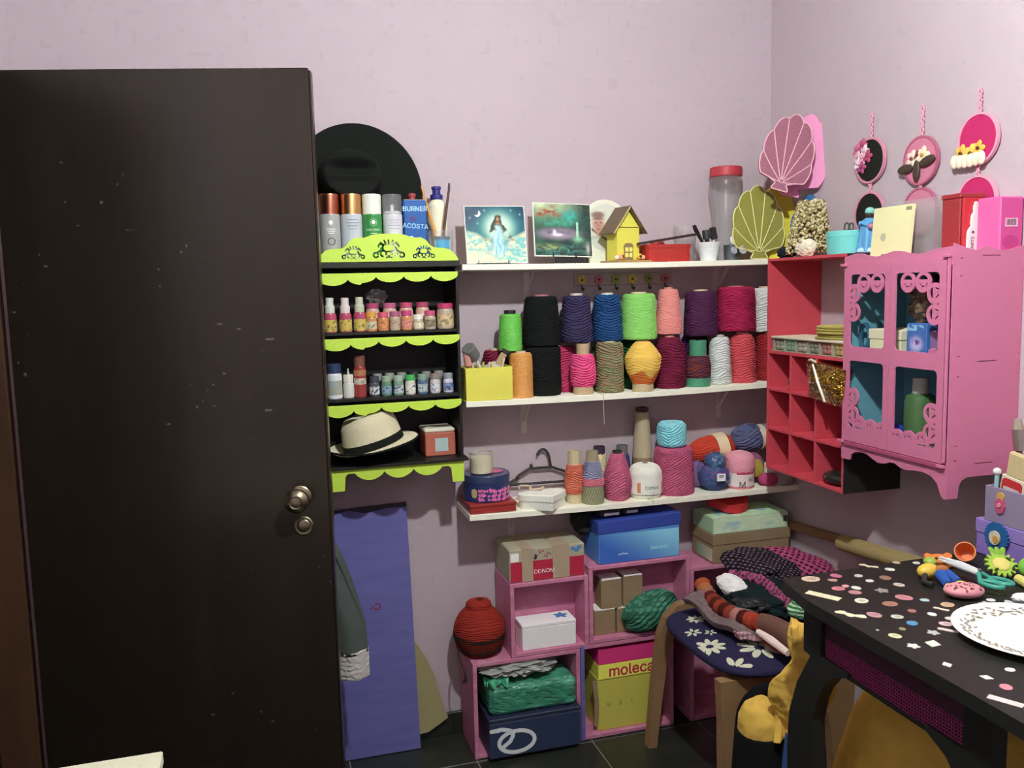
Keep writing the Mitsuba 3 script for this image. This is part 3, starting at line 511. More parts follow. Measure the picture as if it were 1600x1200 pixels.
def print_garden(uv):
    u, v = uv[:, 0], uv[:, 1]; w = nz(u, v, 8, 2.0) - 0.5; w2 = nz(u, v, 20, 7.0) - 0.5
    col = np.tile(c('#2f5c4c'), (len(u), 1)); col = blend(col, c('#14352f'), 0.5 + 2.2 * w)
    col = blend(col, c('#c4d6a6'), gs(u, v, 0.15, 0.98, 0.50, 0.22) * (0.9 + w)); col = blend(col, c('#12342d'), gs(u, v, 0.92, 0.80, 0.16, 0.40) * (0.8 + 2 * w2))
    col = blend(col, c('#1fae9f'), gs(u, v, 0.62, 0.78, 0.14, 0.12) * (1 + 2 * w2)); col = blend(col, c('#39a888'), gs(u, v, 0.40, 0.64, 0.32, 0.08) * (0.8 + 2 * w2))
    for a_, b_, r_ in ((0.16, 0.89, 0.07), (0.28, 0.84, 0.11), (0.40, 0.79, 0.09), (0.12, 0.79, 0.08), (0.33, 0.93, 0.05)): col = blend(col, c('#9c4a38'), gs(u, v, a_, b_, r_, 0.035, 1.5) * (0.9 + 3 * w2))
    col = blend(col, c('#9d8fa4'), gs(u, v, 0.42, 0.42, 0.36, 0.11, 2) * 0.95); col = blend(col, c('#6d5f7c'), gs(u, v, 0.42, 0.45, 0.30, 0.06, 2) * np.clip(2.4 * w + 0.3, 0, 1))
    col = blend(col, c('#e6dfe8'), gs(u, v, 0.40, 0.40, 0.10, 0.03, 2) + gs(u, v, 0.35, 0.45, 0.03, 0.05, 2))
    fall = (np.abs(u - 0.755 - 0.02 * w) < 0.022) & (v > 0.34) & (v < 0.66); col = blend(col, c('#9fd8b8'), fall * 0.9); col = blend(col, c('#7fc8a0'), gs(u, v, 0.76, 0.32, 0.08, 0.05))
    col = blend(col, c('#3f8f8a'), gs(u, v, 0.5, 0.10, 0.5, 0.10) * np.clip(np.sin(v * 60 + w * 20) * 0.6 + 0.3, 0, 1)); col = blend(col, c('#aebd6c'), gs(u, v, 0.22, 0.16, 0.18, 0.05) * (0.6 + 2 * w2)); col = blend(col, c('#d2c7b8'), gs(u, v, 0.93, 0.14, 0.03, 0.10) * 0.7)
    return col
def picture_tile(name, label, x, zb, w, h, fn, lean, yb, roll=0):
    k = thing(name, label, 'picture')
    def at(m): return xf(xf(face_y(m, -w / 2), ry=roll), rx=-lean, at=(x, yb, zb))
    put(k, 'board', at(xf(B(0, w, 0, h, -0.008, 0, 0.001))), 'satin', c('#e4e6da'))
    m, uv = grid(w - 0.006, h - 0.006, 110, 96); m.apply_translation([0.003, 0.003, 0.0006])
    put(k, 'print', at(m), 'gloss', fn(uv)); return k, at
k, at = picture_tile('picture_tile', 'picture tile of a lady in a pale blue dress under a crescent moon', -1.077, z1(-1.077) + 0.004, 0.198, 0.183, print_moon_lady, 10, -0.165, 0)
for dx in (0.037, 0.134): put(k, 'stand_hook', at(B(dx - 0.0015, dx + 0.0015, -0.001, 0.009, 0.0006, 0.004, 0.0005)), 'satin', c('#6a6a60'))
put(k, 'stand', [at(B(0.03, 0.14, -0.004, 0.0, -0.012, 0.004, 0.0005))], 'satin', c('#2a2a28'))
k, at = picture_tile('picture_tile', 'picture tile of a green garden with a waterfall on a black stand', -0.845, z1(-0.845) + 0.024, 0.2, 0.178, print_garden, 12, -0.135, 2)
for dx in (0.062, 0.140): put(k, 'stand_hook', at(B(dx - 0.002, dx + 0.002, -0.002, 0.012, 0.0006, 0.005, 0.0005)), 'satin', c('#20201e'))
put(k, 'stand', [B(-0.880, -0.765, -0.15, -0.03, z1(-0.84) + 0.0005, z1(-0.84) + 0.006, 0.001), B(-0.872, -0.775, -0.128, -0.118, z1(-0.84) + 0.006, z1(-0.84) + 0.023, 0.001), tube([(-0.825, -0.035, z1(-0.82) + 0.006), (-0.825, -0.09, z1(-0.82) + 0.11)], 0.003)], 'satin', c('#20201e'))
# oval portrait
k = thing('portrait_plate', 'arched white plate with a portrait photo of a person in a cap', 'picture')
pl = affinity.scale(disc2(0, 0.118, 0.1), 0.92, 1.02).union(sbox(-0.07, 0, 0.07, 0.08)).buffer(-0.004).buffer(0.004)
def at(m): return xf(face_y(m), rx=-8, at=(-0.655, -0.042, z1(-0.65) + 0.001))
put(k, 'plate', at(ext(pl, 0.006)), 'satin', c('#dfe2cc'))
ph = affinity.scale(disc2(0, 0.122, 0.084), 0.90, 1.0)
m, uv = grid(0.16, 0.18, 90, 100); m.apply_translation([-0.08, 0.032, 0.0066])
keep = np.array([ph.contains(Point(x, y)) for x, y in m.vertices[:, :2]]); m.update_faces(keep[m.faces].all(1))
u, v = m.vertices[:, 0] * 10, (m.vertices[:, 1] - 0.12) * 10; w = nz(u, v, 3.0, 9) - 0.5
pc = np.tile(c('#cfd3c2'), (len(u), 1)); cx = -0.28
pc = blend(pc, c('#aeb8ad'), (v < -0.25) * 1.0); pc = blend(pc, c('#c8cfc6'), gs(u, v, cx + 0.1, -0.62, 0.55, 0.34, 3)); pc = blend(pc, c('#4a4a46'), (np.abs(v + 0.2 - (-(u - cx)) * 0.7) < 0.045) * (u > cx - 0.3) * (u < cx + 0.32))
pc = blend(pc, c('#b58477'), gs(u, v, cx + 0.03, -0.16, 0.12, 0.14, 2)); pc = blend(pc, c('#c08f82'), gs(u, v, cx, 0.12, 0.22, 0.30, 3)); pc = blend(pc, c('#8a6a60'), gs(u, v, cx, 0.46, 0.25, 0.13, 3)); pc = blend(pc, c('#6a4a44'), gs(u, v, cx, 0.33, 0.25, 0.03, 2) * 0.8)
for dx in (-0.09, 0.09): pc = blend(pc, c('#5a3a34'), gs(u, v, cx + dx, 0.20, 0.04, 0.025, 2))
pc = blend(pc, c('#9a5f56'), gs(u, v, cx, -0.03, 0.08, 0.022, 2)); pc = blend(pc, c('#a8766a'), gs(u, v, cx, 0.10, 0.025, 0.06, 2))
put(k, 'photo', at(m), 'satin', pc)
# yellow toy house
k = thing('toy_house', 'yellow toy house with brown shingled roof on the upper shelf', 'toy house')
hz = z1(-0.62) + 0.0005
def hat_(m): return xf(m, rz=11, at=(-0.632, -0.120, hz))
YEL = c('#e3dd3e'); BR = c('#6b5a42'); hw, hd = 0.044, 0.06
put(k, 'base', hat_(B(-0.062, 0.072, -0.062, 0.045, 0, 0.008, 0.001)), 'satin', c('#a8874f'))
wallp = Polygon([(-hw, 0), (hw, 0), (hw, 0.108), (0.0, 0.163), (-hw, 0.108)])
put(k, 'walls', hat_(face_y(ext(wallp, hd), 0, 0.03, 0.0082)), 'satin', YEL)
for s in (-1, 1):
    rf = Polygon([(0, 0.1705), (s * 0.063, 0.086), (s * 0.066, 0.0885), (0, 0.1765)])
    put(k, 'roof_slope', hat_(face_y(ext(rf, hd + 0.03), 0, 0.045, 0.0085)), 'satin', BR)
    tr = [tube([(s * 0.064 * t + (0.0), -0.0455, 0.0085 + 0.174 - 0.0855 * t), (s * 0.064 * t + s * 0.003, -0.0455, 0.0085 + 0.168 - 0.0855 * t)], 0.0022, 5) for t in np.linspace(0.03, 0.97, 13)]
    put(k, 'roof_trim', hat_(tr), 'satin', c('#d8cf7a') if s < 0 else c('#4f4130'))
put(k, 'gable_line', hat_(B(-hw + 0.004, hw - 0.004, -0.0315, -0.0302, 0.114, 0.1165, 0.0004)), 'satin', c('#6d6a2a'))
arch = sbox(-0.018, 0, 0.018, 0.046).union(affinity.scale(disc2(0, 0.046, 0.018), 1, 0.55))
put(k, 'door', hat_(face_y(ext(arch, 0.0025), 0, -0.0302, 0.0085)), 'satin', c('#8d7a4a'))
dk = k + '__door'
for i, (px_, pz) in enumerate(((-0.008, 0.043), (0.008, 0.043), (-0.008, 0.025), (0.008, 0.025))): put(dk, 'pane', hat_(face_y(ext(rrect(0.012, 0.014, 0.001), 0.001), px_, -0.0328, pz)), 'satin', c('#f0e86a'))
for sx in (-0.034, 0.036):
    fl = put(k, 'flower', hat_(ell(0.010, 0.006, 0.010, 2, (sx, -0.043, 0.020))), 'satin', c('#e8b83a'))
    put(fl, 'centre', hat_(ell(0.005, 0.003, 0.005, 2, (sx, -0.049, 0.020))), 'satin', c('#5a3418'))
for sx, cc in ((-0.056, '#e9dccb'), (-0.048, '#e2a08a'), (0.048, '#e0a86a'), (-0.04, '#e7b06a')): put(k, 'flower', hat_(ell(0.008, 0.006, 0.008, 2, (sx, -0.046, 0.017))), 'satin', c(cc))
# red box, clapper, pot with tools, jars
k = thing('red_box', 'glossy red box with rounded corners behind the yellow house', 'box')
zz = z1(-0.48) + 0.0005
put(k, 'body', xf(ext(rrect(0.165, 0.10, 0.022), 0.046), at=(-0.482, -0.115, zz)), 'gloss', c('#b3241f'))
put(k, 'lid', xf(ext(rrect(0.169, 0.104, 0.023), 0.012), at=(-0.482, -0.115, zz + 0.0463)), 'gloss', c('#b3241f'))
put(k, 'lid_knob', xf(ell(0.026, 0.018, 0.012, 2), at=(-0.498, -0.10, zz + 0.064)), 'satin', c('#a83a36'))
k = thing('wooden_clapper', 'long dark brown wooden spatula lying across the red box', 'utensil')
put(k, None, xf(ext(Polygon([(-0.115, -0.006), (0.0, -0.010), (0.06, -0.021), (0.10, -0.020), (0.10, 0.020), (0.06, 0.021), (0.0, 0.010), (-0.115, 0.006)]), 0.008), ry=-8, rz=4, at=(-0.482, -0.150, zz + 0.072)), 'satin', c('#33211b'))
k = pot = thing('small_pot', 'small white ribbed pot holding black brushes', 'pot')
zz = z1(-0.32) + 0.0005
put(k, 'body', xf(lathe([(0.024, 0), (0.027, 0.003), (0.034, 0.040), (0.0355, 0.048), (0.0395, 0.056), (0.0405, 0.063), (0.038, 0.063), (0.034, 0.05), (0.024, 0.008)], 40), at=(-0.321, -0.13, zz)), 'gloss', c('#dfe6e6'))
put(k, 'ring', xf(lathe([(0.0330, 0.036), (0.0352, 0.038), (0.0338, 0.040)], 40, close=False), at=(-0.321, -0.13, zz)), 'gloss', c('#dfe6e6'))
k = thing('makeup_brush', 'thin black-handled brush leaning left out of the white pot', 'brush')
put(k, 'handle', tube([(-0.318, -0.13, zz + 0.012), (-0.345, -0.130, zz + 0.065), (-0.372, -0.135, zz + 0.106), (-0.380, -0.137, zz + 0.120)], [0.003, 0.005, 0.0075, 0.006]), 'satin', c('#171516'))
k = thing('makeup_brush', 'thick black brush with a silver ferrule upright in the white pot', 'brush')
put(k, 'handle', tube([(-0.314, -0.125, zz + 0.012), (-0.325, -0.125, zz + 0.075)], [0.006, 0.008]), 'satin', c('#1b1a1b'))
put(k, 'bristles', tube([(-0.325, -0.125, zz + 0.075), (-0.330, -0.125, zz + 0.105)], [0.014, 0.012]), 'satin', c('#2b2a2e'))
k = thing('folding_brush', 'wide black brush head at the right of the white pot', 'brush')
put(k, 'handle', tube([(-0.303, -0.13, zz + 0.012), (-0.300, -0.128, zz + 0.072)], 0.004), 'satin', c('#d6d6d2'))
put(k, 'bristles', xf(B(-0.011, 0.011, -0.007, 0.007, 0, 0.042, 0.003), ry=-12, at=(-0.297, -0.128, zz + 0.073)), 'satin', c('#232124'))
k = thing('clear_cup', 'clear plastic cup standing behind the white pot', 'cup')
put(k, None, xf(lathe([(0.03, 0.001), (0.034, 0.06), (0.040, 0.125)], 40, close=False), at=(-0.372, -0.06, z1(-0.37) + 0.0006)), 'clear_plastic')
k = thing('plastic_jar', 'tall waisted clear plastic jar with a red screw lid', 'jar')
zz = z1(-0.23) + 0.0006
put(k, 'body', xf(lathe([(0.0, 0.001), (0.045, 0.001), (0.050, 0.010), (0.050, 0.05), (0.047, 0.09), (0.0455, 0.13), (0.047, 0.17), (0.053, 0.21), (0.0575, 0.245), (0.057, 0.270), (0.052, 0.284), (0.050, 0.290)], 56, close=False), at=(-0.229, -0.085, zz)), 'clear_plastic')
put(k, 'lid', xf(lathe([(0.0545, 0.288), (0.0555, 0.290), (0.0555, 0.316), (0.053, 0.320)], 48), at=(-0.229, -0.085, zz)), 'satin', c('#b3343f'))
k = thing('grey_mug', 'grey-blue metal cup with rolled white and grey strips in front of the olive shell', 'cup')
zz = z1(-0.24) + 0.0006
put(k, 'body', xf(lathe([(0.026, 0), (0.028, 0.003), (0.031, 0.052), (0.029, 0.052), (0.025, 0.006)], 36), at=(-0.236, -0.142, zz)), 'metal', c('#7d8a92'))
for dx, dy, dz, r, cc in ((-0.012, -0.005, 0.068, 0.017, '#d6d8d2'), (0.016, -0.012, 0.036, 0.0145, '#a9b4b8'), (0.022, 0.004, 0.062, 0.012, '#6f7a84'), (-0.024, -0.022, 0.032, 0.011, '#98a3a8')):
    put(k, 'roll', [xf(tube([(r * (0.25 + 0.75 * t / 30) * math.cos(t * 0.62), r * (0.25 + 0.75 * t / 30) * math.sin(t * 0.62), 0) for t in range(31)], 0.0028, 6), rx=90, at=(-0.236 + dx, -0.172 + dy, zz + dz)), xf(lathe([(r * 0.9, -0.004), (r * 0.9, 0.003)], 24), rx=90, at=(-0.236 + dx, -0.170 + dy, zz + dz))], 'satin', c(cc))
# shells
def shell(name, label, col, ridge, at, H, Wd, n=7, thick=0.012, ridges=True, spread=82, glitter=0.0, tray=0.0):
    k = thing(name, label, 'shell box')
    apex = np.array([0, 0.09 * H]); sx = Wd / (1.06 * H)
    def L(a): return 0.91 * H * (1 - 0.40 * (abs(a) / spread) ** 1.7)
    def pt(a, t=1.0):
        ar = math.radians(a); return apex + t * L(a) * np.array([math.sin(ar) * sx, math.cos(ar)])
    A = np.linspace(-spread, spread, n * 14 + 1)
    rim = [pt(a, 0.935 + 0.065 * abs(math.sin(math.pi * (a + spread) / (2 * spread) * n)) ** 0.7) for a in A]
    foot = Polygon([(-0.20 * Wd, 0.0), (0.20 * Wd, 0.0), (0.12 * Wd, 0.085 * H), (0.30 * Wd, 0.13 * H), (0.0, 0.2 * H), (-0.30 * Wd, 0.13 * H), (-0.12 * Wd, 0.085 * H)]).buffer(-0.004).buffer(0.004)
    out = unary_union([Polygon([tuple(apex)] + [tuple(q) for q in rim]).buffer(0.001), foot]).buffer(0.003).buffer(-0.003).simplify(0.0003)
    gc = lambda p: np.clip(col * (1 + glitter * (meshkit.noise(p * 700) - 0.4))[:, None], 0.003, 0.9)
    m = ext(out, thick)
    put(k, 'face', at(m), 'satin', col, sm=0)
    if glitter:
        mg, uv = grid(Wd * 1.2, H * 1.05, 90, 110); mg.apply_translation([-0.6 * Wd, 0, thick + 0.0004]); inn = out.buffer(-0.002)
        keep = shapely.contains_xy(inn, mg.vertices[:, 0], mg.vertices[:, 1]); mg.update_faces(keep[mg.faces].all(1)); mg.remove_unreferenced_vertices()
        put(k, 'glitter_paper', at(mg), 'satin', gc(mg.vertices))
    if tray: put(k, 'tray', at(xf(ext(affinity.scale(out, 0.96, 0.96), tray), at=(0, 0, -tray - 0.0005))), 'satin', col * 0.95)
    if ridges:
        bd = np.array(out.exterior.coords); put(k, 'rim', at(xf(tube(np.c_[bd, np.zeros(len(bd))], 0.0024, 6, caps=False), at=(0, 0, thick))), 'satin', ridge)
        for i in range(1, n):
            a = -spread + 2 * spread * i / n; t = np.linspace(0.06, 0.935, 14)
            pts = np.array([[*pt(a * (1 + 0.30 * (1 - q)) * (0.80 + 0.20 * q), q), thick + 0.0006] for q in t])
            put(k, 'ridge', at(tube(pts, 0.0019, 6)), 'satin', ridge)
        put(k, 'hinge_line', at(tube([(-0.26 * Wd, 0.125 * H, thick), (0, 0.10 * H, thick), (0.26 * Wd, 0.125 * H, thick)], 0.0019, 6)), 'satin', ridge)
    return k
zz = z1(-0.15) + 0.001
shell('shell_box', 'olive glitter shell with pale raised ridges standing on the white shelf', c('#8c8a30'), c('#cfd08a'), lambda m: xf(face_y(m), rx=-4, rz=-6, at=(-0.163, -0.183, zz)), 0.245, 0.165, glitter=0.35)
shell('shell_box', 'plain bright yellow shell standing behind the olive shell', c('#e6d61e'), c('#e6d61e'), lambda m: xf(face_y(m), rx=-4, rz=-8, at=(-0.080, -0.160, zz)), 0.250, 0.155, ridges=False, thick=0.012, tray=0.03)
shell('shell_box', 'dusty mauve glitter shell with pink ridges tilted on top of the pile', c('#94596e'), c('#dba9b4'), lambda m: xf(face_y(m), ry=17, rx=-10, rz=-16, at=(-0.168, -0.305, 1.823)), 0.258, 0.150, glitter=0.5)
shell('shell_box', 'plain bubblegum pink shell leaning on the right wall behind the mauve shell', c('#dd82b4'), c('#dd82b4'), lambda m: xf(face_y(m), ry=14, rx=-6, rz=-46, at=(-0.076, -0.238, 1.812)), 0.272, 0.168, ridges=False, thick=0.012, tray=0.022)
shell('shell_box', 'blue shell showing between the yellow shell and the beads', c('#2d73ae'), c('#2d73ae'), lambda m: xf(face_y(m), rx=-4, rz=-72, at=(-0.022, -0.262, 1.612)), 0.205, 0.12, ridges=False, thick=0.014)
# little hook rack under the upper shelf
k = thing('hook_rack', 'narrow translucent rack of six flower hooks under the upper shelf', 'hook rack')
put(k, 'board', B(-0.765, -0.395, -0.006, -0.001, 1.532, 1.575, 0.002), 'satin', c('#a99a9a'))
for i, x in enumerate(np.linspace(-0.738, -0.425, 6)):
    cc = ['#c9b23a', '#c46a80', '#8a9a3a', '#d0b83a', '#7f8f3a', '#b5606a'][i]
    fl = put(k, 'flower', [face_y(ext(unary_union([disc2(0.010 * math.cos(a), 0.010 * math.sin(a), 0.0075) for a in np.arange(0, 6.28, 1.2566)] + [disc2(0, 0, 0.008)]), 0.005), x, -0.0062, 1.553)], 'satin', c(cc))
    put(fl, 'centre', face_y(ext(disc2(0, 0, 0.004), 0.002), x, -0.0114, 1.553), 'satin', c('#3a2a20'))
    put(k, 'hook', [tube([(x, -0.0062, 1.536), (x, -0.010, 1.520), (x, -0.020, 1.516), (x, -0.024, 1.522)], 0.002, 6), ell(0.004, 0.004, 0.004, 1, (x, -0.024, 1.523))], 'satin', c('#3a2622'))

# ------------------------------------------------------------------ yarn
def yarn_mesh(prof, pitch=0.0088, amp=0.0027, slope=0.005, seed=0, n=72, wob=0.006, bulge=0.0018):
    pz = np.array([p[0] for p in prof]); pr = np.array([p[1] for p in prof])
    z = np.linspace(pz[0], pz[-1], max(12, int((pz[-1] - pz[0]) / pitch * 5)))
    from scipy.interpolate import PchipInterpolator
    R = PchipInterpolator(pz, pr)(z); a = np.arange(n) * 2 * math.pi / n
    Z, A_ = np.meshgrid(z, a, indexing='ij'); RR = np.repeat(R[:, None], n, 1)
    q = np.stack([np.cos(A_) * 1.2, np.sin(A_) * 1.2, Z * 26], -1) + seed * 3.7
    w = meshkit.noise(q * 1.7, seed) - 0.5; w2 = meshkit.noise(q * np.array([1, 1, 0.35]) * 1.2, seed + 9) - 0.5
    tri = np.abs(((A_ * 2 / math.pi + seed * 0.37) % 2) - 1)
    ph = 2 * math.pi * (Z + slope * (tri - 0.5) * 4 + wob * w * 2) / pitch
    am = amp * (0.45 + 1.1 * meshkit.noise(q * np.array([1.4, 1.4, 0.9]) + 31, seed + 4))
    RR = RR + am * (np.abs(np.sin(ph / 2)) * 2 - 1) + amp * 0.35 * np.sin(ph * 2.3 + 4 * w2) + bulge * w2 * 2
    v = np.stack([RR * np.cos(A_), RR * np.sin(A_), Z], -1).reshape(-1, 3); f = []
    i, j = np.meshgrid(np.arange(len(z) - 1), np.arange(n), indexing='ij'); p0 = (i * n + j).ravel(); p1 = (i * n + (j + 1) % n).ravel()
    f = np.vstack([np.stack([p0, p1, p1 + n], 1), np.stack([p0, p1 + n, p0 + n], 1)])
    k0 = len(v); v = np.vstack([v, [0, 0, z[0]], [0, 0, z[-1]]]); top = (len(z) - 1) * n; jj = np.arange(n)
    f = np.vstack([f, np.stack([np.full(n, k0), (jj + 1) % n, jj], 1), np.stack([np.full(n, k0 + 1), top + jj, top + (jj + 1) % n], 1)])
    return trimesh.Trimesh(v, f, process=False)
def yarn_col(col, seed, var=0.10, second=None):
    def fn(p):
        t = meshkit.noise(p * np.array([60, 60, 260]) + seed * 5, seed); o = col * (1 + var * (t - 0.5) * 2)[:, None]
        if second is not None: o = blend(o, second, np.clip((meshkit.noise(p * np.array([35, 35, 140]) + seed, seed + 3) - 0.5) * 6, 0, 1))
        return np.clip(o, 0.003, 0.9)
    return fn
_ys = [0]
def cone(label, x, y, zb, rb, rt_, h, col, core=None, core_h=0.006, core_r=None, prof=None, base_h=0.0, base_col=None, second=None, name='yarn_cone', cat='yarn cone', sheen=False, tilt=0, **kw):
    _ys[0] += 1; s = _ys[0]
    k = thing(name, label, cat)
    P0 = prof or [(0.0, rb * 0.97), (0.06 * h, rb), (0.5 * h, (rb + rt_) / 2 + 0.0015), (0.94 * h, rt_ * 1.02), (h, rt_ * 0.88)]
    at = lambda m: xf(m, rz=s * 47 % 360, ry=tilt, at=(x, y, zb))
    m = at(xf(yarn_mesh(P0, seed=s, **kw), at=(0, 0, base_h)))
    put(k, 'yarn', m, 'satin' if sheen else 'cloth', yarn_col(col, s, second=second)(m.vertices), sm=True)
    cr_ = core_r or rt_ * 0.5; cc = c('#cbb79a') if core is None else core; H = h + base_h
    put(k, 'core', at(lathe([(cr_, H - 0.004), (cr_, H + core_h), (cr_ * 0.8, H + core_h), (cr_ * 0.78, H - 0.002)], 28)), 'satin', cc)
    if base_h: put(k, 'core_base', at(lathe([(rb * 0.92 if base_col is None else base_col[1], 0), ((rb * 0.9 if base_col is None else base_col[1] * 0.97), base_h + 0.002)], 28)), 'satin', cc if base_col is None else base_col[0])
    return k
g = lambda h, k=1.0: c(h, k)
R0 = 0.157
def s2(x): return z2(x) + 0.0008
# lower row
cone('orange-yellow thread cone right of the yellow basket', -1.004, -0.146, s2(-1.0), 0.0375, 0.034, 0.143, g('#e0a24c'), sheen=True, pitch=0.0035, amp=0.0011, slope=0.002, wob=0.002)
cone('maroon yarn cone behind the orange-yellow thread cone, mostly hidden', -1.064, -0.054, s2(-1.06), 0.044, 0.036, 0.148, g('#7a2440'))
cone('black yarn cone standing on the middle shelf under another black cone', -0.916, -0.1, s2(-0.916), 0.061, 0.060, 0.161, g('#252b29', 0.42), amp=0.0011)
cone('crimson pink yarn cone half hidden behind the hot pink cone', -0.826, -0.046, s2(-0.81), 0.042, 0.040, 0.155, g('#c23a66'))
cone('hot pink yarn cone wound short on a bare beige core', -0.789, -0.142, s2(-0.789), 0.041, 0.037, 0.108, g('#e8508a'), prof=[(0, 0.030), (0.02, 0.039), (0.05, 0.0405), (0.085, 0.038), (0.108, 0.031)], base_h=0.022, base_col=(c('#b9a37c'), 0.034), core=c('#b9a37c'), core_h=0.036, core_r=0.021)
cone('dark green yarn cone hidden behind the khaki cone', -0.672, -0.045, s2(-0.67), 0.041, 0.039, 0.155, g('#4d8a52'))
cone('khaki yarn cone under the blue one, with a trace of green', -0.690, -0.13, s2(-0.69), 0.0455, 0.042, 0.166, g('#8f7c5e'), second=c('#7f8a5c'), core=c('#b9b49c'), core_h=0.004)
cone('deep green yarn cone behind the yellow ball-shaped cone', -0.566, -0.054, s2(-0.566), 0.050, 0.048, 0.163, g('#25603c'))
cone('yellow egg-shaped yarn cone with an orange lower end', -0.584, -0.164, s2(-0.584), 0.05, 0.03, 0.140, g('#ecc24a'), prof=[(0, 0.034), (0.020, 0.044), (0.055, 0.057), (0.085, 0.060), (0.112, 0.047), (0.140, 0.024)], base_h=0.024, base_col=(c('#c4b184'), 0.036), core=c('#b8925c'), core_h=0.003, core_r=0.018, amp=0.0013, second=None)
scene_key = 'yarn_cone_%03d__yarn' % _count['yarn_cone']
cone('burgundy yarn cone with sloping shoulders under the salmon cone', -0.463, -0.118, s2(-0.463), 0.054, 0.03, 0.172, g('#74203f'), prof=[(0, 0.051), (0.01, 0.0535), (0.09, 0.0535), (0.135, 0.048), (0.160, 0.037), (0.172, 0.026)], core=c('#c98a70'), core_h=0.006, core_r=0.018)
cone('dark plum yarn cone hidden behind the green-cored cone', -0.331, -0.048, s2(-0.335), 0.045, 0.043, 0.164, g('#4a2450'))
cone('thin plum yarn on a teal green plastic core', -0.367, -0.14, s2(-0.367), 0.043, 0.036, 0.078, g('#5f3346'), prof=[(0, 0.037), (0.012, 0.0415), (0.05, 0.041), (0.078, 0.031)], base_h=0.027, base_col=(c('#3f8f6c'), 0.042), core=c('#3f8f6c'), core_h=0.052, core_r=0.029, second=c('#7a3a34'))
cone('slim white yarn cone in front of the two pink-red cones', -0.275, -0.128, s2(-0.275), 0.040, 0.030, 0.162, g('#d6dcd8'), core=c('#b5ada0'), core_h=0.008)
cone('coral red yarn cone with pale core top, under the magenta cone', -0.186, -0.125, s2(-0.186), 0.047, 0.028, 0.168, g('#d2525a'), prof=[(0, 0.0455), (0.01, 0.0475), (0.09, 0.0465), (0.14, 0.041), (0.158, 0.035), (0.168, 0.024)], core=c('#cf8a7a'), core_h=0.007, core_r=0.022)
cone('dark red yarn cone at the right end next to the red cubby unit', -0.075, -0.115, s2(-0.075), 0.050, 0.036, 0.160, g('#a02a30'))
# upper row, standing on the lower one
cone('lime green shiny thread cone with a black core, standing on the orange one', -1.028, -0.115, s2(-1.0) + 0.150, 0.039, 0.033, 0.118, g('#5fc23c'), sheen=True, pitch=0.0032, amp=0.0005, slope=0.002, wob=0.002, core=c('#1b1a1a'), core_h=0.012, core_r=0.019)
cone('black yarn cone stacked on top of another black cone', -0.917, -0.1, s2(-0.917) + 0.1625, 0.0635, 0.052, 0.160, g('#252b29', 0.42), amp=0.0011, core=c('#a86a70'), core_h=0.006, core_r=0.024)
for lb, x, rb, rt_, col, kw in (('dark navy-purple yarn cone on top, right of the black stack', -0.793, 0.051, 0.042, '#3a3556', dict(core=c('#c9c2b2'), core_h=0.007)),
        ('royal blue yarn cone standing on the khaki cone', -0.683, 0.049, 0.041, '#204a7c', dict(core=c('#d6d6cc'), core_h=0.006)),
        ('bright light green yarn cone in the upper row', -0.568, 0.0605, 0.053, '#86d35e', dict(slope=0.012, amp=0.0014)),
        ('salmon pink yarn cone standing on the burgundy cone', -0.457, 0.0455, 0.031, '#e58d84', dict(slope=0.006, amp=0.0013, core=c('#c98a7a'))),
        ('deep purple yarn cone in the upper row', -0.335, 0.056, 0.048, '#50284c', dict(slope=0.012)),
        ('magenta crimson yarn cone, the broadest of the upper row', -0.197, 0.067, 0.060, '#ab1f50', dict(slope=0.009, core=c('#b5646a'), core_h=0.004)),
        ('white yarn cone at the right end of the upper row', -0.082, 0.050, 0.042, '#d3d8d2', dict(slope=0.006))):
    cone(lb, x, -0.1, s2(x) + (0.182 if 'salmon' in lb else 0.179 if 'magenta' in lb else 0.170), rb, rt_, 0.153, g(col), **kw)
# the orange lower end of the yellow cone
_m = meshkit.WRITTEN[scene[scene_key]['filename']][0]
_col = blend(np.tile(g('#ecc24a'), (len(_m), 1)) * (0.9 + 0.2 * meshkit.noise(_m * np.array([60, 60, 260])))[:, None], g('#d8702c'), np.clip((0.062 + 0.012 * np.sin(_m[:, 0] * 90) - (_m[:, 2] - s2(-0.584))) * 160, 0, 1))
scene[scene_key] = mikit.ply(trimesh.Trimesh(_m, meshkit.WRITTEN[scene[scene_key]['filename']][1], process=False), 'cloth', smooth=True, color=_col)

# ------------------------------------------------------------------ yellow basket with tools on the middle shelf
k = thing('yellow_basket', 'yellow fabric basket full of brushes at the left end of the middle shelf', 'basket')
bz = s2(-1.12)
pp = []
def bask(inner):
    o = 0.0 if not inner else 0.004; x0, x1, y0, y1 = -1.199 + o, -1.048 - o, -0.198 + o, -0.105 - o
    return Polygon([(x0, y0), (x1, y0), (x1, y1), (x0, y1)])
m = ext(bask(False).difference(bask(True)), 0.104).subdivide().subdivide().subdivide(); m.vertices[:, :2] += (0.004 * (meshkit.fbm(m.vertices * 28 + 3) - 0.5))[:, None]
put(k, 'body', xf(m, at=(0, 0, bz)), 'satin', c('#dcd83c'), sm=30)
put(k, 'bottom', B(-1.194, -1.053, -0.193, -0.110, bz + 0.001, bz + 0.006), 'satin', c('#dcd83c'))
k = thing('foam_roller', 'grey foam roller head sticking up out of the yellow basket', 'roller')
put(k, 'head', xf(lathe([(0.019, 0), (0.0215, 0.004), (0.023, 0.045), (0.019, 0.05), (0.006, 0.048)], 30), rx=28, ry=-38, at=(-1.153, -0.13, bz + 0.132)), 'cloth', c('#6c6f6e'))
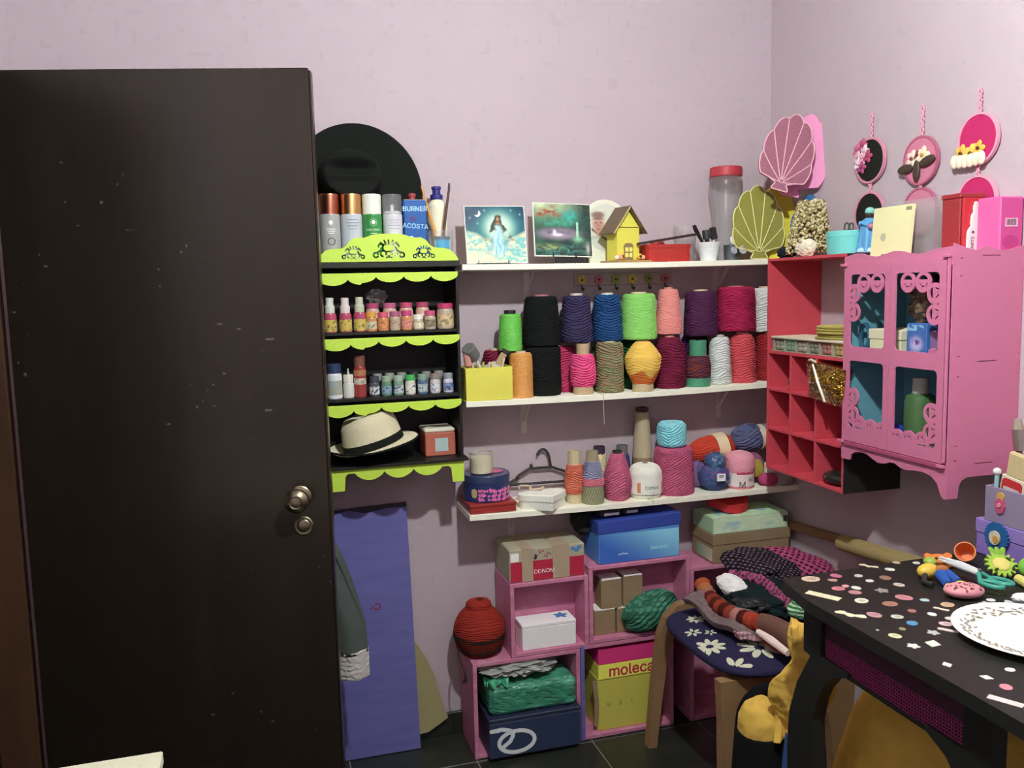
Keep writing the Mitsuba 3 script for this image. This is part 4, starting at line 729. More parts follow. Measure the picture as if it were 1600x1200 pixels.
put(k, 'handle', tube([(-1.118, -0.14, bz + 0.03), (-1.138, -0.138, bz + 0.10), (-1.152, -0.132, bz + 0.135)], 0.005), 'satin', c('#c9c6bb'))
k = thing('paint_roller', 'pink bristled brush at the left side of the yellow basket', 'brush')
put(k, 'handle', tube([(-1.165, -0.15, bz + 0.02), (-1.178, -0.15, bz + 0.11)], 0.006), 'satin', c('#b58878'))
put(k, 'bristles', tube([(-1.178, -0.15, bz + 0.108), (-1.186, -0.15, bz + 0.150)], [0.013, 0.010]), 'satin', c('#c78a7c'))
k = thing('flat_brush', 'beige wooden flat brush leaning right in the yellow basket', 'brush')
put(k, 'handle', xf(B(-0.011, 0.011, -0.004, 0.004, 0, 0.145, 0.003), ry=32, at=(-1.136, -0.15, bz + 0.02)), 'satin', c('#a8926a'))
put(k, 'ferrule', xf(B(-0.012, 0.012, -0.006, 0.006, 0.145, 0.157, 0.002), ry=32, at=(-1.136, -0.15, bz + 0.02)), 'satin', c('#2b2522'))
for i, (x0, x1, h, cc, lb) in enumerate(((-1.155, -1.162, 0.125, '#c9bd94', 'thin pale wooden stick in the yellow basket, left of the beige brush'), (-1.14, -1.128, 0.118, '#a9a05c', 'olive stick standing upright in the yellow basket'), (-1.09, -1.062, 0.128, '#d0b8a4', 'light wooden stick leaning right at the right of the yellow basket'), (-1.10, -1.104, 0.118, '#d8c27c', 'straw yellow stick between the beige brush and the right stick'))):
    k = thing('wooden_stick', lb, 'stick'); put(k, None, tube([(x0, -0.14 - 0.01 * i, bz + 0.015), (x1, -0.135 - 0.01 * i, bz + h)], 0.004), 'satin', c(cc))
k = thing('paper_roll', 'crumpled white paper at the right inside the yellow basket', 'paper'); put(k, None, ell(0.028, 0.02, 0.024, 3, (-1.092, -0.14, bz + 0.094), 0.3, 14, 2), 'matte', c('#bcb8ae'))

KZ = 1.2
# ------------------------------------------------------------------ lower shelf
def s3(x): return z3(x) + 0.0008
k = thing('tin_tray', 'flat dark red box lying under the navy tin', 'box')
put(k, 'body', B(-1.196, -1.043, -0.192, -0.03, s3(-1.12), s3(-1.12) + 0.020, 0.003), 'gloss', c('#8e2b27'))
put(k, 'lid', B(-1.198, -1.041, -0.194, -0.028, s3(-1.12) + 0.0205, s3(-1.12) + 0.032, 0.003), 'gloss', c('#8e2b27'))
k = thing('navy_tin', 'round navy blue tin printed with pink hearts', 'tin')
tz = s3(-1.12) + 0.0325; tx, ty, tr_ = -1.122, -0.112, 0.076
put(k, 'body', xf(lathe([(tr_ * 0.97, 0), (tr_, 0.002), (tr_, 0.068), (tr_ * 0.98, 0.07)], 64), at=(tx, ty, tz)), 'gloss', c('#23305a'))
put(k, 'lid', xf(lathe([(tr_ * 1.02, 0.062), (tr_ * 1.025, 0.064), (tr_ * 1.025, 0.082), (tr_ * 1.0, 0.085), (tr_ * 0.95, 0.0835)], 64), at=(tx, ty, tz)), 'gloss', c('#2b3658'))
put(k, 'lid_print', xf(face_z(ext(disc2(0.028, 0.01, 0.032), 0.0008)), at=(tx, ty, tz + 0.0852)), 'gloss', c('#b5406e'))
heart = Polygon([(0.5 * 16 * math.sin(t) ** 3 / 16, 0.5 * (13 * math.cos(t) - 5 * math.cos(2 * t) - 2 * math.cos(3 * t) - math.cos(4 * t)) / 16) for t in np.linspace(0, 2 * math.pi, 26)[:-1]])
hr = np.random.default_rng(5); hs = []
def on_tin(poly, ang_, zz, r=tr_):
    m = ext(poly, 0.0005).subdivide(); v = m.vertices; a = ang_ + v[:, 0] / r; rr = r + 0.0002 + v[:, 2]
    return trimesh.Trimesh(np.stack([tx + rr * np.sin(a), ty - rr * np.cos(a), tz + zz + v[:, 1]], 1), m.faces, process=False)
for i in range(30):
    s = hr.uniform(0.010, 0.019); an = -0.55 + 1.6 * (i % 10) / 9 + hr.uniform(-0.06, 0.06); zz = 0.008 + 0.014 * (i // 10) + hr.uniform(-0.002, 0.002) + 0.004 * abs(an - 0.3)
    hs.append(on_tin(affinity.rotate(affinity.scale(heart, s, s, origin=(0, 0)), hr.uniform(-40, 40), origin=(0, 0)), an, zz))
put(k, 'heart_print', hs, 'gloss', c('#d1619f'), sm=0)
put(k, 'cream_print', on_tin(rrect(0.020, 0.030, 0.009), -0.78, 0.030), 'gloss', c('#b59a6c'), sm=0)
k = thing('candle_jar', 'small clear jar of cream wax on top of the navy tin', 'jar')
jz = tz + 0.0865
put(k, 'glass', xf(lathe([(0.037, 0.001), (0.0385, 0.004), (0.0385, 0.05), (0.036, 0.056), (0.037, 0.066)], 48, close=False), at=(-1.137, -0.115, jz)), 'clear_plastic')
put(k, 'wax', xf(lathe([(0.0365, 0.001), (0.0373, 0.003), (0.0373, 0.049), (0.036, 0.050)], 40), at=(-1.137, -0.115, jz)), 'satin', c('#cfc9a2'))
put(k, 'rim', xf(lathe([(0.0372, 0.064), (0.0385, 0.066), (0.0375, 0.068), (0.0362, 0.066)], 40, close=False), at=(-1.137, -0.115, jz)), 'satin', c('#a8a888'))
k = thing('coat_hanger', 'black plastic clothes hanger leaning against the wall', 'hanger')
hp = smooth_path([(-0.866, -0.018, 0.915), (-0.870, -0.018, 0.94), (-0.878, -0.018, 0.965), (-0.892, -0.018, 0.977), (-0.906, -0.018, 0.972), (-0.915, -0.018, 0.957)], 24)
put(k, 'hook', tube(hp, 0.0042, 8), 'satin', c('#232323'))
put(k, 'frame', [tube([(-1.035, -0.022, 0.863), (-0.99, -0.02, 0.882), (-0.984, -0.02, 0.893), (-0.94, -0.018, 0.915), (-0.932, -0.018, 0.913), (-0.862, -0.018, 0.912), (-0.80, -0.02, 0.888), (-0.73, -0.022, 0.858)], 0.0046, 8), tube([(-1.035, -0.022, 0.863), (-0.73, -0.022, 0.858)], 0.0042, 8), ell(0.006, 0.005, 0.009, 2, (-0.937, -0.018, 0.921)), ell(0.007, 0.006, 0.007, 2, (-0.988, -0.02, 0.886))], 'satin', c('#232323'))
k = thing('heart_box', 'white heart-shaped box with a lid next to the hanger', 'box')
hb = affinity.scale(Polygon([(0.5 * 16 * math.sin(t) ** 3 / 16, 0.5 * (13 * math.cos(t) - 5 * math.cos(2 * t) - 2 * math.cos(3 * t) - math.cos(4 * t)) / 16) for t in np.linspace(0, 2 * math.pi, 80)[:-1]]).buffer(-0.03).buffer(0.03), 0.168, 0.140)
def hbx(m): return xf(m, rz=6, at=(-0.945, -0.118, s3(-0.945)))
put(k, 'body', hbx(ext(hb.buffer(-0.003), 0.028)), 'satin', c('#cfd3c4'))
put(k, 'lid', hbx(xf(ext(hb, 0.018), at=(0, 0, 0.0285))), 'satin', c('#d6dacb'))
put(k, 'lid_panel', hbx(xf(ext(hb.buffer(-0.014), 0.003), at=(0, 0, 0.0467))), 'satin', c('#dde0d2'))
put(k, 'ribbon', hbx(xf(tube(smooth_path([(-0.055, 0.03, 0.051), (-0.035, 0.05, 0.055), (-0.015, 0.03, 0.053), (-0.03, 0.0, 0.052), (0.0, -0.01, 0.053), (0.02, 0.01, 0.052)], 30), 0.0035, 6))), 'satin', c('#c9b39a'))
cone('short orange yarn on a beige cone, leftmost of the small cones', -0.823, -0.135, s3(-0.82), 0.0285, 0.026, 0.098, g('#cf7358'), prof=[(0, 0.0275), (0.015, 0.0305), (0.06, 0.0305), (0.098, 0.023)], base_h=0.032, base_col=(c('#b7ab84'), 0.027), core=c('#b7ab84'), core_h=0.046, core_r=0.0205, pitch=0.0065)
k = thing('yarn_cone', 'striped cone with grey-blue and pink yarn and hatched khaki ends, in front', 'yarn cone')
sx, sy, sz = -0.767, -0.158, s3(-0.767)
put(k, 'core_base', xf(lathe([(0.0365, 0), (0.0368, 0.002), (0.0345, 0.062)], 40), at=(sx, sy, sz)), 'matte', c('#8f8f6c'))
put(k, 'hatching', [tube([(sx + (0.0372 - 0.0022 * t) * math.sin(a + 0.7 * t), sy - (0.0372 - 0.0022 * t) * math.cos(a + 0.7 * t), sz + 0.002 + 0.058 * t) for t in np.linspace(0, 1, 7)], 0.0011, 5) for a in np.linspace(0, 2 * math.pi, 25)[:-1]], 'satin', c('#56604c'))
m = xf(yarn_mesh([(0, 0.034), (0.01, 0.036), (0.04, 0.0325), (0.082, 0.024)], seed=61, pitch=0.006), at=(sx, sy, sz + 0.060))
put(k, 'yarn', m, 'cloth', blend(np.tile(c('#8b8ea8'), (len(m.vertices), 1)), c('#d77f90'), (sz + 0.088 - m.vertices[:, 2]) * 300), sm=True)
put(k, 'core', xf(lathe([(0.0225, 0.138), (0.0185, 0.176), (0.015, 0.176), (0.014, 0.15)], 32), at=(sx, sy, sz)), 'matte', c('#8f8568'))
cone('pale cream yarn cone with a purple-black cap, behind the striped cone', -0.708, -0.072, s3(-0.7), 0.030, 0.020, 0.150, g('#d8cf9c'), core=c('#37293c'), core_h=0.022, core_r=0.020)
cone('rose pink spindle-shaped yarn cone with a black core top', -0.670, -0.14, s3(-0.67), 0.04, 0.02, 0.158, g('#b85c7a'), prof=[(0, 0.034), (0.012, 0.040), (0.055, 0.0465), (0.10, 0.039), (0.14, 0.027), (0.158, 0.0195)], core=c('#2f2a24'), core_h=0.009, core_r=0.0165, pitch=0.009, slope=0.01)
cone('navy blue yarn cone with a grey cap half hidden behind the rose spindle', -0.622, -0.07, s3(-0.62), 0.034, 0.020, 0.142, g('#30457c'), core=c('#5b5b5c'), core_h=0.028, core_r=0.020)
k = thing('cardboard_cone', 'tall empty khaki cardboard cone with a dark top', 'cone')
put(k, 'lower_cone', xf(lathe([(0.038, 0), (0.038, 0.002), (0.0325, 0.135), (0.031, 0.136)], 40), at=(-0.540, -0.060, s3(-0.54))), 'kraft', sm=35)
put(k, 'upper_cone', xf(lathe([(0.034, 0.120), (0.0342, 0.122), (0.022, 0.288), (0.0215, 0.289)], 40), at=(-0.540, -0.060, s3(-0.54))), 'matte', lambda p: c('#a3977a') * (0.9 + 0.2 * meshkit.noise(p * 60))[:, None])
put(k, 'tip', xf(lathe([(0.0226, 0.279), (0.0222, 0.296), (0.018, 0.297), (0.017, 0.285)], 32), at=(-0.540, -0.060, s3(-0.54))), 'matte', c('#43352a'))
def label_wrap(k, part, r, x, y, z, w, h, col, prints=(), mat='satin'):
    m, uv = curved_label(w, h, r, x, y, z, 0.0012); pc = np.tile(np.asarray(col, float), (len(uv), 1)); put(k, part, m, mat, pc)
    for txt, hh, dx, dz, cc in prints:
        t = centred(text(txt, hh)); v = t.subdivide(); vv = v.vertices; a = (vv[:, 0] + dx) / r; rr = r + 0.0014 + vv[:, 2]
        put(k, 'lettering', trimesh.Trimesh(np.stack([x + rr * np.sin(a), y - rr * np.cos(a), z + dz + vv[:, 1]], 1), v.faces, process=False), mat, cc, sm=0)
k = thing('cotton_ball', 'white cotton yarn ball with a white paper band', 'yarn ball')
wx, wy, wz = -0.567, -0.140, s3(-0.567)
m = xf(yarn_mesh([(0, 0.046), (0.008, 0.052), (0.04, 0.0565), (0.08, 0.0565), (0.102, 0.049), (0.114, 0.030), (0.116, 0.012)], seed=71, pitch=0.006, amp=0.0008, bulge=0.0006), at=(wx, wy, wz))
put(k, 'yarn', m, 'cloth', yarn_col(g('#d9dcce'), 71, 0.05)(m.vertices), sm=True)
put(k, 'hole', xf(lathe([(0.010, 0), (0.009, 0.003)], 20), at=(wx, wy, wz + 0.115)), 'satin', c('#6a6a5e'))
label_wrap(k, 'band', 0.0575, wx, wy, wz + 0.018, 0.15, 0.052, c('#dfe0d2'), (('Cotton', 0.011, -0.002, 0.024, c('#3a5f64')), ('ball', 0.006, 0.0, 0.008, c('#9fae9c'))))
m, uv = curved_label(0.012, 0.034, 0.0577, wx, wy, 0, 0.0016)
for an in (-0.80, 0.80):
    q = m.vertices.copy(); cx_, sx_ = math.cos(an), math.sin(an); xx, yy = q[:, 0] - wx, q[:, 1] - wy
    put(k, 'orange_print', trimesh.Trimesh(np.stack([wx + xx * cx_ - yy * sx_, wy + xx * sx_ + yy * cx_, q[:, 2] + wz + 0.024], 1), m.faces, process=False), 'satin', c('#c9825c'))
cone('big rose pink yarn cone carrying the light blue one', -0.447, -0.112, s3(-0.447), 0.0715, 0.062, 0.160, g('#b05274'), slope=0.014, pitch=0.0085, core_h=0.001)
cone('small light turquoise yarn ball sitting on the big rose cone', -0.452, -0.112, s3(-0.447) + 0.163, 0.047, 0.046, 0.085, g('#7cc9d2'), prof=[(0, 0.040), (0.01, 0.0475), (0.04, 0.049), (0.072, 0.047), (0.085, 0.036)], core_h=0.0005, core_r=0.01, slope=0.01, name='yarn_ball', cat='yarn ball')
def skein(name, label, at, rx_, ry_, rz_, col, axis=0, strands=26, seed=0, amp=0.05, second=None, rot=0, tilt=0, sub=5, twist=1.2, cat='yarn ball'):
    """A ball or skein: an ellipsoid of wound strands."""
    k = thing(name, label, cat)
    m = trimesh.creation.icosphere(subdivisions=sub); v = m.vertices
    ax = v[:, axis]; o = [i for i in range(3) if i != axis]; ang_ = np.arctan2(v[:, o[1]], v[:, o[0]])
    ph = strands * ang_ + twist * strands * ax + 3 * meshkit.noise(v * 3 + seed * 9)
    r = 1 + amp * (np.abs(np.sin(ph / 2)) - 0.5) + 0.10 * (meshkit.fbm(v * 2.2 + 20 + seed * 5, 3) - 0.5)
    m = trimesh.Trimesh(v * r[:, None] * np.array([rx_, ry_, rz_]), m.faces, process=False)
    m = xf(m, ry=tilt, rz=rot, at=at); cc = yarn_col(col, seed + 40, 0.16, second)(m.vertices)
    put(k, 'yarn', m, 'cloth', cc, sm=True); return k
k = skein('yarn_skein', 'orange-red yarn skein with a cream paper band on the lower shelf', (-0.264, -0.052, s3(-0.26) + 0.128), 0.098, 0.044, 0.046, g('#c23f28'), axis=0, strands=24, seed=1, twist=0.3, amp=0.08, tilt=-8, cat='yarn skein')
put(k, 'band', xf(lathe([(0.0475, -0.022), (0.0505, -0.020), (0.0505, 0.020), (0.0475, 0.022)], 40, close=False), ry=82, at=(-0.236, -0.052, s3(-0.26) + 0.132)), 'satin', c('#dcc9a2'))
k = skein('yarn_ball', 'navy grey yarn ball with a cream band beside the red cubby unit', (-0.125, -0.068, s3(-0.12) + 0.158), 0.066, 0.045, 0.050, g('#5a6084'), axis=0, strands=20, seed=2, twist=0.8, amp=0.10, second=c('#4a4a66'))
put(k, 'band', xf(lathe([(0.043, -0.012), (0.0455, -0.01), (0.0455, 0.010), (0.043, 0.012)], 40, close=False), ry=80, at=(-0.078, -0.068, s3(-0.12) + 0.158)), 'satin', c('#cfc2a4'))
k = skein('yarn_ball', 'mottled purple yarn under the navy ball, mostly hidden', (-0.125, -0.075, s3(-0.12) + 0.056), 0.055, 0.045, 0.052, g('#9a5a7c'), seed=3)
k = skein('yarn_ball', 'olive yellow yarn ball peeping out behind the pale pink ball', (-0.128, -0.135, s3(-0.13) + 0.058), 0.022, 0.02, 0.032, g('#a08f34'), seed=4)
k = skein('yarn_skein', 'magenta yarn skein lying at the right under the red cubby unit', (-0.100, -0.162, s3(-0.1) + 0.022), 0.038, 0.026, 0.022, g('#b0436c'), seed=5, cat='yarn skein')
k = thing('paper_label', 'white paper packet leaning beside the red cubby unit', 'packet'); put(k, None, B(-0.115, -0.062, -0.172, -0.155, s3(-0.1) + 0.045, s3(-0.1) + 0.083, 0.003), 'satin', c('#c9cfc4'))
k = skein('yarn_ball', 'lilac yarn ball peeping out between the big rose cone and the wrapped blue yarn', (-0.338, -0.085, s3(-0.33) + 0.048), 0.034, 0.034, 0.047, g('#786592'), seed=6)
k = skein('wrapped_yarn', 'blue and purple yarn ball wrapped in clear film with a white barcode label', (-0.304, -0.142, s3(-0.3) + 0.046), 0.055, 0.050, 0.046, g('#39527f'), seed=7, second=c('#5c4280'), amp=0.03, cat='yarn ball')
put(k, 'yarn_top', ell(0.036, 0.036, 0.034, 4, (-0.301, -0.140, s3(-0.3) + 0.099), 0.12, 12, 4), 'gloss', lambda p: blend(np.tile(c('#31507f'), (len(p), 1)), c('#4f8fae'), (meshkit.noise(p * 90) - 0.55) * 5), sm=True)
fm = ell(0.059, 0.0545, 0.068, 4, (-0.303, -0.142, s3(-0.3) + 0.068), 0.16, 13, 5); put(k, 'film', fm, 'pane', sm=True)
lbm = xf(face_y(ext(sbox(-0.0165, -0.013, 0.0165, 0.013), 0.0008)), rx=-6, ry=2, at=(-0.312, -0.2045, s3(-0.3) + 0.056)); put(k, 'label', lbm, 'satin', c('#e6e6e2'), sm=0)
bc = [sbox(-0.010 + 0.0022 * i, 0, -0.010 + 0.0022 * i + (0.0013 if i % 3 else 0.0006), 0.010) for i in range(9)]
put(k + '__label', 'barcode', xf(face_y(ext(shapely.MultiPolygon(bc), 0.0004)), rx=-6, ry=2, at=(-0.312, -0.2056, s3(-0.3) + 0.055)), 'satin', c('#4a4a4e'), sm=0)
k = thing('yarn_ball', 'pale pink yarn ball with a white printed band', 'yarn ball')
px0, py0, pz0 = -0.203, -0.140, s3(-0.2)
m = xf(yarn_mesh([(0, 0.040), (0.006, 0.046), (0.05, 0.048), (0.075, 0.0525), (0.10, 0.0505), (0.122, 0.036), (0.13, 0.012)], seed=81, pitch=0.005, amp=0.0006, bulge=0.0008), at=(px0, py0, pz0)); put(k, 'yarn', m, 'cloth', yarn_col(g('#dc93a2'), 81, 0.05)(m.vertices), sm=True)
label_wrap(k, 'band', 0.0487, px0, py0, pz0 + 0.010, 0.15, 0.048, c('#dccdcb'), (('M', 0.020, -0.016, 0.008, c('#2c2430')),))
m, uv = curved_label(0.07, 0.010, 0.0487, px0, py0, pz0 + 0.053, 0.0016); put(k, 'band_stripe', m, 'satin', c('#b5385c'))
m, uv = curved_label(0.022, 0.038, 0.0487, px0, py0, pz0 + 0.014, 0.0016); q = m.vertices.copy(); an = 0.36; xx, yy = q[:, 0] - px0, q[:, 1] - py0
put(k, 'print', trimesh.Trimesh(np.stack([px0 + xx * math.cos(an) - yy * math.sin(an), py0 + xx * math.sin(an) + yy * math.cos(an), q[:, 2]], 1), m.faces, process=False), 'satin', np.where((np.abs((uv[:, 1] * 7) % 1 - 0.5) < 0.2)[:, None], c('#a89a9c'), c('#dccdcb')))
k = thing('glass_jar', 'low clear glass jar in the shade under the red cubby unit', 'jar')
put(k, 'glass', xf(lathe([(0.0, 0.001), (0.044, 0.001), (0.047, 0.006), (0.047, 0.055), (0.040, 0.062), (0.041, 0.075)], 48, close=False), at=(-0.040, -0.150, s3(-0.05))), 'clear_plastic'); put(k, 'contents', xf(lathe([(0.040, 0.002), (0.043, 0.006), (0.043, 0.03), (0.03, 0.036)], 36), at=(-0.040, -0.150, s3(-0.05))), 'satin', c('#8d8f84'))
k = thing('loose_thread', 'loose beige thread trailing over the edge of the lower shelf', 'thread'); put(k, None, tube(smooth_path([(-0.60, -0.13, s3(-0.6) + 0.001), (-0.585, -0.18, s3(-0.6) + 0.001), (-0.570, -0.202, s3(-0.6) + 0.001), (-0.566, -0.2025, s3(-0.6) - 0.02)], 20), 0.0009, 5), 'cloth', c('#a08f7c'))
k = thing('loose_thread', 'thin pale cord hanging down from the middle shelf', 'thread'); put(k, None, tube([(-0.742, -0.15, s2(-0.74) + 0.0005), (-0.742, -0.2012, s2(-0.74) + 0.0005), (-0.742, -0.2022, s2(-0.74) - 0.02), (-0.740, -0.202, s2(-0.74) - 0.10)], 0.0011, 5), 'cloth', c('#b3a9a0'))

KZ = 1.0
# ------------------------------------------------------------------ red cubby unit on the right wall
RED = c('#c8404f', 1.0); RX, RY0, RY1, RZ0, RZ1 = -0.2, -0.301, -0.7005, 0.9105, 1.6055
k = thing('cubby_unit', 'crimson wall unit of nine small cubbies below one big one, black outside', 'shelf')
t = 0.009
put(k, 'side_panel', B(RX, -0.0008, RY0, RY0 - t, RZ0, RZ1, 0.001), 'satin', RED)
put(k, 'side_panel', B(RX, -0.0008, RY1 + t, RY1 + 0.0012, RZ0, RZ1, 0.001), 'satin', RED)
put(k, 'black_side', B(RX + 0.001, -0.0008, RY1 + 0.001, RY1, RZ0, RZ1, 0.0004), 'satin', c('#1b1d1b'))
for i, zt in enumerate((RZ1, 1.306, 1.184, 1.052, RZ0 + t)): put(k, 'shelf_board', B(RX + 0.0003, -0.001, RY0 - t - 0.0003, RY1 + t + 0.0003, zt - t, zt, 0.001), 'satin', RED)
for y in (-0.432, -0.563):
    for za, zb_ in ((RZ0 + t + 0.0003, 1.0427), (1.0523, 1.1747), (1.1843, 1.2967)): put(k, 'divider', B(RX + 0.0006, -0.001, y + t / 2, y - t / 2, za, zb_, 0.001), 'satin', RED)
put(k, 'hinge', [B(RX + 0.0, RX + 0.02, -0.4272, -0.4250, 1.205, 1.222, 0.0005), tube([(RX - 0.001, -0.426, 1.203), (RX - 0.001, -0.426, 1.224)], 0.0025, 8)], 'metal', c('#b58a8a'))
# what stands in it
k = thing('organizer_box', 'long clear plastic organizer box with small compartments in the big red cubby', 'box')
oz = 1.3068; ox0, ox1, oy0, oy1 = -0.193, -0.06, -0.318, -0.688
put(k, 'shell', [B(ox0, ox0 + 0.002, oy0, oy1, oz + 0.001, oz + 0.040, 0.0005), B(ox1 - 0.002, ox1, oy0, oy1, oz + 0.001, oz + 0.040, 0.0005), B(ox0, ox1, oy0, oy0 - 0.002, oz + 0.001, oz + 0.040, 0.0005), B(ox0, ox1, oy1 + 0.002, oy1, oz + 0.001, oz + 0.040, 0.0005)], 'pane')
put(k, 'bottom', B(ox0, ox1, oy0, oy1, oz, oz + 0.002, 0.0005), 'satin', c('#b7b09a'))
put(k, 'lid', B(ox0 - 0.002, ox1 + 0.002, oy0 + 0.002, oy1 - 0.002, oz + 0.0405, oz + 0.048, 0.002), 'satin', c('#cfc9ae'))
for i in range(6):
    ya = oy0 - 0.004 - i * 0.0605; put(k, 'divider', B(ox0 + 0.003, ox1 - 0.003, ya, ya - 0.0015, oz + 0.002, oz + 0.037, 0.0004), 'satin', c('#b9b8a4'))
    cc = ['#a9a48c', '#8a9a80', '#b0b09e', '#7d8f7a', '#b0756c', '#a89a64'][i]
    put(k, 'beads', [ell(0.010, 0.010, 0.010, 1, (ox0 + 0.016 + 0.022 * a, ya - 0.016 - 0.021 * b, oz + 0.0125 + 0.014 * d)) for a in range(3) for b in range(2) for d in range(2)], 'satin', c(cc))
for i in range(5):
    k = thing('coaster', ['lowest', 'second lowest', 'middle', 'second highest', 'topmost'][i] + ' of the olive woven coasters stacked on the organizer box', 'coaster', None)
    put(k, None, xf(lathe([(0.078, 0), (0.081, 0.002), (0.081, 0.006), (0.078, 0.0075)], 44), at=(-0.115 + 0.004 * math.sin(i * 2.1), -0.585 + 0.006 * math.cos(i * 1.7), oz + 0.0487 + 0.0079 * i)), 'cloth', (lambda q: lambda p: c('#a79b4c', q) * (0.8 + 0.4 * meshkit.noise(p * 190))[:, None])(0.85 + 0.08 * (i % 3)))
k = thing('glitter_bag', 'clear bag of gold tinsel hanging out of a red cubby', 'bag')
def bagf(u, v):
    y = -0.556 - 0.142 * u - 0.010 * (1 - v) - 0.028 * v * u; z = 1.176 + 0.105 * v + 0.012 * (1 - u) * v + 0.015 * (1 - v) * (1 - u) - 0.004
    x = -0.205 - 0.018 * np.sin(np.pi * u) * np.sin(np.pi * np.clip(v * 1.05, 0, 1)); return np.stack([x, y, z], 1)
m = sheet(bagf, 60, 50, 0.026); tex = meshkit.noise(m.vertices * 330); m.vertices += 0.006 * (meshkit.noise(m.vertices * 260 + 9) - 0.5)[:, None] * np.array([1.4, 0.5, 0.5])
put(k, 'tinsel', m, 'metal', blend(np.tile(c('#c79a2c'), (len(tex), 1)), c('#6a4c14'), (tex - 0.45) * 5), sm=0)
put(k, 'seal', [tube([(-0.236, -0.600, 1.285), (-0.238, -0.628, 1.235), (-0.232, -0.655, 1.178)], [0.003, 0.0045, 0.004], 6), tube([(-0.212, -0.548, 1.292), (-0.224, -0.575, 1.296), (-0.230, -0.605, 1.292)], 0.004, 6)], 'gloss', c('#d9d0b4'))
fm = sheet(lambda u, v: bagf(u * 1.04 - 0.02, v * 1.06 - 0.02) + np.stack([-0.004 * np.sin(u * 9), 0 * u, 0 * u], 1), 40, 40, 0.036); put(k, 'film', fm, 'pane', sm=True)
k = thing('glasses_case', 'black glasses case lying in the lowest right red cubby', 'case')
put(k, 'body', ell(0.040, 0.058, 0.020, 4, (-0.158, -0.628, 0.9205 + 0.0205)), 'gloss', c('#1d2220'))
put(k, 'button', ell(0.003, 0.004, 0.004, 2, (-0.1975, -0.615, 0.944)), 'metal', c('#8a9a94'))

# ------------------------------------------------------------------ pink lace cabinet
PINK = c('#d2749a', 0.92)
CX, CY0, CY1 = -0.21, -0.7045, -1.105
k = cab = thing('lace_cabinet', 'pink wooden wall cabinet with two lace-cut doors', 'cabinet')
def on_front(poly, d, x=CX): return face_x(ext(poly, d), x, 0, 0)     # u = -y
A0, A1 = -CY0, -CY1
# front frame: scalloped crest, rail and feet around the two doors
cz = 1.588; us = np.linspace(0, 1, 81)
crest_top = [(A0 + (A1 - A0) * u, 1.597 + 0.0055 * math.sin(2 * math.pi * (u * 2.62 - 0.10)) + 0.010 * max(0, (u - 0.88) / 0.12) ** 2) for u in us]
front = Polygon([(A0, 1.56)] + crest_top + [(A1, 1.56)])
put(k, 'crest', on_front(front, 0.005, CX + 0.004), 'satin', PINK)
ap = [(A0, 1.072), (A1, 1.072), (A1, 0.990), (A1 - 0.014, 0.990), (A1 - 0.022, 1.003), (A1 - 0.032, 1.024), (A1 - 0.052, 1.038), (A1 - 0.080, 1.043), (A1 - 0.110, 1.041), (A1 - 0.138, 1.036), (A1 - 0.160, 1.038), (A1 - 0.182, 1.046), (A1 - 0.200, 1.045), (A1 - 0.222, 1.037), (A1 - 0.245, 1.035), (A1 - 0.268, 1.042), (A1 - 0.290, 1.050), (A1 - 0.315, 1.053), (A1 - 0.340, 1.049), (A1 - 0.357, 1.038), (A1 - 0.363, 1.022), (A0 + 0.004, 1.020), (A0, 1.024)]
put(k, 'apron', on_front(Polygon(ap), 0.005, CX + 0.004), 'satin', PINK)
put(k, 'bottom_board', B(CX + 0.005, -0.001, CY0 - 0.005, CY1 + 0.005, 1.072, 1.079, 0.001), 'satin', PINK)
put(k, 'shelf_board', B(CX + 0.012, -0.006, CY0 - 0.005, CY1 + 0.005, 1.325, 1.331, 0.001), 'satin', c('#5fa0b0'))
put(k, 'top_board', B(CX + 0.005, -0.001, CY0 - 0.005, CY1 + 0.005, 1.580, 1.587, 0.001), 'satin', PINK)
put(k, 'back_panel', B(-0.005, -0.001, CY0 - 0.005, CY1 + 0.005, 1.08, 1.58, 0.0005), 'satin', c('#5fa0b0'))
put(k, 'inner_lining', B(CX + 0.012, -0.006, CY0 - 0.0048, CY0 - 0.0062, 1.08, 1.579, 0.0003), 'satin', c('#5fa0b0'))
put(k, 'side_panel', B(CX + 0.0, -0.001, CY0, CY0 - 0.0045, 1.03, 1.592, 0.001), 'satin', PINK)
sp = [(-CX, 0.990)] ; sd = Polygon([(0.0, 1.604), (0.025, 1.600), (0.055, 1.592), (0.085, 1.597), (0.115, 1.604), (0.145, 1.594), (0.175, 1.601), (0.2085, 1.612), (0.2085, 0.990), (0.176, 0.990), (0.173, 1.020), (0.166, 1.033), (0.150, 1.041), (0.06, 1.041), (0.02, 1.040), (0.0, 1.038)])
slots = unary_union([sbox(a, z, b, z + 0.0022) for a, b, z in ((0.072, 0.126, 1.5805), (0.072, 0.130, 1.325), (0.072, 0.128, 1.072))] + [sbox(0.183, z, 0.190, z + 0.002) for z in (1.575, 1.533, 1.34, 1.29, 1.12, 1.083)] + [sbox(0.004, z, 0.008, z + 0.002) for z in (1.34, 1.29)])
sdm = ext(sd.difference(slots), 0.005); sdm = face_y(trimesh.Trimesh(sdm.vertices * np.array([-1, 1, 1]), sdm.faces[:, ::-1], process=False), -0.0012, CY1 + 0.005, 0)
put(k, 'side_panel', sdm, 'satin', PINK)
put(k, 'slot_back', B(-0.2, -0.002, CY1 + 0.0062, CY1 + 0.0055, 1.06, 1.59, 0.0003), 'satin', c('#8a2f55'))
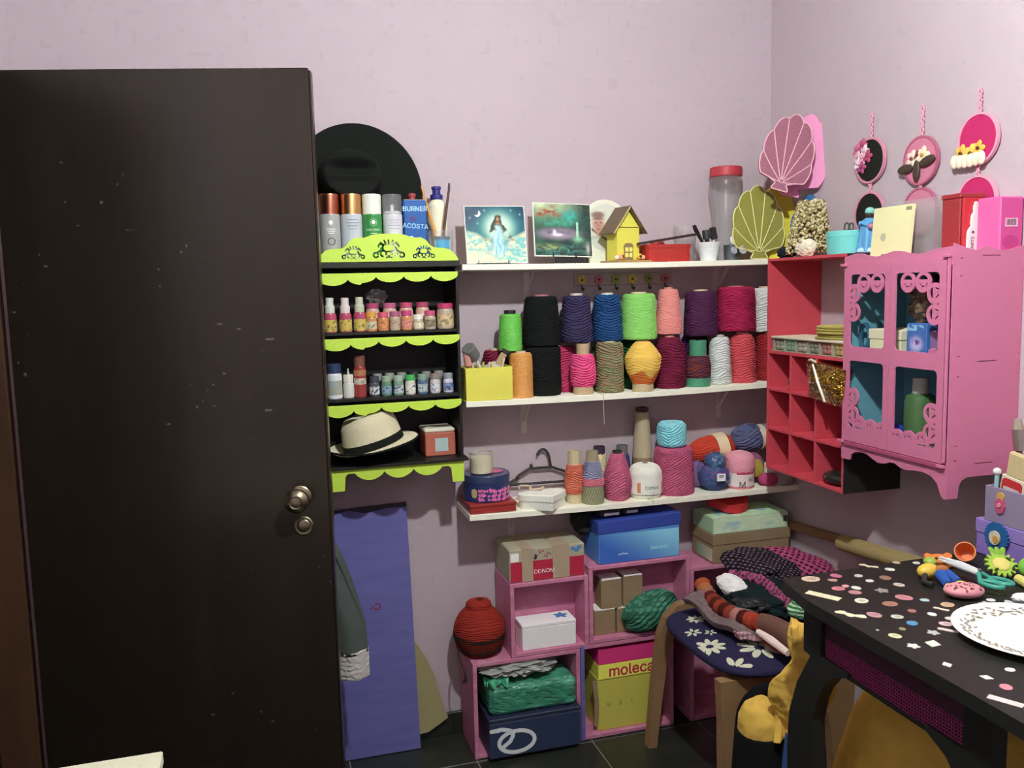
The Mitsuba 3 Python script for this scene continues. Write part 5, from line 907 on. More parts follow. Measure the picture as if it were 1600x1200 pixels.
# doors with lace around the four windows
def lace(u0, u1, z0, z1, right, top):
    """Window opening minus the lace: rings along the outer side and along the top (or bottom)."""
    win = rrect(u1 - u0, z1 - z0, 0.012, (u0 + u1) / 2, (z0 + z1) / 2); r = 0.0262; lac = []; hol = []
    so = u1 if right else u0; sgn = -1 if right else 1; zo = z1 if top else z0; sg = -1 if top else 1
    def rosette(cx, cz_, a):
        lac.append(disc2(cx, cz_, r)); h = [disc2(0, 0.001, 0.0165).intersection(sbox(-0.02, 0.0065, 0.02, 0.03)).difference(disc2(0, -0.0005, 0.0075)), LineString([(-0.011, -0.004), (-0.004, -0.011), (-0.003, -0.017)]).buffer(0.0018, quad_segs=2), LineString([(-0.004, -0.011), (0.003, -0.010)]).buffer(0.0015, quad_segs=2), LineString([(0.013, -0.003), (0.010, -0.012)]).buffer(0.002, quad_segs=2)]
        hol.extend(affinity.translate(affinity.rotate(x, a, origin=(0, 0)), cx, cz_) for x in h)
    for cx, cz_ in ((0.054, 0.024), (0.107, 0.024)) if top else ((0.045, 0.010), (0.092, 0.006), (0.134, 0.004)): rosette(so + sgn * cx, zo + sg * cz_, 0 if top else 180)
    for i, q in enumerate((0.052, 0.104) if top else (0.036, 0.086)): rosette(so + sgn * (0.014 if top else 0.016), zo + sg * q, 90 if right else -90)
    lac = unary_union(lac).intersection(win.buffer(0.001)); hol = unary_union(hol)
    return win.difference(lac.difference(hol)).buffer(-0.0004).buffer(0.0004)
seam = 0.8965; D0, D1 = A0 + 0.006, A1 - 0.017
def doorp(u0, u1, wins, name):
    p = sbox(u0, 1.0765, u1, 1.5765)
    for w in wins: p = p.difference(w)
    return put(cab, name, on_front(p, 0.0045, CX - 0.0006), 'satin', PINK)
doorp(D0, seam - 0.0006, [lace(0.737, 0.876, 1.346, 1.545, False, True), lace(0.737, 0.876, 1.118, 1.306, False, False)], 'door')
doorp(seam + 0.0006, D1, [lace(0.916, 1.066, 1.346, 1.545, True, True), lace(0.919, 1.067, 1.110, 1.304, True, False)], 'door')
for u, z in ((A0 + 0.008, 1.571), (D1 + 0.003, 1.582), (A0 + 0.008, 1.072), (D1 + 0.003, 1.070)): put(cab, 'corner_cap', B(CX - 0.013, CX - 0.0055, -u - 0.011, -u + 0.011, z - 0.003, z + 0.0045, 0.001), 'satin', PINK)
put(cab, 'door_rail', B(CX - 0.009, CX - 0.001, CY0 - 0.02, -D1 + 0.002, 1.064, 1.0745, 0.001), 'satin', c('#a8476c'))
put(cab, 'door_rail', B(CX - 0.009, CX - 0.001, -D1 - 0.011, -D1 - 0.006, 1.08, 1.577, 0.001), 'satin', PINK)
# inside the cabinet
def bx_(name, cat, label, x0, x1, y0, y1, z0, z1, col, lid=None, mat='satin'):
    k = thing(name, label, cat)
    if lid is None: put(k, None, B(x0, x1, y0, y1, z0, z1, 0.002), mat, col)
    else:
        zl = z1 - lid[0]; put(k, 'body', B(x0 + 0.002, x1 - 0.002, y0 + (0.002 if y0 < y1 else -0.002), y1 + (-0.002 if y0 < y1 else 0.002), z0, zl, 0.002), mat, col); put(k, 'lid', B(x0, x1, y0, y1, zl + 0.0004, z1, 0.002), mat, lid[1])
    return k
bx_('cream_box', 'box', 'cream box with a lid in the upper left of the pink cabinet', -0.175, -0.06, -0.765, -0.892, 1.3315, 1.3945, c('#d9d3ac'), (0.028, c('#dcd7b4')))
k = thing('eyeglasses_strap', 'dark blue ribbon loop standing left of the cream box in the pink cabinet', 'ribbon'); put(k, None, tube(smooth_path([(-0.17, -0.745 - 0.018 * math.cos(a), 1.372 + 0.034 * math.sin(a)) for a in np.linspace(0, 6.28, 9)[:-1]], 30, True), 0.006, 6), 'satin', c('#25506a'))
k = bx_('blue_toy_box', 'box', 'blue and purple printed box in the upper right of the pink cabinet', -0.185, -0.10, -0.925, -0.995, 1.3315, 1.415, c('#3d68ae'))
m, uv = grid(0.064, 0.076, 30, 34); u, v = uv[:, 0], uv[:, 1]; w = nz(u, v, 5, 3); pc = np.tile(c('#3d68ae'), (len(u), 1)); pc = blend(pc, c('#b9b0dc'), gs(u, v, 0.5, 0.35, 0.34, 0.26, 2)); pc = blend(pc, c('#5a3c8c'), gs(u, v, 0.5, 0.42, 0.22, 0.10, 2) * (w > 0.5)); pc = blend(pc, c('#8fd0e8'), (v > 0.8) * (w > 0.45) * 0.7)
labels.pop('blue_toy_box'); del scene['blue_toy_box']; _count.pop('blue_toy_box'); k = thing('blue_toy_box', 'blue and purple printed box in the upper right of the pink cabinet', 'box')
put(k, 'body', B(-0.185, -0.10, -0.925, -0.995, 1.3315, 1.415, 0.002), 'satin', c('#3d68ae')); put(k, 'print', face_x(xf(m, at=(0, 0, 0.0003)), -0.1853, -0.928, 1.3355), 'satin', pc)
bx_('purple_box', 'box', 'mauve purple box beside the blue printed box in the pink cabinet', -0.18, -0.10, -1.001, -1.072, 1.3315, 1.398, c('#7d5f8c'))
for dy, cc, lb in ((-1.022, '#c96a96', 'pink'), (-1.052, '#8f94a8', 'grey')):
    k = thing('flower_trinket', f'small {lb} flower trinket in front of the mauve box in the pink cabinet', 'trinket'); put(k, None, [face_x(ext(unary_union([disc2(0.007 * math.cos(a), 0.007 * math.sin(a), 0.0055) for a in np.arange(0, 6.28, 1.2566)] + [disc2(0, 0, 0.006)]), 0.006), -0.186, dy, 1.3442)], 'satin', c(cc))
k = thing('brown_bag', 'crumpled brown plastic bag at the top of the pink cabinet', 'bag'); put(k, None, ell(0.048, 0.070, 0.066, 4, (-0.120, -0.952, 1.470), 0.5, 13, 6), 'gloss', lambda p: blend(np.tile(c('#6f5a44'), (len(p), 1)), c('#2c241c'), (meshkit.fbm(p * 45) - 0.42) * 5))
k = thing('lotion_bottle', 'green bottle with a pale cap in the lower right of the pink cabinet', 'bottle')
put(k, 'body', xf(lathe([(0.036, 0), (0.040, 0.004), (0.040, 0.125), (0.035, 0.142), (0.019, 0.150)], 32), at=(-0.135, -0.925, 1.0795)), 'gloss', c('#4c7444', 0.8)); put(k, 'cap', xf(lathe([(0.020, 0.149), (0.021, 0.152), (0.020, 0.19), (0.018, 0.191)], 28), at=(-0.135, -0.925, 1.0795)), 'satin', c('#aeb5a8'))
bx_('grey_case', 'box', 'low grey-blue case lying right of the green bottle in the pink cabinet', -0.175, -0.05, -0.992, -1.075, 1.0795, 1.118, c('#8fa9a6'), (0.010, c('#bcd0cc')))
k = thing('blue_ball', 'deep blue round lid lying in the lower left of the pink cabinet', 'lid'); put(k, None, ell(0.035, 0.040, 0.030, 3, (-0.15, -0.838, 1.1097)), 'gloss', c('#2a3fa8'))

# ------------------------------------------------------------------ on top of the red and pink units
TZ = RZ1 + 0.0006
k = thing('bead_string', 'pile of gold and pearl bead strings on top of the red unit', 'beads')
hb_ = np.random.default_rng(11); bl = []
ico = trimesh.creation.icosphere(subdivisions=1, radius=1.0)
for i in range(1500):
    h = hb_.uniform(0, 1) ** 0.8; a = hb_.uniform(0, 2 * math.pi); rr = (0.078 - 0.038 * h) * math.sqrt(hb_.uniform(0.6, 1)); 
    bl.append(xf(ico, s=0.0043 if i % 4 else 0.0055, at=(-0.112 + rr * 0.95 * math.cos(a), -0.395 + rr * math.sin(a) - 0.012 * h, TZ + 0.008 + h * 0.168)))
bm = trimesh.util.concatenate(bl); cc = np.repeat(np.array([c('#c9bd8c') if q > 0.45 else c('#8d8450') for q in hb_.uniform(0, 1, 1500)]), len(ico.vertices), 0)
put(k, None, bm, 'gloss', cc, sm=True, kind='stuff')
k = thing('dark_ribbon', 'crumpled dark blue cloth beneath the yellow shell and beads', 'cloth'); put(k, None, ell(0.028, 0.03, 0.018, 3, (-0.158, -0.345, TZ + 0.0165), 0.4, 12, 8), 'cloth', c('#1f2530'))
k = thing('cream_pouch', 'small cream felt pouch in front of the bead strings', 'pouch')
put(k, 'body', ell(0.024, 0.042, 0.028, 4, (-0.168, -0.462, TZ + 0.0255), 0.22, 10, 3), 'cloth', c('#e3dcc0')); put(k, 'button', ell(0.004, 0.008, 0.006, 2, (-0.1885, -0.462, TZ + 0.044)), 'satin', c('#a89a78'))
k = thing('turquoise_tin', 'round turquoise tin on the red unit beside the pouch', 'tin')
put(k, 'body', xf(lathe([(0.060, 0), (0.062, 0.003), (0.063, 0.055), (0.061, 0.062), (0.058, 0.0625)], 56), at=(-0.125, -0.610, TZ)), 'satin', c('#5fc6c0'))
put(k, 'lid', xf(lathe([(0.0635, 0.050), (0.0645, 0.052), (0.0645, 0.066), (0.061, 0.0675)], 56), at=(-0.125, -0.610, TZ)), 'satin', c('#68ccc6'))
k = thing('grey_clip', 'grey-brown looped clip standing on the turquoise tin', 'clip'); put(k, None, [tube(smooth_path([(-0.118, -0.588 - 0.010 * math.cos(a), TZ + 0.081 + 0.012 * math.sin(a)) for a in np.linspace(0, 6.28, 9)[:-1]], 24, True), 0.0025, 6), tube(smooth_path([(-0.118, -0.610 - 0.009 * math.cos(a), TZ + 0.080 + 0.011 * math.sin(a)) for a in np.linspace(0, 6.28, 9)[:-1]], 24, True), 0.0025, 6)], 'metal', c('#8a8478'))
k = thing('blue_figurine', 'small figurine in a light blue robe with a dark face, beside the turquoise tin', 'figurine')
fx, fy = -0.135, -0.708
rob = lathe([(0.030, 0), (0.034, 0.004), (0.028, 0.04), (0.024, 0.07), (0.020, 0.088), (0.010, 0.096)], 36).subdivide(); v = rob.vertices.copy(); an = np.arctan2(v[:, 1], v[:, 0]); v[:, :2] *= (1 + 0.12 * np.sin(an * 7) * np.clip(1 - v[:, 2] / 0.09, 0, 1))[:, None]
put(k, 'robe', xf(trimesh.Trimesh(v, rob.faces, process=False), at=(fx, fy, 1.5885 + 0.0185)), 'satin', c('#4c97c8'))
put(k, 'hem', xf(lathe([(0.034, 0), (0.037, 0.003), (0.034, 0.012), (0.030, 0.014)], 32), at=(fx, fy, 1.606)), 'satin', c('#a9cfe6'))
put(k, 'head', ell(0.011, 0.011, 0.0135, 3, (fx, fy, 1.714)), 'satin', c('#3c2c28')); put(k, 'veil', [ell(0.0135, 0.013, 0.012, 3, (fx + 0.002, fy, 1.7215))], 'satin', c('#79c4b8'))
put(k, 'arm', [tube([(fx - 0.004, fy + 0.018, 1.694), (fx - 0.020, fy + 0.014, 1.682), (fx - 0.026, fy + 0.002, 1.690)], 0.006, 8)], 'satin', c('#4c97c8')); put(k, 'arm', [tube([(fx - 0.004, fy - 0.018, 1.694), (fx - 0.020, fy - 0.014, 1.682), (fx - 0.026, fy - 0.002, 1.690)], 0.006, 8)], 'satin', c('#4c97c8'))
put(k, 'rose', ell(0.009, 0.009, 0.008, 2, (fx - 0.015, fy - 0.027, 1.678)), 'satin', c('#b0708c'))
PT = 1.5876
bx_('black_stand', 'stand', 'black oval stand under the blue figurine', -0.175, -0.10, -0.6995 - 0.006, -0.735, PT, PT + 0.0175, c('#22262a'))
k = thing('clear_case', 'clear acrylic case standing behind the pale yellow card', 'case')
ca = [(-0.150, -0.052, -0.760, -0.945)]; X0, X1, Y0, Y1, Z0, Z1 = -0.128, -0.045, -0.752, -0.945, PT + 0.001, PT + 0.150
put(k, None, [B(X0, X0 + 0.002, Y0, Y1, Z0, Z1, 0.0005), B(X1 - 0.002, X1, Y0, Y1, Z0, Z1, 0.0005), B(X0, X1, Y0, Y0 - 0.002, Z0, Z1, 0.0005), B(X0, X1, Y1 + 0.002, Y1, Z0, Z1, 0.0005)], 'clear_plastic')
k = thing('yellow_card', 'pale yellow square card with a small grey disc on the pink cabinet', 'card')
def yc(m): return xf(face_x(m), ry=5, at=(-0.152, -0.745, PT + 0.0005))
put(k, 'board', yc(ext(rrect(0.150, 0.137, 0.004, 0.075, 0.0685), 0.008)), 'satin', c('#e2e0a6'))
put(k, 'disc', yc(xf(ext(affinity.scale(disc2(0.047, 0.056, 0.011), 1, 1), 0.001), at=(0, 0, 0.0081))), 'satin', c('#bdbb9c')); put(k, 'corner_mark', [yc(xf(ext(sbox(0.126, 0.122, 0.146, 0.131), 0.001), at=(0, 0, 0.0081))), yc(xf(ext(sbox(0.045, 0.003, 0.06, 0.010), 0.001), at=(0, 0, 0.0081)))], 'satin', c('#8f8d6c'))
k = bx_('red_gift_box', 'box', 'tall dark red box standing on the pink cabinet', -0.108, -0.030, -0.946, -1.010, PT, PT + 0.152, c('#9c2a30'), (0.012, c('#9c2a30')))
k = thing('red_folder', 'bright red folder added as the brighter side of the dark red box', 'facing'); put(k, None, B(-0.104, -0.035, -1.0115, -1.0185, PT, PT + 0.140, 0.001), 'satin', c('#c2202e'))  # thin sheet added on the dark red box as its brighter side
k = thing('white_booklet', 'white torn-edged booklet with tiny vertical lettering', 'booklet')
wb = Polygon([(0, 0), (0.028, 0), (0.028, 0.128), (0.023, 0.130), (0.018, 0.118), (0.019, 0.104), (0.013, 0.096), (0.011, 0.080), (0.012, 0.070), (0.004, 0.060), (0.001, 0.050)])
put(k, 'pages', face_y(ext(wb, 0.007), -0.096, -1.0192, PT), 'satin', c('#e6e2dc')); put(k, 'lettering', face_y(xf(centred(text('ARTE', 0.009)), rz=90, at=(0.013, 0.028, 0)), -0.096, -1.0267, PT), 'satin', c('#5a5a5c'), sm=0); put(k, 'emblem', face_y(ext(disc2(0.014, 0.054, 0.0035), 0.0005), -0.096, -1.0267, PT), 'satin', c('#4a4a4c'), sm=0)
k = thing('magenta_box', 'magenta pink gift box with a white barcode label at the right edge', 'box')
put(k, 'body', B(-0.073, -0.003, -1.028, -1.0995, PT, PT + 0.135, 0.003), 'satin', c('#dc5fa4')); put(k, 'front_panel', face_y(ext(sbox(0.004, 0.004, 0.066, 0.131), 0.0008), -0.073, -1.0997, PT), 'satin', c('#cf4490'))
put(k, 'label', face_y(ext(sbox(0.014, 0.062, 0.052, 0.083), 0.0008), -0.073, -1.1006, PT), 'satin', c('#d9a3bc')); put(k + '__label', 'barcode', face_y(ext(shapely.MultiPolygon([sbox(0.018 + 0.0032 * i, 0.066, 0.018 + 0.0032 * i + (0.002 if i % 3 else 0.001), 0.080) for i in range(9)]), 0.0004), -0.073, -1.1015, PT), 'satin', c('#6a4a5c'), sm=0)
put(k, 'print', face_y(ext(affinity.scale(Point(0.032, 0.026).buffer(0.024), 1, 0.7), 0.0005), -0.073, -1.1006, PT), 'satin', c('#bf3480'), sm=0)

# ------------------------------------------------------------------ hanging oval plaques on the right wall
def plaque_chain(y, z, r, ztop, face, edge, colname, upper_lab, lower_lab, flowers, gap, tiltz=0):
    for j, (zz, lb) in enumerate(((z, upper_lab), (z - gap, lower_lab))):
        k = thing('wall_plaque', lb, 'wall plaque'); rz_ = r * 1.02
        def at(m): return xf(face_x(m), rx=tiltz if j == 0 else 0, at=(-0.006, y - 0.002 * j, zz))
        put(k, 'rim', at(ext(affinity.scale(disc2(0, 0, 1, 20), r, rz_).difference(affinity.scale(disc2(0, 0, 1, 20), r * 0.91, rz_ * 0.915)), 0.009)), 'satin', edge)
        put(k, 'panel', at(ext(affinity.scale(disc2(0, 0, 1, 20), r * 0.912, rz_ * 0.917), 0.0065)), 'cloth', face)
        top = ztop if j == 0 else z - rz_ + 0.004
        n = 26; ph = np.linspace(0, 1, n); zs = top + (zz + rz_ - 0.004 - top) * ph
        put(k, 'ribbon', [tube([(-0.010, y + 0.0045 * math.sin(9 * q * (2 if j == 0 else 1)), w) for q, w in zip(ph, zs)], 0.0026, 6), tube([(-0.008, y - 0.0045 * math.sin(9 * q * (2 if j == 0 else 1)), w) for q, w in zip(ph, zs)], 0.0026, 6)] + ([ell(0.004, 0.004, 0.004, 1, (-0.008, y, ztop + 0.003))] if j == 0 else []), 'satin', c('#e09aae'))
        if j == 0: flowers(k, at)
def flower(k, at, u, v, r, col, ctr, n=5, h=0.010):
    f = put(k, 'flower', [at(xf(ell(r * 0.62, r * 0.45, r * 0.22, 2), rz=360 / n * i, at=(u + 0.62 * r * math.cos(2 * math.pi * i / n), v + 0.62 * r * math.sin(2 * math.pi * i / n), h + 0.002 * (i % 2)))) for i in range(n)], 'satin', col)
    put(f, 'centre', at(ell(r * 0.28, r * 0.28, r * 0.22, 2, (u, v, h + 0.005))), 'satin', ctr)
def fl1(k, at):
    for u, v, cc in ((-0.052, 0.038, '#c96a92'), (-0.028, 0.050, '#b8507c'), (-0.018, 0.030, '#eed6de'), (-0.050, 0.016, '#dcb0c0'), (-0.005, 0.014, '#b5486e'), (-0.046, -0.004, '#efdfe6'), (-0.032, -0.016, '#a8467a'), (-0.028, 0.012, '#e6b4c4')): flower(k, at, u, v, 0.017, c(cc), c(cc) * 0.6)
def fl2(k, at):
    lf = lambda a, u, v: at(xf(ell(0.030, 0.013, 0.006, 3), rz=a, at=(u, v, 0.014)))
    for a, u, v in ((4, -0.050, -0.018), (14, 0.034, -0.006), (88, -0.006, -0.028)): put(k, 'leaf', lf(a, u, v), 'satin', c('#42352a'))
    flower(k, at, -0.026, 0.008, 0.020, c('#e2d6c0'), c('#8a3a3a')); flower(k, at, 0.014, 0.012, 0.021, c('#e9e0b8'), c('#b58a2c')); flower(k, at, -0.006, 0.014, 0.013, c('#8f3a4c'), c('#5a2430'))
def fl3(k, at):
    for u in np.linspace(-0.066, 0.022, 6): put(k, 'petal', at(ell(0.013, 0.018, 0.007, 2, (u, -0.052 + 0.006 * abs(u + 0.02) * 10, 0.016))), 'satin', c('#ece3c6'))
    flower(k, at, -0.048, -0.030, 0.020, c('#e3b73a'), c('#4a3010')); flower(k, at, -0.016, -0.034, 0.021, c('#e8c648'), c('#5a3a14')); flower(k, at, 0.008, -0.024, 0.017, c('#e0b23c'), c('#4a3010'))
plaque_chain(-0.551, 1.887, 0.066, 2.022, c('#20221f'), c('#d38aa0'), 'black', 'black oval wall plaque with a pink flower bunch', 'lower black oval plaque behind the blue figurine', fl1, 0.160)
plaque_chain(-0.760, 1.857, 0.066, 2.003, c('#d07d9a'), c('#b5607c'), 'pink', 'dusty pink oval wall plaque with a brown leafy bow', 'lower dusty pink oval plaque behind the clear case', fl2, 0.141)
plaque_chain(-0.960, 1.881, 0.065, 2.003, c('#c22668'), c('#e29ab2'), 'magenta', 'magenta oval wall plaque with yellow and white flowers', 'lower magenta oval plaque behind the red box', fl3, 0.157)

KZ = 1.5
# ------------------------------------------------------------------ pink wooden crates
def crate(label, x0, x1, z0, z1, y0=-0.2, y1=-0.014, t=0.014, left=None, back=None):
    k = thing('wooden_crate', label, 'crate')
    put(k, 'side', B(x0, x0 + t, y0, y1, z0, z1, 0.0015), 'pink_pine' if left is None else left, sm=0)
    put(k, 'side', B(x1 - t, x1, y0, y1, z0, z1, 0.0015), 'pink_pine', sm=0)
    put(k, 'top', B(x0 + t, x1 - t, y0 + 0.0008, y1, z1 - t, z1 - 0.0004, 0.0015), 'pink_pine', sm=0)
    put(k, 'bottom', B(x0 + t, x1 - t, y0 + 0.0008, y1, z0 + 0.0004, z0 + t, 0.0015), 'pink_pine', sm=0)
    yb = y1 if back is None else back
    put(k, 'back', B(x0 + t, x1 - t, yb - 0.006, yb - 0.001, z0 + t, z1 - t, 0.001), 'pink_pine', sm=0)
    return k
crate('pink wooden crate on the floor holding the green wrapped parcel', -1.206, -0.8365, 0.0008, 0.327)
crate('pink wooden crate on the floor holding the yellow shoe box', -0.8345, -0.492, 0.0008, 0.335, left='purple_paint')
crate('pink wooden crate in the second layer holding the white box', -1.074, -0.803, 0.3278, 0.577, back=-0.096)
crate('pink wooden crate in the second layer holding the small kraft boxes', -0.8005, -0.4295, 0.3358, 0.603, back=-0.096)
crate('tall pink wooden crate under the brown cardboard box at the corner', -0.427, -0.04, 0.0008, 0.557)

# taped red and cream box
k = thing('taped_box', 'crimson and cream cardboard box closed with beige tape on the left upper crate', 'box')
bx0, bx1, by0, by1, bz0, bz1 = -1.072, -0.812, -0.192, -0.022, 0.5775, 0.687
put(k, 'body', B(bx0, bx1, by0, by1, bz0, bz1, 0.003), 'matte', c('#b7b296', 0.55))
put(k, 'front_print', face_y(ext(sbox(0.003, 0.003, 0.257, 0.068), 0.0008), bx0, by0 - 0.0001, bz0), 'satin', c('#b3203f', 0.7), sm=0)
for u in (0.042, 0.148): put(k, 'tape', [face_y(ext(sbox(u, 0.001, u + (0.038 if u < 0.1 else 0.058), 0.109), 0.0006), bx0, by0 - 0.0010, bz0), B(bx0 + u, bx0 + u + (0.038 if u < 0.1 else 0.058), by0 - 0.0010, by1 - 0.01, bz1 + 0.0001, bz1 + 0.0008, 0.0002)], 'satin', c('#bba98a', 0.55), sm=0)
put(k, 'lettering', face_y(xf(centred(text('DDNOM', 0.0135)), at=(0.118, 0.031, 0)), bx0, by0 - 0.0018, bz0), 'satin', c('#e2c9c4'), sm=0)
pr = np.random.default_rng(3)
put(k, 'pattern_print', [face_y(ext(Polygon([(pr.uniform(-0.006, 0.006), pr.uniform(-0.005, 0.005)) for _ in range(5)]).convex_hull, 0.0005), bx0 + u, by0 - 0.0002, bz0 + pr.uniform(0.076, 0.102)) for u in np.linspace(0.095, 0.140, 10)], 'satin', c('#8e3f50'), sm=0)
put(k, 'pattern_print', face_y(ext(Polygon([(0.083, 0.072), (0.092, 0.071), (0.095, 0.086), (0.087, 0.090)]), 0.0005), bx0, by0 - 0.0002, bz0), 'satin', c('#26262a'), sm=0)
put(k, 'white_label', face_y(ext(sbox(0.004, 0.070, 0.032, 0.098), 0.0006), bx0, by0 - 0.0003, bz0), 'satin', c('#cfd3c4'), sm=0)
put(k, 'blue_print', [face_y(ext(affinity.scale(disc2(0.232 + dx, 0.088 + dy, 0.008), 1.2, 0.7), 0.0005), bx0, by0 - 0.0002, bz0) for dx, dy in ((0, 0), (-0.012, 0.006), (0.008, 0.009))], 'satin', c('#3f6f9c'), sm=0)
# white box with a blue flower
k = thing('white_box', 'white cardboard box with a small blue flower print inside a pink crate', 'box')
wx0, wx1, wy0, wy1, wz0, wz1 = -1.033, -0.846, -0.190, -0.106, 0.3424, 0.429
put(k, 'body', B(wx0, wx1, wy0, wy1, wz0, wz1 - 0.012, 0.002), 'matte', c('#dcdccb'))
put(k, 'lid', B(wx0 - 0.001, wx1 + 0.001, wy0 - 0.001, wy1 + 0.001, wz1 - 0.0117, wz1, 0.002), 'matte', c('#dfdfce'))
put(k, 'flower_print', [face_z(ext(affinity.rotate(affinity.scale(disc2(0.013, 0, 0.009), 1.3, 0.75), a, origin=(0, 0)), 0.0005), -0.884, -0.142, wz1 + 0.0002) for a in (10, 80, 150, 220, 300)], 'satin', c('#2f6a9a'), sm=0)
# blue shoe box
k = thing('shoe_box', 'blue shoe box with a dark blue lid on the upper right pink crate', 'box')
sx0, sx1, sy0, sy1, sz0 = -0.762, -0.462, -0.192, -0.035, 0.6036
put(k, 'body', B(sx0 + 0.002, sx1 - 0.002, sy0 + 0.002, sy1 - 0.002, sz0, sz0 + 0.132, 0.002), 'satin', c('#3f74b4'))
m, uv = grid(0.292, 0.098, 60, 20); put(k, 'front_print', face_y(m, sx0 + 0.004, sy0 + 0.0016, sz0 + 0.002), 'satin', blend(np.tile(c('#2b57a4'), (len(uv), 1)), c('#6fb2cf'), np.clip((uv[:, 0] * 0.9 + uv[:, 1] * 0.5 - 0.35) * 1.2, 0, 1) ** 1.3))
put(k, 'lid', xf(xf(B(-0.152, 0.152, -0.080, 0.080, -0.042, 0, 0.002), ry=-1.6), at=(-0.612, -0.1135, sz0 + 0.150)), 'satin', c('#263a86'))
put(k, 'lettering', face_y(xf(centred(text('beirario', 0.0135)), at=(0.222, 0.040, 0)), sx0, sy0 + 0.0012, sz0), 'satin', c('#8fc9dc'), sm=0)
put(k, 'lettering', face_y(xf(centred(text('conforto', 0.0065)), at=(0.088, 0.030, 0)), sx0, sy0 + 0.0012, sz0), 'satin', c('#c2d6e6'), sm=0)
for i, (x0, x1, h, lb) in enumerate(((-0.742, -0.668, 0.026, 'black gadget with a white strip lying on the blue shoe box, left'), (-0.660, -0.600, 0.034, 'black gadget with a grey strip lying on the blue shoe box, right'))):
    k = thing('black_gadget', lb, 'gadget'); zz = sz0 + 0.1505 + 0.028 * (x0 + 0.764) + (0.0035 if i else 0.0035)
    put(k, 'body', xf(B(x0, x1, -0.165, -0.09, zz, zz + h, 0.004), at=(0, 0, 0)), 'satin', c('#1f2122')); put(k, 'strip', B(x0 + 0.012, x1 - 0.008, -0.1668, -0.1652, zz + 0.004, zz + 0.013, 0.0005), 'satin', c('#d6dad6') if i == 0 else c('#aab0ae'))
k = thing('black_bag', 'black crumpled bag behind the taped box and the blue shoe box', 'bag'); put(k, None, ell(0.035, 0.05, 0.050, 4, (-0.778, -0.08, 0.735), 0.35, 10, 5), 'cloth', c('#20231f'))
# brown box, green box, red pouch on the corner crate
k = thing('cardboard_box', 'brown cardboard box with a pale side label and lid on the corner crate', 'box')
cx0, cx1, cy0, cy1, cz0 = -0.338, -0.030, -0.196, -0.035, 0.5576
put(k, 'body', B(cx0 + 0.003, cx1 - 0.003, cy0 + 0.003, cy1 - 0.003, cz0, cz0 + 0.098, 0.002), 'kraft', sm=0)
put(k, 'lid', B(cx0, cx1, cy0, cy1, cz0 + 0.0665, cz0 + 0.105, 0.002), 'kraft', sm=0)
put(k, 'label', [B(cx0 + 0.0012, cx0 + 0.0026, -0.186, -0.075, cz0 + 0.008, cz0 + 0.052, 0.0003)], 'satin', lambda p: blend(np.tile(c('#a8a48c'), (len(p), 1)), c('#5f8a6c'), (p[:, 1] + 0.125) * 60), sm=0)
k = thing('green_game_box', 'flat pale green and blue printed box on the brown cardboard box', 'box')
gx0, gx1, gy0, gy1, gz0, gz1 = -0.336, -0.040, -0.195, -0.045, cz0 + 0.1055, cz0 + 0.163
put(k, 'body', B(gx0, gx1, gy0, gy1, gz0, gz1, 0.002), 'satin', c('#8fb08c'))
def game_col(uv): 
    w = nz(uv[:, 0] * 3, uv[:, 1], 5, 4); q = np.tile(c('#9cbf98'), (len(uv), 1)); q = blend(q, c('#bccfaa'), (w - 0.45) * 3); return blend(q, c('#5f9ab0'), (nz(uv[:, 0] * 1.3, uv[:, 1], 3, 9) - 0.62) * 7)
m, uv = grid(gx1 - gx0 - 0.004, gz1 - gz0 - 0.006, 70, 18); put(k, 'front_print', face_y(m, gx0 + 0.002, gy0 - 0.0004, gz0 + 0.003), 'satin', blend(game_col(uv) * 0.95, c('#b9cfa8'), np.full(len(uv), 0.4)))
m, uv = grid(gx1 - gx0 - 0.004, gy1 - gy0 - 0.004, 60, 40); put(k, 'top_print', xf(m, at=(gx0 + 0.002, gy0 + 0.002, gz1 + 0.0004)), 'satin', game_col(uv))
put(k, 'dark_print', face_y(ext(sbox(0.276, 0.022, 0.292, 0.044), 0.0004), gx0, gy0 - 0.0006, gz0), 'satin', c('#3a4a44'), sm=0)
k = thing('red_pouch', 'red triangular pouch lying on the pale green box under the lower shelf', 'pouch')
put(k, None, xf(ext(Polygon([(-0.080, 0.03), (0.080, 0.03), (0.05, -0.03), (0.01, -0.052), (-0.03, -0.045)]).buffer(-0.004).buffer(0.006), 0.030), rx=14, at=(-0.225, -0.115, gz1 + 0.0145)), 'cloth', c('#a8262c'))
# kraft boxes and green yarn hank
for i, (x0, x1, z0, z1, lb) in enumerate(((-0.772, -0.694, 0.3502, 0.4365, 'lower left of the four small kraft boxes in the pink crate'), (-0.688, -0.610, 0.3502, 0.4355, 'lower right of the four small kraft boxes, behind the green hank'), (-0.745, -0.670, 0.4370, 0.5400, 'upper left of the four small kraft boxes in the pink crate'), (-0.664, -0.592, 0.4362, 0.5450, 'upper right of the four small kraft boxes in the pink crate'))):
    k = thing('kraft_box', lb, 'box'); put(k, 'body', B(x0, x1, -0.168, -0.105, z0, z1 - 0.0012, 0.002), 'kraft', sm=0); put(k, 'white_flap', B(x0 + 0.004, x1 - 0.002, -0.169, -0.108, z1 - 0.001, z1 + 0.003, 0.0008), 'matte', c('#d8d6c6'))
k = skein('yarn_hank', 'green plastic-wrapped yarn hank spilling over the edge of the pink crate', (-0.575, -0.185, 0.4215), 0.098, 0.055, 0.060, g('#2f6a54') * 0.62, axis=0, strands=18, seed=12, amp=0.16, twist=0.9, tilt=-18, second=c('#4f9478', 0.6), cat='yarn hank')
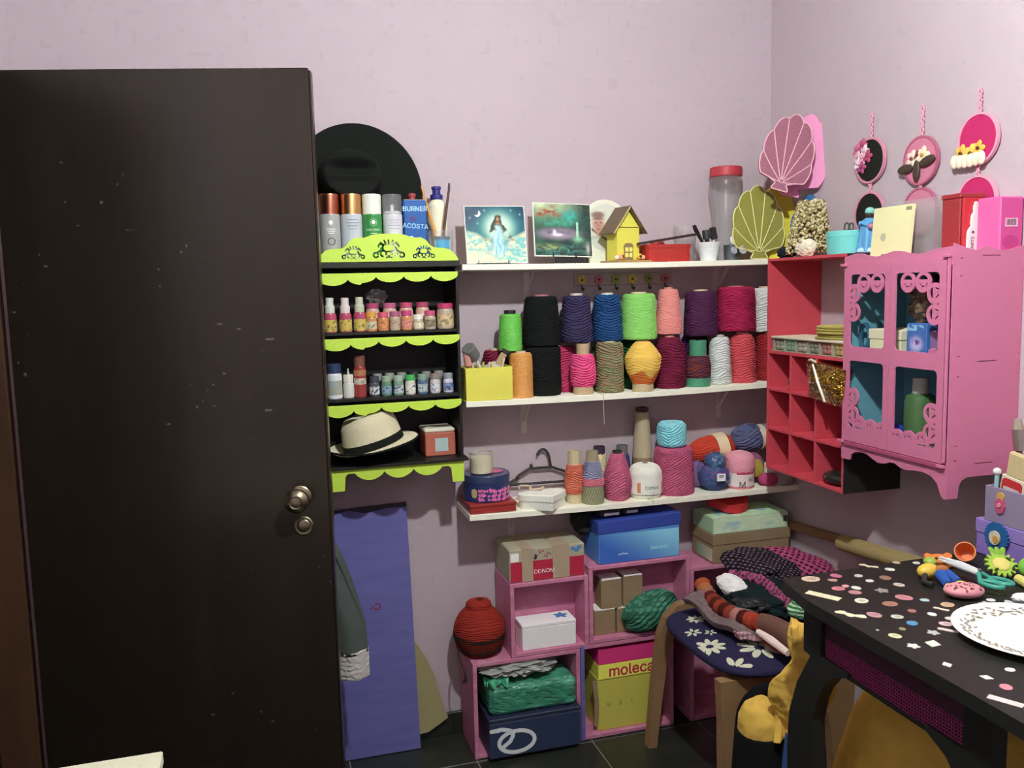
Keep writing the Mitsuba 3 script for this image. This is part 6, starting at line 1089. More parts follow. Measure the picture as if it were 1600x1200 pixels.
# red and black crochet hat
k = thing('crochet_hat', 'round red crochet hat with a black zigzag band on the left pink crate', 'hat')
hx_, hy_, hz_ = -1.160, -0.112, 0.3278
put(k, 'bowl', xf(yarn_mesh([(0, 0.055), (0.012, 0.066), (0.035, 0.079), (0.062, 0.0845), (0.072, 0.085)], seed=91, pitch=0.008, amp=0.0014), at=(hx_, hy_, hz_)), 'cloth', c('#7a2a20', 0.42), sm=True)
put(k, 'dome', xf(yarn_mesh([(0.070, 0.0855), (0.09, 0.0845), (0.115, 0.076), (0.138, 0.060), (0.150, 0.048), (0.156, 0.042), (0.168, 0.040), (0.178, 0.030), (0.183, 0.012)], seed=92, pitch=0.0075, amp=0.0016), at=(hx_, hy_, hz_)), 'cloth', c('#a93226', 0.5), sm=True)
for zb_, up_, hh in ((0.060, 1, 0.018), (0.022, 1, 0.012)):
    zz_ = []
    nT = 34; r_ = 0.0868 if zb_ > 0.05 else 0.0775
    vv, ff = [], []
    for i in range(nT * 2):
        a = math.pi * i / nT; vv += [(r_ * math.cos(a), r_ * math.sin(a), zb_), (r_ * 0.995 * math.cos(a), r_ * 0.995 * math.sin(a), zb_ + (hh if i % 2 else hh * 0.55))]
    n2 = nT * 2
    for i in range(n2): a, b = 2 * i, 2 * ((i + 1) % n2); ff += [(a, b, b + 1), (a, b + 1, a + 1)]
    put(k, 'zigzag_band', xf(trimesh.Trimesh(np.array(vv), np.array(ff), process=False), at=(hx_, hy_, hz_)), 'cloth', c('#1f1a16'))
put(k, 'button', xf(ell(0.012, 0.009, 0.004, 2), at=(hx_ + 0.004, hy_ - 0.008, hz_ + 0.183)), 'cloth', c('#5a2a1a', 0.5))
put(k, 'tassel', [tube(smooth_path([(hx_ - 0.070, hy_ - 0.02, hz_ + 0.035), (hx_ - 0.082, hy_ - 0.07, hz_ + 0.010), (hx_ - 0.074, hy_ - 0.094, hz_ - 0.02), (hx_ - 0.075 - dx, hy_ - 0.093, hz_ - 0.055)], 16), 0.0022, 6) for dx in (0.0, 0.006, -0.006)], 'cloth', c('#2a201c'))
# floor crates' contents
k = thing('shoe_box', 'navy blue shoe box with a white looped emblem at the bottom of the left crate', 'box')
nx0, nx1, ny0, ny1, nz0 = -1.166, -0.852, -0.238, -0.035, 0.0152
put(k, 'body', B(nx0, nx1, ny0, ny1, nz0, nz0 + 0.118, 0.002), 'satin', c('#1e2b44')); put(k, 'lid', B(nx0 - 0.001, nx1 + 0.001, ny0 - 0.001, ny1 + 0.001, nz0 + 0.1183, nz0 + 0.132, 0.002), 'satin', c('#1b2439'))
em = unary_union([affinity.scale(Point(0, 0).buffer(1, quad_segs=24), 0.060, 0.036).exterior.buffer(0.0065), LineString([(-0.085, 0.046), (-0.05, 0.048), (-0.022, 0.040), (-0.012, 0.024), (-0.022, 0.004), (-0.048, -0.014)]).buffer(0.0065), LineString([(-0.085, 0.046), (-0.060, 0.046)]).buffer(0.0065)])
put(k, 'emblem', face_y(ext(em, 0.0008), nx0 + 0.092, ny0 - 0.0001, nz0 + 0.048), 'satin', c('#b9bdc0'), sm=0)
k = thing('wrapped_parcel', 'box-shaped parcel wrapped in green plastic inside the left floor crate', 'parcel')
m = B(-1.158, -0.858, -0.226, -0.032, nz0 + 0.133, nz0 + 0.232, 0.014)
for _ in range(5): m = m.subdivide()
v = m.vertices; dsp = meshkit.fbm(v * 22 + 5, 4) - 0.5; cr_ = np.abs(meshkit.noise(v * np.array([30, 30, 30]) + v[:, [2, 0, 1]] * 40) - 0.5)
m.vertices = v + m.vertex_normals * (0.010 * dsp - 0.004 * np.exp(-(cr_ / 0.05) ** 2))[:, None]; m.vertices[:, 2] = np.maximum(m.vertices[:, 2], nz0 + 0.1325)
put(k, 'wrap', m, 'gloss', lambda p: blend(np.tile(c('#2f8064', 0.75), (len(p), 1)), c('#4fa384', 0.8), (meshkit.noise(p * 26) - 0.5) * 3), sm=True)
put(k, 'fold', [sheet(lambda u, v: np.stack([-1.165 + u * 0.075, -0.225 + 0.06 * v + 0.01 * np.sin(u * 20), nz0 + 0.238 + 0.012 * np.sin(u * 13 + v * 9) + 0.008 * u], 1), 30, 16, 0.003)], 'gloss', c('#37946f'), sm=True)
k = thing('plastic_bag', 'crumpled clear grey plastic bag stuffed above the green parcel', 'bag')
m = ell(0.125, 0.065, 0.026, 5, (-1.045, -0.150, 0.2865), 0.5, 16, 9); m.vertices[:, 2] = np.clip(m.vertices[:, 2], nz0 + 0.246, 0.3115); put(k, None, m, 'gloss', lambda p: c('#7f8580') * (0.8 + 0.5 * meshkit.noise(p * 60))[:, None], sm=True)
k = thing('shoe_box', 'yellow shoe box with a magenta lid lettered moleca in red', 'box')
mx0, mx1, my0, my1, mz0 = -0.772, -0.536, -0.186, -0.035, 0.0152
put(k, 'body', B(mx0 + 0.003, mx1 - 0.003, my0 + 0.004, my1, mz0, mz0 + 0.185, 0.002), 'satin', c('#b9b43e', 0.8)); put(k, 'yellow_band', B(mx0 + 0.006, mx1 - 0.002, my0, my1 - 0.002, mz0 + 0.183, mz0 + 0.236, 0.002), 'satin', c('#e0d838')); put(k, 'lid', B(mx0 + 0.006, mx1 - 0.001, my0 - 0.001, my1, mz0 + 0.2363, mz0 + 0.292, 0.002), 'satin', c('#b92668'))
put(k, 'lettering', face_y(xf(centred(text('moleca', 0.036, bold=True)), at=(0.128, 0.209, 0)), mx0, my0 - 0.0001, mz0), 'satin', c('#a32440'), sm=0)
put(k, 'flap', [sheet(lambda u, v: np.stack([mx0 - 0.012 + 0.016 * u + 0.004 * np.sin(v * 4), my0 + 0.005 + 0.0 * u, mz0 + 0.02 + v * 0.16], 1), 4, 16, 0.003)], 'kraft', sm=0)
put(k, 'marks', [face_y(ext(affinity.rotate(sbox(-0.001, -0.008, 0.001, 0.008), a), 0.0004), mx0 + u, my0 + 0.0039, mz0 + 0.09) for u, a in ((0.04, 20), (0.046, -15), (0.085, 8), (0.09, -10), (0.13, 5))], 'satin', c('#6a6a2c'), sm=0)

# ------------------------------------------------------------------ corduroy stool with cushion and pile of clothes
k = thing('stool', 'brown corduroy covered stool with broad curved legs', 'stool')
def leg_front(m): return face_y(m, 0, -0.728, 0)
lp = Polygon([(-0.632, 0.4295), (-0.625, 0.30), (-0.622, 0.0), (-0.566, 0.0), (-0.560, 0.132), (-0.548, 0.228), (-0.526, 0.335), (-0.50, 0.365), (-0.463, 0.388), (-0.40, 0.404), (-0.40, 0.4295)])
put(k, 'leg', leg_front(ext(lp, 0.034)), 'corduroy', sm=0)
put(k, 'leg', face_y(ext(affinity.scale(lp, -1, 1, origin=(-0.41, 0)), 0.034), 0, -0.728, 0), 'corduroy', sm=0)
l2 = Polygon([(-0.642, 0.0), (-0.612, 0.0), (-0.592, 0.165), (-0.572, 0.30), (-0.548, 0.375), (-0.50, 0.398), (-0.41, 0.405), (-0.41, 0.4295), (-0.48, 0.4295), (-0.47, 0.492), (-0.535, 0.478), (-0.577, 0.440), (-0.600, 0.385), (-0.620, 0.24)])
put(k, 'leg', face_y(ext(l2, 0.034), 0, -0.282, 0), 'corduroy', sm=0)
put(k, 'leg', face_y(ext(affinity.scale(l2, -1, 1, origin=(-0.41, 0)), 0.034), 0, -0.282, 0), 'corduroy', sm=0)
put(k, 'seat', B(-0.585, -0.225, -0.7275, -0.345, 0.412, 0.4292, 0.005), 'corduroy', sm=0)
k = thing('seat_cushion', 'navy blue seat cushion with cream daisies on the stool', 'cushion')
cu = ext(rrect(0.42, 0.475, 0.19), 1.0)
CZ = 0.4575
CUSH = Polygon([(-0.418 + 0.216 * 0.955 * np.sign(math.cos(t)) * abs(math.cos(t)) ** (2 / 3.6), -0.566 + 0.246 * 0.955 * np.sign(math.sin(t)) * abs(math.sin(t)) ** (2 / 3.6)) for t in np.linspace(0, 2 * math.pi, 90)[:-1]])
def cush(u, v):
    a = u * 2 * math.pi; e = 3.6; ca, sa = np.cos(a), np.sin(a); rr = (np.abs(ca) ** e + np.abs(sa) ** e) ** (-1 / e); t = v * math.pi - math.pi / 2
    w = np.cos(t) ** 0.45; return np.stack([-0.418 + 0.216 * rr * ca * w, -0.566 + 0.246 * rr * sa * w, CZ + 0.0265 * np.sign(np.sin(t)) * np.abs(np.sin(t)) ** 0.8], 1)
U, V = np.meshgrid(np.linspace(0, 1, 160), np.linspace(0.0, 1, 60)); p = cush(U.ravel(), V.ravel()); i = np.arange(159 * 59); a = (i // 159) * 160 + i % 159
cm = trimesh.Trimesh(p, np.vstack([np.stack([a, a + 1, a + 161], 1), np.stack([a, a + 161, a + 160], 1)]), process=False); cm.merge_vertices(); cm.vertices += (meshkit.noise(cm.vertices * 180) - 0.5)[:, None] * 0.0012
put(k, 'cover', cm, 'cloth', c('#2a2746', 0.68), sm=True)
for fx_, fy_, s, n in ((np.float64(-0.54), np.float64(-0.448), 0.028, 8), (np.float64(-0.593), np.float64(-0.531), 0.024, 6), (np.float64(-0.549), np.float64(-0.556), 0.018, 5), (np.float64(-0.596), np.float64(-0.638), 0.044, 9), (np.float64(-0.471), np.float64(-0.701), 0.06, 8), (np.float64(-0.593), np.float64(-0.771), 0.048, 8)):
    for q in range(n):
        an = 2 * math.pi * q / n + fx_ * 40; pe = affinity.rotate(affinity.scale(disc2(s * 0.66, 0, s * 0.34, 5), 1.25, 0.55), math.degrees(an), origin=(0, 0)); pe = pe.intersection(affinity.translate(CUSH, -fx_, -fy_)); 
        if pe.area < 1e-6: continue
        m = ext(pe, 0.002).subdivide(); v = m.vertices
        vx, vy = v[:, 0] + fx_, v[:, 1] + fy_; q_ = np.clip(((np.abs(vx + 0.418) / 0.216) ** 3.6 + (np.abs(vy + 0.566) / 0.246) ** 3.6) ** (1 / 3.6), 0, 0.998); zz = CZ + 0.0265 * np.clip(1 - (q_ ** (1 / 0.45)) ** 2, 0, 1) ** 0.4
        m = trimesh.Trimesh(np.stack([vx, vy, zz + v[:, 2] - 0.0006], 1), m.faces, process=False); put(k, 'daisy_petal', m, 'cloth', c('#c2c6ac', 0.75), sm=0)
def heap(u, v, x0, x1, y0, y1, zf, seed, wob=0.014, f=3.2):
    x = x0 + (x1 - x0) * u; y = y0 + (y1 - y0) * v; z = zf(x, y, u, v) + wob * 2 * (meshkit.fbm(np.stack([u * f, v * f, np.full(len(u), seed)], 1), 4) - 0.5); return np.stack([x, y, z], 1)
def stitch(col, gap, fu, fv):
    def fn(n_): 
        u, v = np.meshgrid(np.linspace(0, 1, n_[0]), np.linspace(0, 1, n_[1])); u, v = u.ravel(), v.ravel(); q = np.tile(np.asarray(col), (len(u), 1))
        s = (np.abs(np.sin(u * fu * math.pi)) * np.abs(np.sin((v * fv + 0.5 * (np.floor(u * fu) % 2)) * math.pi))) > 0.55; return np.vstack([np.where(s[:, None], np.asarray(gap), q)] * 2)
    return fn
def blob_cloth(name, label, at, r, col, seed, n=0.3, f=9, mat='cloth', rot=(0, 0, 0), zmin=None, cat='garment', colf=None):
    k = thing(name, label, cat); m = trimesh.creation.icosphere(subdivisions=5); v = m.vertices; d = meshkit.fbm(v * f / 4 + seed * 3.3 + 10, 4) - 0.5; fold = np.sin(v[:, 0] * 7 + 5 * meshkit.noise(v * 2 + seed)) * 0.05
    m = trimesh.Trimesh(v * (1 + 2 * n * d + fold)[:, None] * np.array(r), m.faces, process=False); m = xf(m, rx=rot[0], ry=rot[1], rz=rot[2], at=at)
    if zmin is not None: m.vertices[:, 2] = np.maximum(m.vertices[:, 2], zmin)
    put(k, None, m, mat, colf(m.vertices, v) if colf is not None else yarn_col(col, seed, 0.2)(m.vertices), sm=True); return k
def knit(col, gap, k1=150, k2=110, thr=0.05):
    def f(p, v):
        s = np.sin(p[:, 0] * k1 + 2 * meshkit.noise(p * 20)) * np.sin(p[:, 2] * k1 + p[:, 1] * k2) + 0.35 * (meshkit.noise(p * 240) - 0.5); return blend(np.tile(np.asarray(col), (len(p), 1)), gap, (s - thr) * 5)
    return f
blob_cloth('dark_garment', 'dark teal-black garment heaped on the stool under the crochet shawls', (-0.315, -0.475, 0.530), (0.125, 0.160, 0.070), c('#1b2a2c', 0.5), 3, 0.22, zmin=0.5035, rot=(0, 0, 25))
blob_cloth('crochet_shawl', 'bright pink and black crochet shawl draped at the back of the pile', (-0.145, -0.385, 0.592), (0.140, 0.095, 0.052), c('#b8396f'), 5, 0.14, rot=(0, 14, -20), colf=knit(c('#b04a76', 0.72), c('#3a1626', 0.6), 230, 190))
blob_cloth('crochet_shawl', 'black crochet shawl with small lilac dots on top of the pile', (-0.272, -0.395, 0.606), (0.125, 0.105, 0.052), c('#221c24'), 6, 0.14, rot=(0, 10, -20), colf=knit(c('#1f1a20', 0.6), c('#7a6478', 0.7), 330, 260, 0.42))
k = thing('crochet_border', 'pink crochet border running down over the dark garment', 'trim')
pb = smooth_path([(-0.392, -0.405, 0.598), (-0.352, -0.468, 0.604), (-0.330, -0.535, 0.590), (-0.322, -0.590, 0.566), (-0.300, -0.622, 0.556), (-0.265, -0.615, 0.575)], 60)
m = tube(pb, 0.017, 20); m.vertices += 0.006 * (meshkit.noise(m.vertices * 170) - 0.5)[:, None]; put(k, None, m, 'cloth', knit(c('#a34f78', 0.72), c('#3a1c2c', 0.6), 330, 300)(m.vertices, None), sm=True)
k = blob_cloth('striped_cloth', 'small green and white striped cloth at the edge of the pile next to the table', (-0.296, -0.640, 0.555), (0.040, 0.03, 0.030), c('#3f7a4a'), 8, 0.2, colf=lambda p, v: np.where((np.sin(p[:, 2] * 520 + p[:, 0] * 60) > 0.15)[:, None], c('#9fb8a0'), c('#2c6a38')))
blob_cloth('white_cloth', 'rolled white cloth with a dark edge lying on the pile', (-0.408, -0.445, 0.575), (0.040, 0.055, 0.030), c('#d3d6c6'), 9, 0.14, rot=(12, 0, 25))
blob_cloth('black_strap', 'black glossy strap tangled under the white cloth', (-0.388, -0.540, 0.548), (0.065, 0.05, 0.026), c('#15191a'), 10, 0.35, mat='satin')
k = thing('striped_scarf', 'rolled rust red and dusty pink striped scarf along the front of the pile', 'scarf')
ps = smooth_path([(-0.480, -0.375, 0.572), (-0.492, -0.45, 0.548), (-0.498, -0.53, 0.545), (-0.492, -0.60, 0.545), (-0.478, -0.655, 0.551), (-0.464, -0.700, 0.557)], 90)
m = tube(ps, 0.0245 + 0.0015 * np.sin(np.arange(90) * 0.8), 26); t = np.concatenate([np.repeat(np.linspace(0, 1, 90), 26), [0, 1]])
m.vertices += 0.003 * (meshkit.noise(m.vertices * 150) - 0.5)[:, None]
bnd = np.array([['#b5522e', '#b5703c', '#a8685c', '#5a2018', '#8f3626', '#5a2018', '#9a3a2a', '#4f1c18', '#8f3a2e', '#b07a70', '#4f1c18', '#b0402a', '#a83a26'][min(12, int(x * 13))] for x in t]); put(k, 'roll', m, 'cloth', np.array([c(x, 0.6) for x in bnd]), sm=True)
m = tube(smooth_path([(-0.466, -0.692, 0.558), (-0.448, -0.735, 0.560), (-0.440, -0.79, 0.556), (-0.430, -0.85, 0.545)], 30), np.linspace(0.024, 0.032, 30), 20); put(k, 'tail', m, 'cloth', c('#6a4a40', 0.7), sm=True)
k = thing('white_strip', 'pale pink and white ribbon edge beside the scarf tail', 'ribbon'); put(k, None, tube([(-0.480, -0.705, 0.536), (-0.472, -0.76, 0.530), (-0.463, -0.83, 0.520)], [0.008, 0.012, 0.010], 10), 'cloth', c('#cfb5ac'))
k = thing('red_cloth', 'dark red cloth edge hanging under the pale ribbon', 'cloth'); put(k, None, ell(0.045, 0.075, 0.018, 4, (-0.432, -0.765, 0.5145), 0.25, 9, 4), 'cloth', c('#7a2622'))
def kn(u, v):
    x = -0.562 + 0.125 * u + 0.040 * v; y = -0.41 - 0.275 * v - 0.03 * u; z = 0.531 - 0.022 * v + 0.016 * np.sin(u * 3.1) + 0.010 * np.sin(v * 9 + u * 4); return np.stack([x, y, z], 1)
k = thing('grey_knit', 'grey rose knitted garment folded in front of the scarf', 'garment'); m = sheet(kn, 60, 90, 0.020); m.vertices += 0.0028 * (np.sin(m.vertices[:, 1] * 900) * np.sin(m.vertices[:, 0] * 900 + m.vertices[:, 1] * 200))[:, None] * np.array([0, 0, 1])
put(k, 'body', m, 'cloth', lambda p: blend(np.tile(c('#6b5c5c'), (len(p), 1)), c('#584a4c'), (meshkit.noise(p * 200) - 0.4) * 4), sm=True)
m = sheet(lambda u, v: np.stack([-0.528 + 0.10 * u, -0.655 - 0.03 * v - 0.03 * u, 0.5165 + 0.004 * np.sin(u * 9) + 0 * v], 1), 50, 20, 0.018); put(k, 'patterned_hem', m, 'cloth', lambda p: blend(np.tile(c('#8a5f70'), (len(p), 1)), c('#b5938c'), np.sin(p[:, 0] * 420) * np.sin(p[:, 1] * 420) * 3), sm=True)

# ------------------------------------------------------------------ yellow and black plush seat under the table (plain)
k = thing('plush_seat', 'big yellow plush seat with black and navy parts under the black table', 'plush seat')
m = trimesh.creation.icosphere(subdivisions=5); v = m.vertices; fo = 0.02 * np.sin(v[:, 2] * 9 + 3 * meshkit.noise(v * 2)) + 0.03 * (meshkit.fbm(v * 2, 3) - 0.5)
m = trimesh.Trimesh(v * (1 + fo)[:, None] * np.array([0.27, 0.25, 0.34]) + np.array([-0.345, -1.30, 0.335]), m.faces, process=False); m.vertices[:, 2] = np.clip(m.vertices[:, 2], 0.002, 0.70)
put(k, 'body', m, 'cloth', lambda p: c('#dcb240', 0.62) * (0.9 + 0.2 * meshkit.noise(p * 50))[:, None], sm=True)
put(k, 'base', xf(lathe([(0.22, 0.001), (0.26, 0.02), (0.272, 0.16), (0.262, 0.19)], 48, close=False), at=(-0.345, -1.30, 0.0)), 'cloth', c('#26375c'))
ar_ = lathe([(0.066, 0.0), (0.064, 0.03), (0.056, 0.065), (0.038, 0.092), (0.010, 0.104)], 30).subdivide().subdivide(); v = ar_.vertices.copy(); v += (0.008 * (meshkit.fbm(v * 45, 3) - 0.5))[:, None]; ar_ = trimesh.Trimesh(v, ar_.faces, process=False)
put(k, 'arm', xf(ar_, ry=-14, rx=4, at=(-0.612, -0.950, 0.372)), 'cloth', lambda p: c('#dcb240', 0.62) * (0.9 + 0.2 * meshkit.noise(p * 60))[:, None], sm=True)
put(k, 'arm_cuff', xf(lathe([(0.100, -0.36), (0.090, -0.10), (0.074, 0.018), (0.070, 0.024)], 30), ry=-6, rx=2, at=(-0.612, -0.950, 0.372)), 'cloth', c('#17191b', 0.5))
put(k, 'black_strap', xf(tube([(0.070 * math.cos(a), 0, 0.080 * math.sin(a)) for a in np.linspace(-0.2, 3.3, 24)], 0.016, 10), at=(-0.588, -0.915, 0.396)), 'cloth', c('#121314', 0.5))
def ruff(u, v):
    z = 0.40 + 0.315 * v; x = -0.636 + 0.014 * np.sin(v * 11 + u * 3) + 0.010 * np.sin(u * 8) + 0.045 * u + 0.030 * v; y = -1.04 + 0.035 * np.sin(u * 7 + v * 5) - 0.10 * u; return np.stack([x, y, z], 1)
m = sheet(ruff, 60, 80, 0.016); m.vertices += 0.016 * (meshkit.fbm(m.vertices * 26, 3) - 0.5)[:, None]; put(k, 'ruffle', m, 'cloth', lambda p: c('#dcb240', 0.62) * (0.9 + 0.2 * meshkit.noise(p * 45))[:, None], sm=True)
put(k, 'navy_strap', xf(B(-0.02, 0.02, -0.012, 0.012, -0.20, 0.16, 0.008), ry=6, at=(-0.605, -1.04, 0.27)), 'cloth', c('#27406f'))

KZ = 0.95
# ------------------------------------------------------------------ black table with stickers
k = tab = thing('table', 'black table with a magenta mesh apron and many small stickers on its top', 'table')
TB = 0.87; BT = c('#2b2e2a', 0.42)
tp = Polygon([(-0.712, -1.166), (-0.006, -1.148), (-0.006, -2.25), (-0.745, -2.25), (-0.738, -1.30)])
put(k, 'top', xf(ext(tp.buffer(-0.003).buffer(0.003), 0.026), at=(0, 0, TB - 0.026)), 'satin', lambda p: BT * (0.85 + 0.3 * meshkit.fbm(p * 30))[:, None], sm=0)
lg = Polygon([(1.256, 0.8435), (1.256, 0.743), (1.280, 0.738), (1.234, 0.66), (1.207, 0.581), (1.200, 0.50), (1.203, 0.40), (1.215, 0.2), (1.225, 0.0), (1.30, 0.0), (1.302, 0.25), (1.298, 0.45), (1.292, 0.60), (1.305, 0.65), (1.321, 0.683), (1.350, 0.718), (1.40, 0.742), (1.40, 0.75), (1.315, 0.75), (1.315, 0.8435)])
def tleg(y_mirror, x): 
    p_ = lg if not y_mirror else affinity.scale(lg, -1, 1, origin=(1.505, 0)); return face_x(ext(p_, 0.03), x, 0, 0)
for x in (-0.685, -0.03):
    for mir in (False, True): put(k, 'leg', tleg(mir, x), 'satin', BT, sm=0)
put(k, 'apron', B(-0.705, -0.693, -1.316, -1.694, 0.790, 0.8435, 0.001), 'satin', c('#3a1c2c')); put(k, 'apron', B(-0.60, -0.035, -1.262, -1.25, 0.745, 0.8435, 0.001), 'satin', BT); put(k, 'apron_back', B(-0.692, -0.688, -1.316, -1.694, 0.742, 0.79, 0.001), 'satin', c('#3a1c2c'))
mg_ = [B(-0.7045, -0.702, -1.316, -1.694, z - 0.0008, z + 0.0008, 0.0002) for z in np.linspace(0.744, 0.789, 8)] + [B(-0.7045, -0.702, -y - 0.0008, -y + 0.0008, 0.743, 0.79, 0.0002) for y in np.linspace(1.318, 1.692, 56)]
put(k, 'mesh_grid', mg_, 'satin', c('#8a2f66'), sm=0); put(k, 'apron_rail', B(-0.709, -0.690, -1.30, -1.71, 0.735, 0.743, 0.001), 'satin', BT)
SK = [(-0.653, -1.191, 0.026, 'o', '#c9b095'), (-0.691, -1.288, 0.034, 'r', '#d2cfa9'), (-0.588, -1.192, 0.017, 'o', '#c2628a'), (-0.613, -1.214, 0.013, 'o', '#b08a84'), (-0.542, -1.209, 0.013, 'o', '#c4b5b0'), (-0.476, -1.162, 0.020, 'w', '#cfc6a4'), (-0.448, -1.197, 0.014, 'o', '#d2d6c8'), (-0.541, -1.245, 0.012, 'o', '#cfcdc6'), (-0.496, -1.240, 0.018, 'o', '#8f6a58'), (-0.499, -1.287, 0.015, 'o', '#c7bcae'), (-0.635, -1.263, 0.018, 'o', '#c8707c'), (-0.611, -1.255, 0.011, 'o', '#c9908a'), (-0.597, -1.272, 0.014, 'o', '#d0cdc2'), (-0.617, -1.294, 0.017, 'o', '#b98084'), (-0.636, -1.339, 0.019, 'o', '#d8d6bc'), (-0.557, -1.304, 0.016, 's', '#948a88'), (-0.543, -1.353, 0.022, 'o', '#c27c86'), (-0.594, -1.373, 0.020, 'o', '#a5705c'), (-0.705, -1.396, 0.028, 'w', '#d8d4ac'), (-0.663, -1.411, 0.019, 'o', '#b98890'), (-0.628, -1.434, 0.015, 'o', '#c2c6b8'), (-0.624, -1.470, 0.015, 'o', '#3f8fc0'), (-0.556, -1.446, 0.012, 'o', '#d6d8d8'), (-0.519, -1.430, 0.014, 'r', '#cfc8b4'), (-0.490, -1.415, 0.018, 'o', '#c9a884'), (-0.661, -1.487, 0.009, 'o', '#8a8a5c'), (-0.696, -1.509, 0.015, 'o', '#d2d0a4'), (-0.697, -1.557, 0.013, 's', '#d2d4cc'), (-0.657, -1.560, 0.017, 'd', '#dcdcc8'), (-0.620, -1.520, 0.013, 's', '#b4b8b8'), (-0.567, -1.494, 0.016, 'o', '#d9b8b8'), (-0.586, -1.520, 0.017, 'r', '#d6c0c0'), (-0.698, -1.638, 0.011, 'd', '#d4d2ca'), (-0.674, -1.698, 0.011, 'd', '#e0dccc'), (-0.615, -1.688, 0.011, 'o', '#e6e0d4'), (-0.672, -1.735, 0.014, 'o', '#d8808c'), (-0.711, -1.772, 0.024, 'r', '#dcc4c0'), (-0.514, -1.379, 0.012, 'o', '#a8c4c8'), (-0.580, -1.419, 0.012, 'o', '#a06a64'), (-0.401, -1.150 - 0.012, 0.012, 'o', '#b9a58a'), (-0.415, -1.438, 0.016, 's', '#c4c8c8'), (-0.390, -1.424, 0.012, 'o', '#d2d6d6'), (-0.355, -1.456, 0.022, 'r', '#c6cacc'), (-0.708, -1.476, 0.004, 'o', '#c4c4bc'), (-0.540, -1.475, 0.012, 'o', '#d8cfc4'), (-0.36, -1.18, 0.012, 'o', '#cfcdbc')]
for i, (x, y, s, kd, cc) in enumerate(SK):
    po = {'o': affinity.scale(disc2(0, 0, s * 0.8, 6), 1, 0.85), 'r': sbox(-s * 1.05, -s * 0.33, s * 1.05, s * 0.33), 'd': Polygon([(-s, 0), (0, s * 0.8), (s, 0), (0, -s * 0.8)]), 'w': unary_union([disc2((t - 0.5) * 1.8 * s, 0.12 * s * math.sin(t * 9), s * (0.24 + 0.1 * math.sin(t * 17)), 4) for t in np.linspace(0, 1, 9)]), 's': unary_union([affinity.rotate(affinity.scale(disc2(s * 0.5, 0, s * 0.42, 4), 1, 0.7), a, origin=(0, 0)) for a in range(0, 360, 72)])}[kd]
    po = affinity.rotate(po, (i * 53) % 180 if kd in 'osd' else -72 + (i * 13) % 24, origin=(0, 0)); sk = put(tab, 'sticker', face_z(ext(po, 0.0007), x, y, TB + 0.0002), 'satin', c(cc), sm=0)
    if kd == 'o' and s > 0.0145: put(sk, 'print', face_z(ext(affinity.scale(disc2(0, 0, s * 0.42, 5), 1, 0.8), 0.0003), x + 0.001, y, TB + 0.0010), 'satin', c(cc) * 0.55 + c('#c8b0a0') * 0.2, sm=0)
# plate
k = thing('plate', 'white oval plate with a grey leafy wreath printed round its well on the table', 'plate')
pl_ = lathe([(0.075, 0.001), (0.080, 0.003), (0.118, 0.011), (0.124, 0.0145), (0.1235, 0.0160), (0.117, 0.0135), (0.082, 0.0062), (0.072, 0.0048)], 80)
def pat(m): return xf(m, at=(-0.470, -1.600, TB + 0.0012))
put(k, 'dish', pat(xf(pl_, s=[1.10, 1.10, 1])), 'gloss', c('#e9e9e2'))
lv, lc = [], []
q = np.random.default_rng(21)
for i in range(150):
    a = 2 * math.pi * i / 150 + q.uniform(-0.02, 0.02); r = q.uniform(0.083, 0.106) * 1.13; pz_ = 0.0064 + (r / 1.13 - 0.082) / 0.035 * 0.0070 + 0.0012
    m = ext(affinity.scale(disc2(0, 0, 0.0036, 3), 1.5, 0.55), 0.0004); m = xf(m, rz=math.degrees(a) + q.choice([60, 120, 90]) + q.uniform(-20, 20), at=(r * math.cos(a), r * math.sin(a), pz_)); lv.append(m); lc.append(np.tile(c('#8f8f88') if q.uniform() < 0.75 else c('#9a8a68'), (len(m.vertices), 1)))
put(k, 'wreath_print', pat(trimesh.util.concatenate(lv)), 'satin', np.vstack(lc), sm=0)
# purple drawers boxes, brushes
k = thing('purple_box', 'lilac purple lidded box on the table against the right wall', 'box')
put(k, 'body', B(-0.171, -0.012, -1.160, -1.42, TB + 0.0004, TB + 0.052, 0.002), 'satin', c('#8a6fc0')); put(k, 'lid', B(-0.173, -0.010, -1.158, -1.422, TB + 0.0525, TB + 0.086, 0.002), 'satin', c('#9078c4'))
ro = put(k, 'rosette', face_x(ext(Polygon([((0.031 + 0.004 * (i % 2)) * math.cos(2 * math.pi * i / 48), (0.031 + 0.004 * (i % 2)) * math.sin(2 * math.pi * i / 48)) for i in range(48)]), 0.005), -0.1735, -1.225, TB + 0.056), 'cloth', c('#1f5a94'))
put(ro, 'centre', face_x(ext(affinity.scale(disc2(0, 0, 0.015), 1, 1.1), 0.004), -0.179, -1.224, TB + 0.054), 'satin', c('#cfc8ae')); put(ro, 'gold_dot', face_x(ext(affinity.scale(disc2(0, 0, 0.009), 0.8, 1), 0.002), -0.1832, -1.229, TB + 0.052), 'satin', c('#c99a3c')); put(ro, 'tails', [face_x(ext(Polygon([(-0.006, 0), (0.006, 0), (0.016, -0.034), (0.0, -0.030)]), 0.003), -0.1735, -1.22, TB + 0.036), face_x(ext(Polygon([(-0.004, 0), (0.008, 0), (0.026, -0.030), (0.012, -0.032)]), 0.003), -0.1735, -1.228, TB + 0.036)], 'cloth', c('#2a3f6f'))
k = thing('grey_lilac_box', 'grey lilac open box full of brushes on top of the purple box', 'box')
